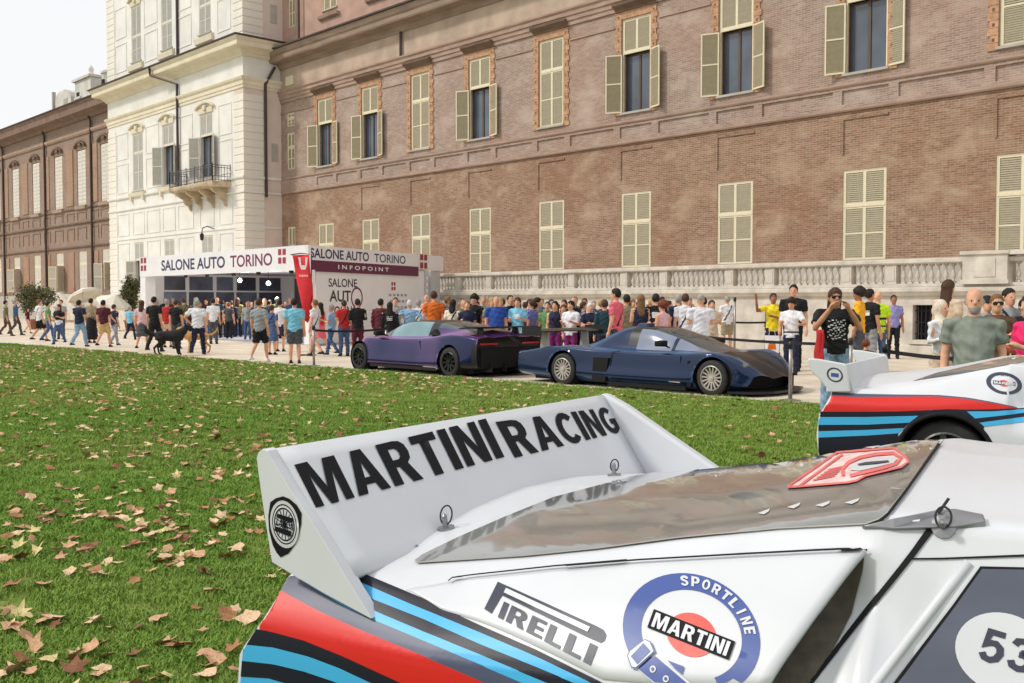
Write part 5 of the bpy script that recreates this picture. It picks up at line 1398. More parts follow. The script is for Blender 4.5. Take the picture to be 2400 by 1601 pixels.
def blue_car():
    PB = paint('blue_metallic', S(0, 32, 68), S(18, 92, 146), .18, .4)
    X0, Y0 = -14.95, 15.27
    root = thing('sports_car', 'low dark blue racing coupe with silver mesh wheels facing right', 'sports car', (X0, Y0, 0), R(2.0))
    L, hw = 5.45, 1.02
    wh = [(1.22, .30), (4.63, .30)]; RA = .365
    st = [0, .3, .8, 1.2, 1.7, 2.0, 2.4, 3.05, 3.6, 4.1, 4.4, 4.65, 4.95, 5.2, 5.38, 5.45]
    zr = [.64, .66, .70, .74, .86, 1.0, 1.14, 1.12, .98, .80, .70, .65, .57, .46, .35, .25]
    zs = [.58, .62, .70, .72, .69, .68, .68, .67, .67, .68, .70, .71, .64, .50, .36, .22]
    T = {0: ([.80] * 13 + [.75, .6, .45], [.16, .12, .09] + [.08] * 10 + [.09, .11, .13]),
         1: ([.96, .98] + [1.0] * 11 + [.95, .82, .6], [.22] * 13 + [.18, .16, .15]),
         2: ([.97, .99, 1.0, 1.0, .98, .97, .96, .96, .96, .98, 1.0, 1.0, .98, .92, .78, .55], [.42] * 12 + [.40, .32, .24, .18]),
         3: ([.95, .96, .97, .97, .95, .93, .92, .92, .92, .94, .96, .96, .94, .86, .72, .5], zs),
         4: ([.84, .85, .84, .83, .80, .78, .77, .77, .77, .78, .80, .80, .78, .7, .58, .4], [a + .03 for a in zs]),
         5: ([.70, .70, .68, .68, .68, .68, .68, .68, .68, .66, .64, .62, .6, .52, .42, .3], [max(a, b - .02) if i < 3 or i > 9 else a + .05 for i, (a, b) in enumerate(zip(zs, zr))]),
         6: ([.5, .5, .48, .48, .48, .48, .48, .48, .48, .46, .42, .4, .38, .34, .28, .2], [b - .03 for b in zr]),
         7: ([0] * 16, zr)}
    def mf(x, r, y, z):
        if 5.05 < r < 5.98 and 2.78 < x < 3.55: return 1            # side window
        if r > 5.05 and 3.62 < x < 4.36 and r > 5.1: return 2 if r > 6 else 1
        if r > 6.0 and 3.05 < x <= 3.62: return 2
        if r > 5.2 and 2.55 < x <= 3.05: return 3
        if r > 4.9 and x > 4.36: return 3
        if r < 1.3 and x > 5.1: return 3
        return 0
    m = loft_car(L, st, T, hw, wh, RA, mf, {'tail': 3}, nose_round=.42)
    b = m.build('body', [PB, CGLASS3, CGLASS, CARBON], root, True)
    u = MB(); u.box(.3, 5.0, -.8, .8, .07, .3); car_wells(u, wh, RA, hw); u.build('underbody', BLACKP, root)
    for cx, cz in wh:
        w = wheel(root, (cx, -hw + .13, cz), .31, .26, RIMS, 15, 'mesh'); w2 = wheel(root, (cx, hw - .13, cz), .31, .26, RIMS, 15, 'mesh'); w2.rotation_euler = (0, 0, math.pi)
    for s in (-1, 1):                                    # side intake, skirt, mirror, vent
        o = MB(); y = s * (hw + .0)
        o.rings([[(1.98, y * 1.006, .12), (2.3, y * 1.006, .12), (2.36, y * .985, .56), (2.0, y * .99, .56)], [(1.98, y * .9, .12), (2.3, y * .9, .12), (2.36, y * .9, .56), (2.0, y * .9, .56)]]); o.build('side_intake', BLACKP, root)
        o = MB(); o.box(2.36, 4.1, y * .93, y * .99, .05, .12) if s > 0 else o.box(2.36, 4.1, y * .99, y * .93, .05, .12); o.build('side_skirt', BLACKP, root)
        o = MB(); o.box(4.13, 4.2, min(y * .9, y * .975), max(y * .9, y * .975), .12, .58); o.build('fender_vent', BLACKP, root)
        o = MB(); o.tube([(3.55, s * .72, .78), (3.52, s * .9, .84)], .015, 6); mr = o.build('mirror_arm', BLACKP, root)
        o = MB(); o.rings([[(3.45, s * .88, .80), (3.62, s * .86, .80), (3.62, s * .86, .92), (3.45, s * .88, .92)], [(3.46, s * 1.06, .81), (3.6, s * 1.04, .82), (3.6, s * 1.04, .9), (3.46, s * 1.06, .91)]]); mo = o.build('mirror', BLACKP, mr); bevel(mo, .02, 2)
        o = MB(); o.rings([[(4.86, s * .58, .62), (5.12, s * .6, .50), (5.1, s * .74, .46), (4.88, s * .76, .58)], [(4.86, s * .58, .66), (5.13, s * .6, .54), (5.11, s * .74, .50), (4.88, s * .76, .63)]]); o.build('headlamp', CGLASS, root)
        o = MB(); o.rings([[(3.72, s * hw * .985, .19), (3.98, s * hw * .985, .18), (3.98, s * hw * .985, .25)], [(3.72, s * hw * .95, .19), (3.98, s * hw * .95, .18), (3.98, s * hw * .95, .25)]]); o.build('race_mark', RIMS, root)
        o = MB(); y = s * (hw * .955)
        for xa, za, xb, zb in ((2.36, .12, 2.42, .66), (2.42, .66, 2.62, .7), (3.95, .14, 3.98, .66)): o.bar((xa, y * 1.008, za), (xb, y * 1.008, zb), .006, .012)
        o.build('door_seam', BLACKP, root)
    o = MB(); o.extX([(-.16, 1.05), (.16, 1.05), (.1, 1.2), (-.1, 1.2)], 2.35, 2.62); so = o.build('roof_scoop', PB, root); bevel(so, .04, 3)
    o = MB(); wx = .38                                   # rear wing on two uprights
    o.rings([[(wx - .24, y, 1.04), (wx + .16, y, 1.0), (wx + .2, y, 1.02), (wx, y, 1.06), (wx - .24, y, 1.06)] for y in (-.98, .98)]); wo = o.build('rear_wing', CARBON, root)
    for s in (-1, 1):
        o = MB(); o.rings([[(wx - .12, s * .6, .62), (wx + .14, s * .6, .62), (wx + .1, s * .6, 1.0), (wx - .06, s * .6, 1.02)], [(wx - .12, s * .63, .62), (wx + .14, s * .63, .62), (wx + .1, s * .63, 1.0), (wx - .06, s * .63, 1.02)]]); o.build('wing_upright', RIMS, wo)
        o = MB(); o.box(wx - .28, wx + .24, s * .98 - .006, s * .98 + .006, .93, 1.12); o.build('wing_end_plate', CARBON, wo)
        o = MB(); o.box(-.012, .02, s * .55 - .16, s * .55 + .16, .46, .54); o.build('tail_lamp', TAIL_R, root)
    o = MB(); o.rings([[(4.95, -1.0, .05), (5.35, -.85, .05), (5.52, -.45, .05), (5.52, .45, .05), (5.35, .85, .05), (4.95, 1.0, .05)], [(4.95, -1.0, .09), (5.35, -.85, .09), (5.52, -.45, .09), (5.52, .45, .09), (5.35, .85, .09), (4.95, 1.0, .09)]]); o.build('front_splitter', CARBON, root)
blue_car()

def purple_car():
    PB = paint('purple_blue_pearl', S(6, 20, 72), S(150, 98, 172), .18, .4)
    root = thing('sports_car', 'purple and blue pearl coupe with black roof and rear spoiler facing left', 'sports car', (-15.95, 15.02, 0), math.pi)
    L, hw = 4.78, 1.02
    wh = [(.85, .315), (4.2, .31)]; RA = .375
    st = [0, .2, .5, .84, 1.2, 1.6, 2.0, 2.4, 2.8, 3.2, 3.6, 4.0, 4.2, 4.45, 4.68, 4.78]
    zr = [.86, .92, .99, 1.05, 1.10, 1.15, 1.185, 1.19, 1.17, 1.10, .97, .83, .76, .62, .46, .34]
    zs = [.80, .84, .87, .88, .85, .80, .77, .76, .75, .75, .75, .75, .73, .61, .43, .3]
    T = {0: ([.72] * 13 + [.7, .6, .45], [.2, .16, .12] + [.1] * 10 + [.1, .12, .14]),
         1: ([.9, .95, .98, 1, 1, .98, .97, .97, .97, .98, .99, 1, 1, .95, .82, .65], [.26, .24, .22] + [.2] * 10 + [.2, .2, .2]),
         2: ([.93, .97, .99, 1, 1, .97, .95, .95, .95, .96, .98, .99, .99, .93, .8, .62], [.52, .5, .48, .46, .46, .45, .44, .44, .44, .43, .42, .42, .4, .36, .32, .25]),
         3: ([.90, .93, .95, .95, .95, .92, .89, .88, .88, .89, .91, .92, .91, .84, .7, .5], zs),
         4: ([.76, .78, .8, .8, .8, .78, .76, .75, .75, .75, .76, .77, .75, .68, .56, .4], [a + .035 for a in zs]),
         5: ([.62, .64, .65, .66, .67, .68, .68, .68, .68, .66, .64, .6, .55, .5, .4, .3], [min(b, max(a + .05, b - .03 if i < 1 or i > 10 else a + .06)) for i, (a, b) in enumerate(zip(zs, zr))]),
         6: ([.46, .46, .46, .47, .48, .48, .48, .48, .48, .46, .42, .38, .35, .3, .25, .18], [b - .03 for b in zr]),
         7: ([0] * 16, zr)}
    def mf(x, r, y, z):
        if 5.0 < r < 5.95 and 1.95 < x < 3.35: return 1
        if r > 5.05 and 3.35 <= x < 3.95: return 2
        if r > 5.3 and 1.7 < x <= 3.0: return 3
        if r > 6.0 and 3.0 < x < 3.6: return 2
        if r > 5.6 and .45 < x <= 1.7: return 2
        if r < 1.4 and x < .5: return 3
        if x < .16 and z < .72: return 3
        if r < .8: return 3
        return 0
    m = loft_car(L, st, T, hw, wh, RA, mf, {'tail': 3})
    m.build('body', [PB, CGLASS2, CGLASS, CARBON], root, True)
    u = MB(); u.box(.3, 4.4, -.8, .8, .08, .3); car_wells(u, wh, RA, hw); u.build('underbody', BLACKP, root)
    for cx, cz in wh:
        w = wheel(root, (cx, -hw + .13, cz), .315, .26, RIMB, 10, 'black'); w2 = wheel(root, (cx, hw - .13, cz), .315, .26, RIMB, 10, 'black'); w2.rotation_euler = (0, 0, math.pi)
    for s in (-1, 1):
        o = MB(); o.tube([(3.42, s * .72, .82), (3.46, s * .92, .86)], .018, 6); mr = o.build('mirror_arm', BLACKP, root)
        o = MB(); o.rings([[(3.35, s * .88, .82), (3.58, s * .86, .82), (3.58, s * .86, .94), (3.35, s * .88, .95)], [(3.37, s * 1.08, .84), (3.54, s * 1.06, .85), (3.54, s * 1.06, .92), (3.37, s * 1.08, .93)]]); mo = o.build('mirror', BLACKP, mr); bevel(mo, .02, 2)
        o = MB(); o.box(1.3, 3.75, min(s * .93, s * 1.0), max(s * .93, s * 1.0), .1, .17); o.build('side_skirt', CARBON, root)
        o = MB(); o.rings([[(1.26, s * 1.0, .14), (1.85, s * .985, .14), (1.4, s * .985, .36)], [(1.26, s * .93, .14), (1.85, s * .93, .14), (1.4, s * .93, .36)]]); o.build('skirt_fin', RIMS, root)
        o = MB(); o.box(-.015, .03, s * .62 - .26, s * .62 + .26, .70, .735); o.build('tail_lamp', TAIL_R, root)
        o = MB(); o.rings([[(1.5, s * .76, .86), (1.86, s * .75, .88), (1.7, s * .7, 1.0)], [(1.5, s * .64, .88), (1.86, s * .64, .9), (1.7, s * .62, 1.0)]]); o.build('quarter_intake', BLACKP, root)
        o = MB(); y = s * hw * .965
        for xa, za, xb, zb in ((3.62, .2, 3.66, .7), (1.75, .24, 1.95, .74)): o.bar((xa, y * 1.0, za), (xb, y * .955, zb), .012, .012)
        o.build('door_seam', BLACKP, root)
        o = MB(); o.rings([[(4.3, s * .62, .60), (4.55, s * .55, .50), (4.5, s * .78, .46), (4.32, s * .8, .58)], [(4.3, s * .62, .66), (4.56, s * .55, .56), (4.52, s * .78, .52), (4.32, s * .8, .63)]]); o.build('headlamp', CGLASS, root)
        o = MB(); o.rings([[(.25, s * .5, .86), (.5, s * .5, .88), (.45, s * .5, 1.04), (.3, s * .5, 1.04)], [(.25, s * .53, .86), (.5, s * .53, .88), (.45, s * .53, 1.04), (.3, s * .53, 1.04)]]); o.build('wing_upright', CARBON, root)
    o = MB(); o.rings([[(.12, y, 1.06), (.58, y, 1.02), (.6, y, 1.04), (.35, y, 1.075), (.12, y, 1.08)] for y in (-.95, .95)]); o.build('rear_wing', CARBON, root)
    o = MB(); o.box(-.02, .05, -.85, .85, .2, .62); o.build('rear_grille', BLACKP, root)
    for k in range(4): o = MB(); y = -.6 + .4 * k; o.box(-.1, .5, y - .01, y + .01, .12, .3); o.build('diffuser_fin', CARBON, root)
purple_car()
# ================================================================== people
def ring_e(cx, cy, z, rx, ry, n=12): return [(cx + rx * math.cos(2 * math.pi * k / n), cy + ry * math.sin(2 * math.pi * k / n), z) for k in range(n)]
ARM = {'down': ((.045, -.02, -.285), (.06, .05, -.54)), 'bent': ((.05, .0, -.28), (-.03, .25, -.2)), 'hip': ((.2, -.06, -.22), (.03, .06, -.42)),
       'raised': ((.2, .1, -.08), (.24, .2, .2)), 'face': ((.1, .17, -.2), (-.08, .27, .07)), 'cross': ((.07, .09, -.27), (-.22, .25, -.2)),
       'fore': ((.05, .09, -.27), (.05, .3, -.4)), 'back': ((.055, -.12, -.26), (.06, -.15, -.5)), 'out': ((.14, .12, -.24), (.1, .36, -.24))}
def human(m, H, g=1.0, sleeve='short', bottom='trousers', hair='short', legs='stand', al='down', ar='down', fine=False, belly=0.0, glasses=False, tuck=False, lean=0.0, chest=0.0):
    k = H / 1.75
    SK, HA, TO, BO, SH, DK = 0, 1, 2, 3, 4, 5
    def V(p): return (p[0] * k, (p[1] + lean * max(0, p[2] - .9)) * k, p[2] * k)
    def tube(pts, rr, mi, n=10): m.tube([V(p) for p in pts], [r * k * (g if mi in (TO, BO) else (1 + (g - 1) * .6)) for r in rr], n, mi)
    def stack(rows, mi, n=14): m.rings([[V(p) for p in ring_e(cx, cy, z, rx, ry, n)] for z, rx, ry, cx, cy in rows], mi)
    gg = g
    # torso
    hem = .93 if tuck else .86
    skirt = bottom in ('skirt', 'dress', 'longdress')
    b = belly
    stack([(hem, .172 * gg, .118 * gg + b * .3, 0, b * .3), (.98, .168 * gg, .118 * gg + b, 0, b * .7), (1.1, .156 * gg, .112 * gg + b, 0, b * .7), (1.25, .172 * gg, .122 * gg + b * .4 + chest * .3, 0, b * .3 + chest * .4), (1.34, .18 * gg, .12 * gg, 0, chest * .2), (1.41, .165 * gg, .098 * gg, 0, -.005), (1.455, .115 * gg, .078, 0, -.01), (1.48, .07, .062, 0, -.008)], TO)
    tube([(0, -.012, 1.43), (0, .0, 1.5), (0, .015, 1.57)], [.062, .054, .056], SK)
    # head
    hz = 1.50
    stack([(hz, .03, .035, 0, .045), (hz + .025, .05, .062, 0, .035), (hz + .06, .063, .08, 0, .022), (hz + .105, .071, .092, 0, .012), (hz + .15, .074, .097, 0, .006), (hz + .19, .07, .092, 0, .0), (hz + .225, .052, .07, 0, -.004), (hz + .245, .02, .03, 0, -.006)], SK)
    tube([(0, .095, hz + .14), (0, .118, hz + .1), (0, .1, hz + .088)], [.01, .017, .01], SK, 6)
    for s in (-1, 1): tube([(s * .072, -.005, hz + .085), (s * .084, -.012, hz + .115), (s * .074, -.008, hz + .14)], [.01, .018, .01], SK, 6)
    if hair != 'bald':
        t = .012 if hair in ('short', 'grey') else .02
        if hair == 'curly': t = .045
        if hair != 'cap' and hair != 'hijab':
            stack([(hz + .07, .05, .03, 0, -.075), (hz + .1, .076 + t * .6, .075, 0, -.035), (hz + .15, .078 + t, .088 + t, 0, -.022), (hz + .19, .076 + t, .092 + t, 0, -.012), (hz + .228, .058 + t, .078 + t, 0, -.006), (hz + .25 + t, .03, .04, 0, -.006)], HA)
        if hair in ('long', 'longer'):
            zb = 1.36 if hair == 'long' else 1.24
            stack([(zb, .06, .022, 0, -.1), (zb + .1, .092, .045, 0, -.085), (hz + .02, .1, .06, 0, -.06), (hz + .12, .094, .08, 0, -.035), (hz + .2, .075, .075, 0, -.02)], HA)
        if hair == 'bun': tube([(0, -.1, hz + .17), (0, -.14, hz + .2), (0, -.17, hz + .19)], [.03, .045, .025], HA, 8)
        if hair == 'cap':
            stack([(hz + .14, .083, .105, 0, .002), (hz + .18, .083, .104, 0, 0), (hz + .225, .07, .085, 0, -.004), (hz + .26, .03, .04, 0, -.005)], HA)
            m.rings([[V(p) for p in q] for q in ([(-.07, .08, hz + .145), (.07, .08, hz + .145), (.05, .18, hz + .135), (-.05, .18, hz + .135)], [(-.07, .08, hz + .16), (.07, .08, hz + .16), (.05, .18, hz + .15), (-.05, .18, hz + .15)])], HA)
        if hair == 'hijab':
            stack([(1.40, .16, .12, 0, 0), (1.46, .1, .095, 0, 0), (hz + .04, .085, .085, 0, -.02), (hz + .12, .093, .095, 0, -.022), (hz + .19, .09, .1, 0, -.014), (hz + .24, .06, .07, 0, -.008), (hz + .27, .02, .03, 0, -.006)], HA)
    # legs
    if legs == 'walk': L = [((.09, 0, .92), (.1, .17, .52), (.1, .24, .10)), ((-.09, 0, .92), (-.1, -.02, .5), (-.1, -.30, .17))]
    elif legs == 'walk2': L = [((-.09, 0, .92), (-.1, .17, .52), (-.1, .24, .10)), ((.09, 0, .92), (.1, -.02, .5), (.1, -.30, .17))]
    else: L = [((.09, 0, .92), (.105, .012, .5), (.12, -.01, .09)), ((-.09, 0, .92), (-.1, .0, .5), (-.11, .02, .09))]
    for h, kn, an in L:
        mid = tuple((kn[i] * .85 + h[i] * .15) for i in range(3)); cf = tuple(kn[i] * .6 + an[i] * .4 for i in range(3)); cf = (cf[0], cf[1] - .02, cf[2])
        if bottom == 'trousers': tube([h, tuple((a + c) / 2 for a, c in zip(h, kn)), kn, cf, (an[0], an[1], an[2] - .02)], [.1, .088, .068, .066, .058], BO)
        elif bottom in ('shorts', 'bermuda'):
            e = .55 if bottom == 'shorts' else .9
            se = tuple(h[i] + (kn[i] - h[i]) * e for i in range(3))
            tube([h, tuple((a + c) / 2 for a, c in zip(h, se)), se], [.105, .108, .104], BO)
            tube([h, kn, cf, an], [.085, .056, .057, .036], SK)
        else: tube([h, kn, cf, an], [.085, .056, .056, .036], SK)
        f0 = (an[0], an[1] - .07, an[2] - .045); fy = an[1]
        m.rings([[V((an[0] + sx * w, fy + dy, an[2] - .09 + hz2)) for sx, hz2 in ((-1, 0), (1, 0), (.9, hh * .6), (.4, hh), (-.4, hh), (-.9, hh * .6))] for dy, w, hh in ((-.085, .025, .05), (-.06, .038, .09), (.03, .042, .1), (.1, .046, .06), (.155, .038, .045), (.18, .016, .03))], SH)
    stack([(.84, .14 * gg, .098 * gg, 0, 0), (.92, .148 * gg, .1 * gg, 0, 0), (.98, .13 * gg, .085 * gg, 0, 0)], BO)
    if bottom == 'skirt': stack([(.5, .23, .19, 0, 0), (.7, .2, .16, 0, 0), (.9, .17, .125, 0, 0), (1.0, .15, .11, 0, 0)], BO)
    if bottom == 'dress': stack([(.5, .24, .2, 0, 0), (.75, .2, .16, 0, 0), (.95, .17, .125, 0, 0), (1.05, .155, .115, 0, 0)], TO)
    if bottom == 'longdress': stack([(.14, .26, .22, 0, 0), (.5, .24, .2, 0, 0), (.75, .2, .16, 0, 0), (.95, .17, .125, 0, 0), (1.05, .155, .115, 0, 0)], BO)
    # arms
    for s, pose in ((-1, al), (1, ar)):
        e, w = ARM[pose]; sh = np.array((s * .185 * (1 + (gg - 1) * .8), -.01, 1.405))
        E = sh + np.array((s * e[0], e[1], e[2])); Wp = sh + np.array((s * w[0], w[1], w[2]))
        tube([tuple(sh - np.array((s * .06, 0, .0))), tuple(sh), tuple(sh * .5 + E * .5), tuple(E), tuple(E * .5 + Wp * .5), tuple(Wp)], [.05, .054, .047, .04, .038, .028], SK)
        if sleeve == 'short': tube([tuple(sh - np.array((s * .09, 0, -.01))), tuple(sh + np.array((s * .005, 0, .004))), tuple(sh * .35 + E * .65)], [.06, .068, .067], TO)
        elif sleeve == 'long': tube([tuple(sh - np.array((s * .09, 0, -.01))), tuple(sh), tuple(E), tuple(E * .08 + Wp * .92)], [.06, .066, .055, .042], TO)
        else: tube([tuple(sh - np.array((s * .09, 0, -.0))), tuple(sh - np.array((s * .01, 0, .0)))], [.06, .05], TO)
        d = (Wp - E) / np.linalg.norm(Wp - E); side = np.cross(d, (0, 0, 1)); side = side / np.linalg.norm(side) if np.linalg.norm(side) > .1 else np.array((0, 1., 0)); nn = np.cross(side, d)
        tube([tuple(Wp), tuple(Wp + d * .05), tuple(Wp + d * .095)], [.028, .04, .032], SK, 8)
        if fine:
            for q, (o, ln) in enumerate(((-.03, .07), (-.01, .08), (.011, .076), (.03, .06))):
                b0 = Wp + d * .08 + side * o; tube([tuple(b0), tuple(b0 + d * ln * .55 - nn * .008), tuple(b0 + d * ln - nn * .03)], [.0115, .0105, .008], SK, 6)
            b0 = Wp + d * .03 + side * .03; tube([tuple(b0), tuple(b0 + side * .03 + d * .03), tuple(b0 + side * .035 + d * .065 - nn * .01)], [.014, .012, .009], SK, 6)
        else: tube([tuple(Wp + d * .08), tuple(Wp + d * .13 - nn * .01), tuple(Wp + d * .17 - nn * .03)], [.034, .028, .014], SK, 6)
    if glasses:
        m.rings([[V((x, y, z)) for x, y, z in q] for q in ([(-.068, .075, hz + .118), (.068, .075, hz + .118), (.068, .075, hz + .15), (-.068, .075, hz + .15)], [(-.062, .108, hz + .116), (.062, .108, hz + .116), (.062, .108, hz + .152), (-.062, .108, hz + .152)])], DK)
    return [(sx * .03 * k, .092 * k + lean * .7 * k, (hz + .127) * k) for sx in (-1, 1)], (0, (.088 + lean * .7) * k, (hz + .052) * k)

PC = dict(white=S(222, 222, 226), cream=S(222, 210, 190), grey=S(150, 152, 156), dgrey=S(74, 76, 82), black=S(24, 24, 27), navy=S(32, 36, 62), blue=S(36, 72, 150), lblue=S(140, 178, 210), sky=S(122, 190, 216), denim=S(70, 94, 134), ldenim=S(136, 164, 190), olive=S(104, 106, 70), green=S(96, 140, 88), teal=S(28, 62, 72), red=S(186, 44, 48), maroon=S(84, 28, 40), pink=S(226, 104, 120), rose=S(226, 180, 186), hot=S(222, 40, 104), orange=S(206, 104, 36), tan=S(196, 164, 112), khaki=S(150, 138, 110), yellow=S(238, 214, 44), amber=S(232, 170, 36), lilac=S(140, 136, 190), violet=S(110, 112, 176), polo=S(122, 130, 118), brown=S(96, 70, 54), hivis=S(196, 230, 40), purple=S(120, 34, 100), beige=S(206, 184, 160))
HC = dict(dark=S(34, 26, 22), brown=S(72, 48, 34), grey=S(150, 146, 142), blonde=S(176, 146, 100), red=S(110, 54, 32), white=S(206, 204, 200), lbrown=S(120, 88, 58))
SKN = [S(214, 162, 132), S(196, 142, 110), S(222, 176, 150), S(158, 106, 78), S(108, 72, 54)]
JOBS = []
def zmin(px, z):
    if 770 < px < 1880: return max(z, 17.1 / (.687 + .7266 * (px - CX) / F))
    return z
_pn = [0]
def person(px, z, yh, face, top, bottom, label, hair=('short', 'dark'), legs='stand', al='down', ar='down', sleeve='short', btype='trousers', g=1.0, skin=0, shoes='black', group=None, over=None, H=None, **kw):
    _pn[0] += 1
    if over is None and _pn[0] % 3 == 1: over = 'logo' if top not in ('white', 'cream', 'grey') and _pn[0] % 2 else 'strap'
    z = zmin(px, z); h = H or EYE + (708 - yh) / F * z
    fine = z < 16; vox = .0105 if z < 13 else .0135 if z < 18 else .018 if z < 24 else .023
    mb = MB(); eyes, mouth = human(mb, h, g, sleeve, btype, hair[0], legs, al, ar, fine, **kw)
    x, y = at_depth(px, z); d = FH * math.cos(R(face)) + RT * math.sin(R(face))
    JOBS.append(dict(mb=mb, vox=vox, loc=(x, y, 0), rz=math.atan2(d[1], d[0]) - math.pi / 2, eyes=eyes if z < 24 else [], mouth=mouth, h=h, over=over, label=label, group=group,
                     cols=[flat(SKN[skin], .55, 'skin'), flat(HC[hair[1]] if hair[1] in HC else PC[hair[1]], .6, 'hair'), flat(PC[top]), flat(PC[bottom]), flat(PC[shoes], .5, 'shoe'), flat(PC['black'], .3, 'dark'), flat(PC['white']), flat(HC['grey'], .7, 'hair')]))
G = 'visitors walking on the gravel path'
# --- left: strolling along the lawn edge
person(14, 48, 704, 60, 'olive', 'brown', 'person in olive shirt and brown trousers at the far left edge', legs='walk', sleeve='long', group=G)
person(37, 49, 701, 70, 'denim', 'dgrey', 'person in long blue shirt walking behind the olive shirt', legs='walk2', sleeve='long', hair=('short', 'grey'), group=G)
person(65, 52, 721, 90, 'maroon', 'rose', 'small person in dark red top left of the white shirt', hair=('long', 'dark'), btype='shorts', legs='walk', group=G)
person(93, 41.6, 701, 40, 'white', 'black', 'person in white shirt and black shorts at the far left', btype='bermuda', legs='walk', hair=('short', 'lbrown'), g=1.08, group=G)
person(113, 41.0, 707, 60, 'green', 'denim', 'person in green top and jeans beside the white shirt', hair=('short', 'dark'), legs='walk2', group=G)
person(143, 44, 702, 180, 'grey', 'dgrey', 'bearded person in grey behind the long-haired woman in jeans', group=G)
person(138, 38.6, 713, 190, 'black', 'denim', 'person with long dark hair, black top and blue jeans', hair=('longer', 'dark'), legs='walk', al='bent', ar='bent', group=G, over='midriff')
person(186, 36.3, 703, 20, 'navy', 'ldenim', 'broad person in navy tee and faded jeans seen from behind', g=1.14, legs='walk', al='fore', ar='bent', group=G)
person(214, 40, 699, 10, 'khaki', 'black', 'person in a long black skirt and light jacket', hair=('short', 'dark'), btype='longdress', sleeve='long', group=G)
person(243, 36, 703, 10, 'maroon', 'tan', 'person in dark red tee and tan shorts', btype='bermuda', legs='walk', g=1.06, ar='fore', group=G)
person(268, 37.5, 713, 30, 'navy', 'grey', 'person in navy tee and grey trousers right of the tan shorts', legs='walk2', hair=('short', 'brown'), group=G)
person(305, 43, 716, 20, 'sky', 'navy', 'person in light blue tee and navy trousers near the booth post', hair=('short', 'grey'), legs='walk', group=G)
person(333, 33.9, 704, 0, 'rose', 'dgrey', 'person in pink top and short grey skirt with bare legs', hair=('long', 'brown'), btype='skirt', legs='walk', ar='bent', group=G)
person(362, 32.5, 695, 10, 'black', 'black', 'tall person all in black holding the dark dog', legs='walk', group=G)
person(392, 36, 701, 0, 'red', 'beige', 'person in red top behind the tall person in black', btype='shorts', hair=('short', 'grey'), group=G)
person(413, 35, 702, 10, 'black', 'dgrey', 'person in black tee and dark jeans left of the white tee', hair=('short', 'brown'), group=G)
person(463, 30.8, 702, 5, 'white', 'navy', 'heavy person in white tee and navy jeans walking two dogs', hair=('short', 'grey'), g=1.16, legs='walk', al='hip', group=G)
person(500, 39, 699, 0, 'white', 'dgrey', 'person in white top before the dark booth opening', hair=('short', 'dark'), group=G)
person(543, 45, 704, 0, 'navy', 'navy', 'person in dark blue jacket standing on the booth floor', hair=('short', 'brown'), sleeve='long', g=1.08, group=G)
person(558, 46.5, 706, 0, 'black', 'denim', 'person in black jacket and jeans on the booth floor', hair=('short', 'lbrown'), sleeve='long', group=G)
person(608, 27, 700, 15, 'grey', 'black', 'person in light grey tee and black shorts stepping onto the gravel', btype='bermuda', legs='walk', hair=('short', 'brown'), group=G, H=1.7, shoes='white')
person(637, 31, 715, 20, 'denim', 'denim', 'person in blue denim dress beside the grey tee', hair=('short', 'brown'), btype='dress', al='bent', group=G)
person(656, 33, 702, 10, 'white', 'navy', 'person in white tee half hidden behind the pale blue tee', hair=('short', 'dark'), btype='bermuda', group=G)
person(690, 26.6, 700, 0, 'sky', 'dgrey', 'heavy person in pale blue tee and grey shorts beside the red flag', hair=('short', 'dark'), btype='bermuda', g=1.12, group=G, H=1.7)
person(738, 30, 702, -70, 'white', 'rose', 'person in white top walking left past the barrier post', hair=('short', 'lbrown'), legs='walk', btype='shorts', group=G)
person(751, 33, 709, -60, 'red', 'pink', 'person with long dark hair, red top and pink skirt', hair=('longer', 'dark'), btype='skirt', legs='walk2', sleeve='none', group=G)
person(777, 30.5, 714, -70, 'lblue', 'denim', 'person in pale blue shirt and jeans striding left', hair=('short', 'grey'), legs='walk', sleeve='short', al='bent', group=G)
G2 = 'visitors crowded behind the sports cars'
person(806, 30, 703, -30, 'red', 'denim', 'person in bright red shirt left of the ring sign', hair=('short', 'brown'), al='bent', g=1.05, group=G2)
person(838, 29, 700, -20, 'black', 'maroon', 'person in black jacket looking down beside the red shirt', al='bent', ar='bent', sleeve='long', g=1.08, group=G2)
person(893, 28.5, 700, 20, 'maroon', 'black', 'person in dark maroon cape above the nose of the purple car', hair=('short', 'dark'), sleeve='long', g=1.15, ar='bent', group=G2)
person(914, 28.2, 708, 0, 'black', 'black', 'person with long black hair and black coat', hair=('longer', 'dark'), sleeve='long', g=1.05, group=G2)
person(927, 31, 697, 180, 'grey', 'dgrey', 'dark-haired person in pale grey facing the camera', al='bent', group=G2)
person(960, 29, 703, 0, 'lblue', 'grey', 'white-haired person in pale blue shirt seen from behind', hair=('short', 'white'), sleeve='long', g=1.1, al='hip', ar='hip', group=G2)
person(981, 32, 702, 0, 'white', 'grey', 'person in white shirt left of the orange shirt', hair=('short', 'grey'), group=G2)
person(1000, 32.5, 690, 0, 'rose', 'beige', 'person in faded pink shirt behind the orange shirt', hair=('bald', 'grey'), group=G2)
person(1017, 27.5, 682, 0, 'orange', 'dgrey', 'tall person in orange shirt seen from behind', hair=('short', 'brown'), g=1.1, al='bent', ar='bent', group=G2)
person(1062, 27, 702, 20, 'cream', 'khaki', 'dark-haired person in cream top right of the orange shirt', hair=('long', 'dark'), group=G2)
person(1095, 26.5, 705, 180, 'navy', 'black', 'person in navy tee with brown hair', hair=('short', 'lbrown'), ar='bent', group=G2)
person(1112, 27, 690, 200, 'black', 'black', 'young person in black with thick dark hair', hair=('curly', 'dark'), group=G2)
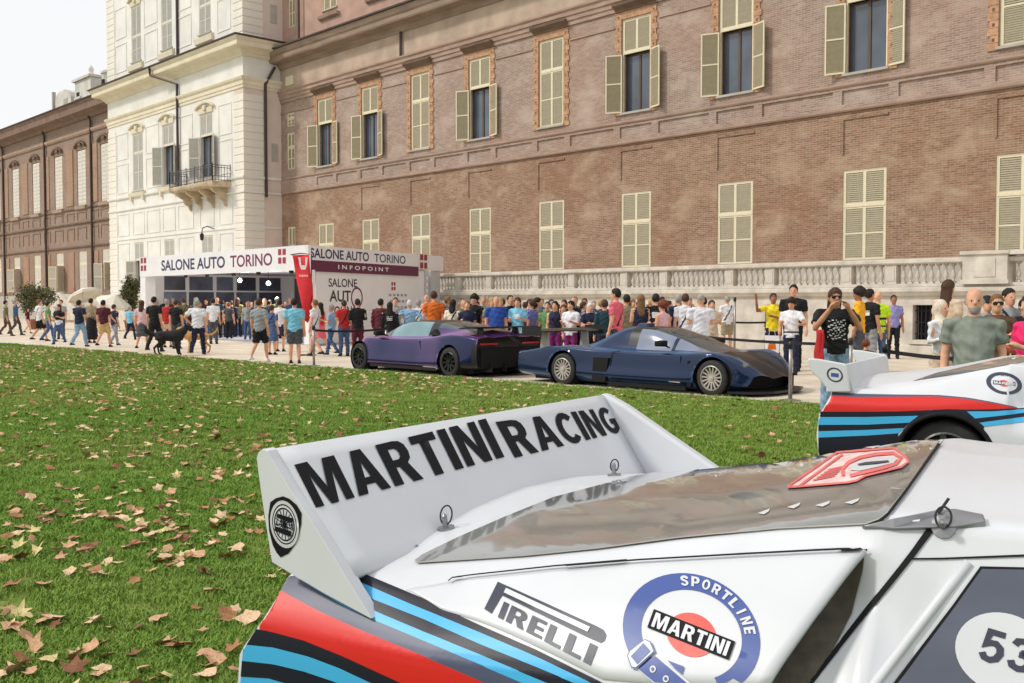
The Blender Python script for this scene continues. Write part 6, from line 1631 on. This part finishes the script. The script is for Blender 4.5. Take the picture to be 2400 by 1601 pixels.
person(1133, 28, 692, 170, 'grey', 'khaki', 'person in pale grey behind the blue tee', hair=('short', 'grey'), group=G2)
person(1163, 26, 694, 175, 'blue', 'dgrey', 'bald person in royal blue tee behind the purple car', hair=('bald', 'grey'), g=1.16, belly=.05, group=G2)
person(1196, 26.5, 692, 160, 'black', 'black', 'person in black between the royal blue and pale blue tops', group=G2)
person(1213, 26, 697, 190, 'sky', 'white', 'person in pale blue top with brown hair and a white bag', hair=('long', 'brown'), al='bent', ar='bent', group=G2)
person(1246, 26.5, 702, -60, 'violet', 'grey', 'person in violet shirt in profile', hair=('short', 'brown'), group=G2)
person(1283, 26, 707, 190, 'green', 'navy', 'person in green tee behind the wing of the blue car', hair=('short', 'dark'), group=G2)
person(1301, 25.5, 706, 200, 'navy', 'purple', 'person with long dark hair in navy vest', hair=('longer', 'dark'), sleeve='none', group=G2)
person(1320, 26.5, 714, 180, 'olive', 'olive', 'short person in olive between two dark-haired women', hair=('long', 'red'), group=G2)
person(1338, 24.8, 705, -150, 'white', 'purple', 'person with dark hair in white tee looking down', hair=('long', 'dark'), al='bent', ar='bent', group=G2)
person(1370, 27.5, 699, 180, 'dgrey', 'black', 'dark-haired person behind the white-haired woman', group=G2)
person(1383, 24.5, 710, 170, 'navy', 'black', 'white-haired person in dark navy top', hair=('long', 'white'), al='cross', ar='cross', group=G2)
person(1417, 23.8, 702, 0, 'teal', 'navy', 'person in dark teal jacket seen from behind', sleeve='long', hair=('short', 'brown'), group=G2)
person(1443, 22.6, 676, -60, 'pink', 'dgrey', 'tall person in rose red shirt standing above the crowd', hair=('short', 'dark'), g=1.06, group=G2)
person(1468, 25, 690, -20, 'khaki', 'olive', 'person in khaki tee right of the rose red shirt', hair=('short', 'dark'), group=G2)
person(1502, 24, 691, 0, 'navy', 'black', 'person with long fair hair in navy dress seen from behind', hair=('longer', 'lbrown'), btype='dress', sleeve='none', al='bent', group=G2)
person(1537, 24, 688, 10, 'black', 'navy', 'person in black tee with cropped black hair', g=1.05, group=G2)
person(1553, 22.3, 705, -40, 'rose', 'pink', 'person with big curly auburn hair in a sleeveless top', hair=('curly', 'red'), sleeve='none', al='bent', ar='bent', group=G2)
person(1590, 25.5, 690, 0, 'navy', 'olive', 'grey-haired person in navy tee left of two white tees', hair=('short', 'grey'), group=G2)
person(1606, 24, 688, 5, 'white', 'rose', 'slim person in white tee left of the capped white tee', hair=('short', 'brown'), group=G2)
person(1642, 22, 690, 0, 'white', 'white', 'broad person in loose white tee and grey cap', hair=('cap', 'grey'), g=1.18, al='bent', ar='bent', group=G2)
person(1668, 25.5, 704, 180, 'beige', 'beige', 'person in beige half hidden behind the broad white tee', hair=('long', 'brown'), al='bent', group=G2)
person(1704, 33, 692, -10, 'white', 'khaki', 'person in pale tee and khaki shorts by the terrace wall', hair=('short', 'grey'), btype='bermuda', al='bent', group=G2, H=1.8)
person(1812, 25, 687, 185, 'yellow', 'navy', 'person in yellow tee waving one raised arm', hair=('short', 'dark'), ar='raised', al='cross', skin=3, group=G2)
person(1859, 23.6, 667, 200, 'black', 'black', 'tall person in black behind the striped top', hair=('short', 'dark'), g=1.08, group=G2)
person(1855, 22.4, 699, 210, 'white', 'navy', 'person in white tee with dark hair looking at papers', hair=('curly', 'dark'), al='out', ar='bent', skin=1, group=G2, over='stripes')
person(1957, 14.3, 676, 185, 'black', 'ldenim', 'person with sunglasses and printed black tee taking a photo', hair=('long', 'brown'), al='face', ar='face', g=1.12, glasses=True, skin=1, over='print', group=G2)
person(2013, 22, 674, -60, 'amber', 'dgrey', 'person in amber tee and grey shorts seen from the side', hair=('curly', 'dark'), btype='bermuda', skin=3, group=G2)
person(2038, 22.6, 677, 60, 'black', 'grey', 'person in black between the amber tee and the safety vest', hair=('short', 'dark'), skin=1, group=G2)
person(2057, 23.4, 683, 0, 'hivis', 'denim', 'person in yellow safety vest seen from behind', hair=('bald', 'grey'), g=1.06, over='vest', group=G2)
person(2094, 28.8, 689, 190, 'lilac', 'black', 'person in lilac shirt and black trousers by the wall', hair=('short', 'dark'), skin=3, group=G2, H=1.8)
person(2030, 16.5, 803, 20, 'brown', 'brown', 'small child with curly auburn hair behind the rally car spoiler', hair=('curly', 'red'), group=G2, H=.98)
person(2222, 18, 657, 60, 'beige', 'dgrey', 'person with long brown hair behind the headscarf', hair=('longer', 'brown'), group=G2)
person(2206, 14.2, 704, 150, 'white', 'beige', 'person in patterned headscarf and white dress holding a bag', hair=('hijab', 'cream'), sleeve='long', btype='longdress', al='bent', ar='bent', group=G2)
person(2283, 9.6, 674, 200, 'polo', 'dgrey', 'elderly person in grey-green polo shirt near the right edge', hair=('bald', 'grey'), g=1.12, belly=.06, al='down', ar='down', group=G2, over='beard')
person(2313, 15.5, 693, 180, 'grey', 'dgrey', 'person in dark cap behind the polo shirt', hair=('cap', 'black'), group=G2)
person(2336, 13.2, 690, 195, 'brown', 'brown', 'person with sunglasses and fair brown hair right of the polo shirt', hair=('short', 'lbrown'), glasses=True, al='bent', group=G2)
person(2364, 15.2, 676, 170, 'grey', 'dgrey', 'tall dark-haired bearded person in grey near the right edge', hair=('short', 'dark'), group=G2)
person(2402, 15.0, 700, 180, 'black', 'black', 'person in black at the right edge behind the hot pink tee', hair=('short', 'dark'), group=G2)
person(2416, 10.3, 690, -100, 'hot', 'rose', 'person in hot pink tee cut by the right edge', hair=('long', 'brown'), al='bent', ar='bent', group=G2)
# --- booth crowd and second rows of the crowd
br = random.Random(21)
DKC = ['black', 'navy', 'dgrey', 'maroon', 'denim', 'dgrey', 'navy', 'black', 'brown', 'grey', 'teal', 'olive']
ORD = ['first', 'second', 'third', 'fourth', 'fifth', 'sixth', 'seventh', 'eighth', 'ninth', 'tenth', 'eleventh', 'twelfth', 'thirteenth', 'fourteenth', 'fifteenth', 'sixteenth', 'seventeenth', 'eighteenth', 'nineteenth', 'twentieth', 'twenty-first', 'twenty-second', 'twenty-third', 'twenty-fourth', 'twenty-fifth', 'twenty-sixth']
CW = dict(dgrey='dark grey', rose='pale pink', lblue='pale blue', denim='denim blue')
for i in range(26):
    px = 385 + 300 * (i + br.random()) / 26; z = br.uniform(41, 49)
    while True:
        X_, Y_ = at_depth(px, z)
        if Y_ > 20.9: break
        z += .6
    tc_ = br.choice(DKC)
    person(px, z, 0, br.uniform(-30, 30) if i % 4 else 180, tc_, br.choice(['navy', 'black', 'denim', 'dgrey']), 'person in %s inside the booth, %s from its left end' % (CW.get(tc_, tc_), ORD[i]), hair=(br.choice(['short', 'short', 'long', 'bald']), br.choice(['dark', 'brown', 'grey', 'lbrown'])), group='crowd inside the booth', H=br.uniform(1.58, 1.82), sleeve=br.choice(['short', 'long']))
for i in range(22):
    px = 1045 + 560 * (i + br.random()) / 22; z = zmin(px, 30) + br.uniform(0, 2.5)
    tc_ = br.choice(['khaki', 'navy', 'beige', 'dgrey', 'black', 'denim', 'maroon', 'olive', 'brown'])
    person(px, z, 0, br.choice([180, 170, 0, 200]), tc_, br.choice(['navy', 'black', 'denim', 'khaki']), 'person in %s in the crowd rear row, %s from the booth' % (CW.get(tc_, tc_), ORD[i]), hair=(br.choice(['short', 'short', 'long', 'bald']), br.choice(['dark', 'brown', 'grey', 'lbrown', 'blonde'])), group='rear row of the crowd', H=br.uniform(1.6, 1.78))

for i in range(18):
    px = 1030 + 640 * (i + br.random()) / 18; z = zmin(px, 26) + br.uniform(.6, 1.6)
    tc_ = br.choice(['white', 'navy', 'brown', 'dgrey', 'black', 'denim', 'maroon', 'khaki', 'teal', 'black'])
    person(px, z, 0, br.choice([180, 165, 195, 0, 90]), tc_, br.choice(['navy', 'black', 'denim', 'khaki']), 'person in %s in the crowd middle row, %s from the booth' % (CW.get(tc_, tc_), ORD[i]), hair=(br.choice(['short', 'short', 'long', 'cap', 'bald']), br.choice(['dark', 'brown', 'grey', 'lbrown', 'blonde'])), al=br.choice(['down', 'bent', 'face']), ar=br.choice(['down', 'bent']), group='middle row of the crowd', H=br.uniform(1.6, 1.76))

# --- dogs
def dog(px, z, face, cols, label, Hs=.62, fluffy=0.0):
    m = MB(); k = Hs / .62
    def V(p): return (p[0] * k, p[1] * k, p[2] * k)
    def t(pts, r, mi=0, n=10): m.tube([V(p) for p in pts], [q * k for q in r], n, mi)
    f = fluffy
    t([(0, -.36, .5), (0, -.26, .5), (0, -.05, .5), (0, .16, .51), (0, .28, .53), (0, .34, .56)], [.06 + f, .115 + f, .105 + f, .145 + f, .125 + f, .08])
    t([(0, .24, .55), (0, .36, .64), (0, .42, .7)], [.095 + f, .075 + f, .06])
    t([(0, .36, .71), (0, .42, .73), (0, .5, .71), (0, .58, .675), (0, .61, .665)], [.05, .075, .062, .038, .025])
    for s in (-1, 1):
        t([(s * .045, .39, .76), (s * .07, .385, .82), (s * .075, .39, .76)], [.02, .02, .012], 1, 6)
        fy = .24 if s > 0 else .18
        t([(s * .08, .2, .48), (s * .085, fy - .02, .28), (s * .085, fy + .01, .06), (s * .085, fy + .05, .02)], [.07 + f * .6, .035, .026, .03])
        hy = -.32 if s > 0 else -.24
        t([(s * .085, -.26, .47), (s * .09, hy + .1, .33), (s * .09, hy - .06, .2), (s * .09, hy - .03, .06), (s * .09, hy + .03, .02)], [.085 + f * .6, .055, .03, .025, .03])
    t([(0, -.34, .54), (0, -.46, .56), (0, -.58, .66), (0, -.62, .78)], [.035 + f * .7, .035 + f, .03 + f, .012])
    x, y = at_depth(px, z); d = FH * math.cos(R(face)) + RT * math.sin(R(face))
    JOBS.append(dict(mb=m, vox=.016, loc=(x, y, 0), rz=math.atan2(d[1], d[0]) - math.pi / 2, eyes=[], mouth=None, h=1, over=None, label=label, group=None, cols=[flat(c, .85, 'fur') for c in cols], dog=True))
dog(397, 30.6, 75, (S(40, 38, 40), S(26, 24, 26)), 'shaggy black dog walking on the gravel near the lawn', .72, .03)
dog(460, 31.8, -95, (S(198, 152, 92), S(150, 104, 60)), 'tan dog walking beside the heavy person in white', .66)

def finish_bodies():
    tmp = []
    for j in JOBS:
        o = j['mb'].build('tmp_body', j['cols'])
        r = o.modifiers.new('skin', 'REMESH'); r.mode = 'VOXEL'; r.voxel_size = j['vox']; r.use_smooth_shade = True
        s = o.modifiers.new('soft', 'SMOOTH'); s.factor = .5; s.iterations = 2
        tmp.append(o)
    dg = bpy.context.evaluated_depsgraph_get()
    out = [bpy.data.meshes.new_from_object(o.evaluated_get(dg)) for o in tmp]
    for j, o, me in zip(JOBS, tmp, out):
        src = j['mb']; tree = BVHTree.FromPolygons(src.v, src.f)
        n = len(me.polygons); c = np.empty(n * 3); me.polygons.foreach_get('center', c); c = c.reshape(-1, 3)
        mi = np.zeros(n, int)
        for i in range(n):
            h = tree.find_nearest(Vector(c[i])); mi[i] = src.m[h[2]]
        k = j['h'] / 1.75
        if not j.get('dog'):
            if j['over'] == 'logo': mi[(mi == 2) & (np.abs(c[:, 0] / k) < .085) & (c[:, 2] / k > 1.2) & (c[:, 2] / k < 1.32) & (np.abs(np.sin(c[:, 2] * 75)) > .35)] = 6
            if j['over'] == 'strap': mi[(mi == 2) & (np.abs(c[:, 0] / k - (c[:, 2] / k - 1.2) * .55) < .022) & (c[:, 2] / k > .98)] = 5
            for e in j['eyes']: mi[np.linalg.norm(c - np.array(e), axis=1) < .0095 * k] = 5
            if j['eyes']: mi[(np.abs(c[:, 2] - j['mouth'][2]) < .006) & (np.abs(c[:, 0]) < .024) & (c[:, 1] > j['mouth'][1] - .03) & (mi == 0)] = 5 if False else mi[(np.abs(c[:, 2] - j['mouth'][2]) < .006) & (np.abs(c[:, 0]) < .024) & (c[:, 1] > j['mouth'][1] - .03) & (mi == 0)]
            top = mi == 2
            if j['over'] == 'vest':
                for z in (1.0, 1.16): mi[top & (np.abs(c[:, 2] / k - z) < .022)] = 5
            if j['over'] == 'print':
                q = top & (c[:, 1] > .02) & (np.abs(c[:, 0] / k) < .12) & (c[:, 2] / k > 1.05) & (c[:, 2] / k < 1.32)
                w = np.sin(c[:, 0] * 55 + c[:, 2] * 130 + 2 * np.sin(c[:, 0] * 40)) * np.sin(c[:, 2] * 38 - c[:, 0] * 60 + 1.1) > .42; mi[q & w] = 6
            if j['over'] == 'stripes': mi[top & (np.abs(c[:, 2] / k - .98) < .025)] = 5; 
            if j['over'] == 'midriff': mi[top & (c[:, 2] / k < 1.06)] = 6
            if j['over'] == 'beard': mi[(mi == 0) & (c[:, 2] / k > 1.497) & (c[:, 2] / k < 1.562) & (c[:, 1] > .045)] = 7; mi[(mi == 0) & (c[:, 2] / k > 1.6) & (c[:, 1] < .01) & (c[:, 2] / k < 1.69)] = 7
        # cloth folds: push the garments in and out a few millimetres
        nv = len(me.vertices); co = np.empty(nv * 3); no = np.empty(nv * 3); me.vertices.foreach_get('co', co); me.vertices.foreach_get('normal', no); co, no = co.reshape(-1, 3), no.reshape(-1, 3)
        cl = np.zeros(nv, bool); vi = np.empty(len(me.loops), int); me.loops.foreach_get('vertex_index', vi); lt = np.empty(n, int); me.polygons.foreach_get('loop_total', lt)
        cl[vi[np.repeat((mi == 2) | (mi == 3), lt)]] = True
        ph = (j['loc'][0] * 7.3) % 6.28
        w = np.sin(co[:, 2] * 38 + 14 * co[:, 0] + ph) * np.sin(co[:, 0] * 27 - co[:, 2] * 11 + 2 * ph) + .7 * np.sin(co[:, 2] * 62 - 30 * co[:, 0] + co[:, 1] * 40 + ph)
        co[cl] += no[cl] * (w[cl] * (.0055 if j['vox'] < .02 else .008))[:, None] * (0 if j.get('dog') else 1)
        me.vertices.foreach_set('co', co.ravel())
        me.materials.clear()
        for m_ in j['cols']: me.materials.append(m_)
        me.polygons.foreach_set('material_index', mi)
        me.polygons.foreach_set('use_smooth', [True] * n)
        me.name = 'dog' if j.get('dog') else 'person'
        p = link('dog' if j.get('dog') else 'person', me, None, j['loc'], (0, 0, j['rz']))
        tag(p, j['label'], 'dog' if j.get('dog') else 'person', j['group'])
        om = o.data; bpy.data.objects.remove(o); bpy.data.meshes.remove(om)
finish_bodies()

# --- bags carried and set down
def bag():
    x, y = at_depth(1811, 23.8); root = thing('shopping_bag', 'white paper bag with orange print hanging beside the person in yellow', 'bag', (x, y, .42), R(20))
    m = MB(); m.rings([[(-.16, -.06, 0), (.16, -.06, 0), (.16, .06, 0), (-.16, .06, 0)], [(-.17, -.05, .4), (.17, -.05, .4), (.17, .05, .4), (-.17, .05, .4)]]); m.build('bag_body', PANEL, root)
    m = MB(); m.tube([(-.08, -.05, .4), (-.05, -.05, .55), (.05, -.05, .55), (.08, -.05, .4)], .008, 5); m.build('handle', PANELG, root)
    for s in (-1, 1): m = MB(); m.poly([(-.1, s * .066, .08), (.1, s * .066, .08), (.06, s * .064, .28), (-.06, s * .064, .28)]); m.build('print', flat(PC['orange']), root)
bag()
def jacket():
    x, y = at_depth(1924, 14.1); m = MB()
    P = [[(x + (k - 2) * (.026 + .016 * i / 10) + .012 * math.sin(i * .8), y + .022 * math.cos(k * 2.3), 1.22 - i * .055) for k in range(5)] for i in range(11)]
    m.grid(P); o = m.build('red_jacket', flat(PC['red'], .8), None, True); q = o.modifiers.new('cloth', 'SOLIDIFY'); q.thickness = .03
    tag(o, 'red jacket hanging from the arm of the photographing person', 'jacket')
jacket()
# ================================================================== lawn, grass and fallen leaves
LAWN_A, LAWN_B = np.array([-41.95, 12.55]), np.array([-8.03, 14.05])     # the edge of the lawn, seen in the photograph
ED = (LAWN_B - LAWN_A) / np.linalg.norm(LAWN_B - LAWN_A); EN = np.array([-ED[1], ED[0]])
def soil_mat():
    m = bpy.data.materials.new('lawn_turf'); m.use_nodes = True; t = m.node_tree; N, L = t.nodes, t.links; p = N['Principled BSDF']
    p.inputs['Roughness'].default_value = .95; p.inputs['Specular IOR Level'].default_value = .1
    tc = N.new('ShaderNodeTexCoord')
    def noise(s, d=6): n = N.new('ShaderNodeTexNoise'); n.inputs['Scale'].default_value = s; n.inputs['Detail'].default_value = d; L.new(tc.outputs['Object'], n.inputs[0]); return n
    a, b, c = noise(.35), noise(6, 8), noise(45, 4)
    def mix(f, lo, hi, x, y):
        mr = N.new('ShaderNodeMapRange'); mr.inputs[1].default_value = lo; mr.inputs[2].default_value = hi; L.new(f.outputs[0], mr.inputs[0])
        mx = N.new('ShaderNodeMixRGB'); L.new(mr.outputs[0], mx.inputs[0])
        for i, q in ((1, x), (2, y)):
            if isinstance(q, tuple): mx.inputs[i].default_value = (*q, 1)
            else: L.new(q, mx.inputs[i])
        return mx.outputs[0]
    g1 = mix(a, .35, .65, S(112, 132, 58), S(140, 160, 76)); g2 = mix(b, .45, .72, g1, S(138, 130, 82)); g3 = mix(c, .35, .7, g2, S(92, 110, 48))
    L.new(g3, p.inputs['Base Color'])
    bp = N.new('ShaderNodeBump'); bp.inputs['Strength'].default_value = .9; bp.inputs['Distance'].default_value = .03; L.new(c.outputs[0], bp.inputs['Height']); L.new(bp.outputs[0], p.inputs['Normal'])
    return m
def lawn():
    a, b = LAWN_A - ED * 120, LAWN_B + ED * 60
    g = MB(); n = 90; ins = -EN
    top = []
    for i in range(n + 1):
        q = a + (b - a) * i / n; top.append(q + EN * (.05 * math.sin(i * 1.7) + .04 * math.sin(i * 4.1)))
    far = [q - EN * 70 for q in top]
    for i in range(n):
        p0, p1, f0, f1 = top[i], top[i + 1], far[i], far[i + 1]
        g.poly([(*f0, .035), (*f1, .035), (*p1, .035), (*p0, .035)]); g.poly([(*p0, .035), (*p1, .035), (*(p1 + EN * .03), -.01), (*(p0 + EN * .03), -.01)])
    tag(g.build('lawn', soil_mat()), kind='structure')
lawn()
GZ = .035
def grass():
    BL = [M('grass_blade', c, .7, var=.25, scale=.6, spec=.25) for c in (S(124, 156, 60), S(142, 170, 74), S(106, 138, 50), S(166, 168, 96))]
    for m_ in BL:                                        # worn and lusher patches across the lawn
        t = m_.node_tree; p_ = t.nodes['Principled BSDF']; old = p_.inputs['Base Color'].links[0].from_socket
        ge = t.nodes.new('ShaderNodeNewGeometry'); prev = old
        for sc_, lo, hi, col in ((.3, .42, .68, S(150, 160, 82)), (1.6, .55, .8, S(124, 116, 70)), (.12, .45, .6, S(106, 146, 50))):
            nz = t.nodes.new('ShaderNodeTexNoise'); nz.inputs['Scale'].default_value = sc_; nz.inputs['Detail'].default_value = 5; t.links.new(ge.outputs['Position'], nz.inputs['Vector'])
            mr = t.nodes.new('ShaderNodeMapRange'); mr.inputs[1].default_value = lo; mr.inputs[2].default_value = hi; mr.inputs[4].default_value = .6; t.links.new(nz.outputs[0], mr.inputs[0])
            mx = t.nodes.new('ShaderNodeMixRGB'); mx.inputs[2].default_value = (*col, 1); t.links.new(mr.outputs[0], mx.inputs[0]); t.links.new(prev, mx.inputs[1]); prev = mx.outputs[0]
        t.links.new(prev, p_.inputs['Base Color'])
    rs = np.random.RandomState(5); clumps = []
    src = bpy.data.collections.new('grass_clumps')
    for c in range(6):
        m = MB()
        for i in range(34):
            r, a = .075 * math.sqrt(rs.rand()), rs.rand() * 6.28; x, y = r * math.cos(a), r * math.sin(a)
            h = .014 + .022 * rs.rand(); t = rs.rand() * 6.28; ln = .012 + .03 * rs.rand(); w = .0016 + .0014 * rs.rand()
            dx, dy = math.cos(t), math.sin(t); px_, py_ = -dy * w, dx * w
            m.f.append([len(m.v), len(m.v) + 1, len(m.v) + 2, len(m.v) + 3]); m.m.append(rs.choice(4, p=[.4, .25, .28, .07]))
            m.v += [(x - px_, y - py_, -.01), (x + px_, y + py_, -.01), (x + dx * ln * .4 + px_ * .8, y + dy * ln * .4 + py_ * .8, h * .7), (x + dx * ln * .4 - px_ * .8, y + dy * ln * .4 - py_ * .8, h * .7)]
            m.f.append([len(m.v) - 1, len(m.v) - 2, len(m.v)]); m.m.append(m.m[-1]); m.v.append((x + dx * ln, y + dy * ln, h))
        o = bpy.data.objects.new('grass_clump', m.mesh('grass_clump', BL)); src.objects.link(o); clumps.append(o)
    pts, scl = [], []
    def scatter(z0, z1, dens, s):
        wd = 1.9 if z1 < 10 else 1.3; n = int(((z1 ** 2 - z0 ** 2) / 2 * wd) * dens)
        z = np.sqrt(rs.rand(n) * (z1 ** 2 - z0 ** 2) + z0 ** 2); u = (rs.rand(n) - .5) * wd
        P = FH[None, :2] * z[:, None] + RT[None, :2] * (z * u)[:, None]
        d = (P - LAWN_A) @ EN; P = P[d < .04]
        pts.append(P); scl.append(s * (.75 + .5 * rs.rand(len(P))))
    scatter(1.9, 5.0, 420, 1.0); scatter(5.0, 9.0, 240, 1.15); scatter(9, 16, 110, 1.3); scatter(16, 42, 30, 1.5)
    P = np.concatenate(pts); Sc = np.concatenate(scl)
    me = bpy.data.meshes.new('grass'); me.from_pydata([(x, y, GZ) for x, y in P], [], [])
    at = me.attributes.new('size', 'FLOAT', 'POINT'); at.data.foreach_set('value', Sc.astype(np.float32))
    ro = me.attributes.new('turn', 'FLOAT', 'POINT'); ro.data.foreach_set('value', (rs.rand(len(P)) * 6.28).astype(np.float32))
    ob = link('grass', me); tag(ob, 'short green lawn grass in front of the path', 'grass', kind='stuff')
    ng = bpy.data.node_groups.new('grass_scatter', 'GeometryNodeTree')
    ng.interface.new_socket('Geometry', in_out='INPUT', socket_type='NodeSocketGeometry'); ng.interface.new_socket('Geometry', in_out='OUTPUT', socket_type='NodeSocketGeometry')
    N, L = ng.nodes, ng.links
    gi, go = N.new('NodeGroupInput'), N.new('NodeGroupOutput')
    ip = N.new('GeometryNodeInstanceOnPoints'); ci = N.new('GeometryNodeCollectionInfo'); ci.inputs['Collection'].default_value = src; ci.inputs['Separate Children'].default_value = True; ci.inputs['Reset Children'].default_value = True
    ip.inputs['Pick Instance'].default_value = True
    a1 = N.new('GeometryNodeInputNamedAttribute'); a1.data_type = 'FLOAT'; a1.inputs[0].default_value = 'size'
    a2 = N.new('GeometryNodeInputNamedAttribute'); a2.data_type = 'FLOAT'; a2.inputs[0].default_value = 'turn'
    cx = N.new('ShaderNodeCombineXYZ'); L.new(a2.outputs[0], cx.inputs[2])
    L.new(gi.outputs[0], ip.inputs['Points']); L.new(ci.outputs[0], ip.inputs['Instance']); L.new(cx.outputs[0], ip.inputs['Rotation']); L.new(a1.outputs[0], ip.inputs['Scale']); L.new(ip.outputs[0], go.inputs[0])
    md = ob.modifiers.new('scatter', 'NODES'); md.node_group = ng
grass()

def leaves():
    rs = np.random.RandomState(9)
    LM = [M('dry_leaf', c, .8, var=.3, scale=18, spec=.25) for c in (S(192, 152, 118), S(164, 116, 84), S(212, 180, 146), S(126, 86, 60), S(204, 186, 132))]
    names = ['pale brown', 'brown', 'light tan', 'dark brown', 'yellowish']
    # five curled plane-leaf shapes, each in every colour
    def shape(seed):
        r = np.random.RandomState(seed); n = 5; out = []
        tips = [(-2.2, .62), (-1.05, .86), (0, 1.0), (1.05, .86), (2.2, .62)]; pts = []
        for i, (a, l) in enumerate(tips):
            pts.append((a, l * (.9 + .2 * r.rand())))
            if i < 4: pts.append(((a + tips[i + 1][0]) / 2, .42 + .12 * r.rand()))
        ring = [(.5 * l * math.sin(a), .5 * l * math.cos(a)) for a, l in pts] + [(-.06, -.28), (.06, -.28)][::-1]
        cu, ph, tw = .25 + .35 * r.rand(), r.rand() * 6.28, r.normal() * .25
        def Z(x, y): return cu * (x * math.cos(ph) + y * math.sin(ph)) ** 2 * 1.2 + .05 * math.sin(9 * x + ph) + tw * x * y + .03
        v = [(0, 0, Z(0, 0))] + [(x * .5, y * .5, Z(x * .5, y * .5)) for x, y in ring] + [(x, y, Z(x, y)) for x, y in ring]
        k = len(ring); f = []
        for i in range(k):
            j = (i + 1) % k; f += [[0, 1 + i, 1 + j], [1 + i, 1 + k + i, 1 + k + j, 1 + j]]
        b = len(v); v += [(-.012, -.28, Z(0, -.28)), (.012, -.28, Z(0, -.28)), (.03 + .1 * r.normal(), -.55, .06)]; f.append([b, b + 1, b + 2])
        return v, f
    SH = [shape(30 + i) for i in range(6)]; MM = {}
    for i, (v, f) in enumerate(SH):
        for c in range(5):
            me = bpy.data.meshes.new('fallen_leaf'); me.from_pydata(v, [], f); me.materials.append(LM[c]); me.polygons.foreach_set('use_smooth', [True] * len(f)); MM[i, c] = me
    cen = []                                             # drifts
    for _ in range(170): z = math.sqrt(rs.rand() * (34 ** 2 - 2.2 ** 2) + 2.2 ** 2); cen.append((z, rs.rand() * 1.1 - .55))
    P = []
    def ok(p): return (np.array(p) - LAWN_A) @ EN < -.05
    tries = 0
    while len(P) < 3600 and tries < 40000:
        tries += 1
        if rs.rand() < .8: zc, uc = cen[rs.randint(len(cen))]; sp = .25 + .05 * zc; z = zc + rs.normal() * sp * 1.1; u = uc + rs.normal() * sp / zc
        else: z = math.sqrt(rs.rand() * (36 ** 2 - 2.0 ** 2) + 2.0 ** 2); u = rs.rand() * 1.6 - .8
        if z < 1.9: continue
        p = FH[:2] * z + RT[:2] * z * u
        if rs.rand() > .55 - .75 * u: continue
        if ok(p): P.append((z, float(p[0]), float(p[1]), u))
    for _ in range(560):                                 # denser close to the camera, as in the photograph
        z = 2.6 + 8.5 * rs.rand() ** 1.2; u = -.56 + .7 * rs.rand() ** 1.5; uu = math.sin(z * 2.1 + 3 * u) + math.sin(u * 17 - z * 1.3)
        if uu < -.5: continue
        p = FH[:2] * z + RT[:2] * z * u; P.append((z, float(p[0]), float(p[1]), u))
    P.sort(); inv = [q for q in P if -.51 < q[3] < .51]
    car = Frame(-.573, 2.32)
    def seen(q):
        l = car.loc((q[1], q[2], 0)); return not (-.15 < l[0] < 4.2 and -.2 < l[1] < 2.0)
    near = [q for q in inv if seen(q) and q[0] > 2.6][:300]; nk = set(near)
    for z, x, y, u in near:
        c = int(rs.choice(5, p=[.32, .2, .26, .12, .10])); s = .085 + .085 * rs.rand()
        o = link('fallen_leaf', MM[int(rs.randint(6)), c], None, (x, y, GZ + .022 + .015 * rs.rand()), (rs.normal() * .3, rs.normal() * .3, rs.rand() * 6.28)); o.scale = (s, s, s * 1.1)
        tag(o, names[c] + ' curled dry leaf lying on the lawn', 'leaf', 'fallen leaves on the lawn')
    m = MB()
    for q in P:
        if q in nk or not seen(q): continue
        z, x, y, u = q; v, f = SH[int(rs.randint(6))]; s = .085 + .07 * rs.rand(); c = int(rs.choice(5, p=[.3, .2, .28, .12, .10]))
        Mx = Matrix.Translation((x, y, GZ + .03)) @ Matrix.Rotation(rs.rand() * 6.28, 4, 'Z') @ Matrix.Rotation(rs.normal() * .35, 4, 'X') @ Matrix.Scale(s, 4); b = len(m.v)
        for w in v: m.v.append(tuple(Mx @ Vector(w)))
        for w in f: m.f.append([b + i for i in w]); m.m.append(c)
    tag(m.build('leaf_litter', LM, None, True), 'many small dry leaves scattered over the far lawn', 'leaves', kind='stuff')
leaves()
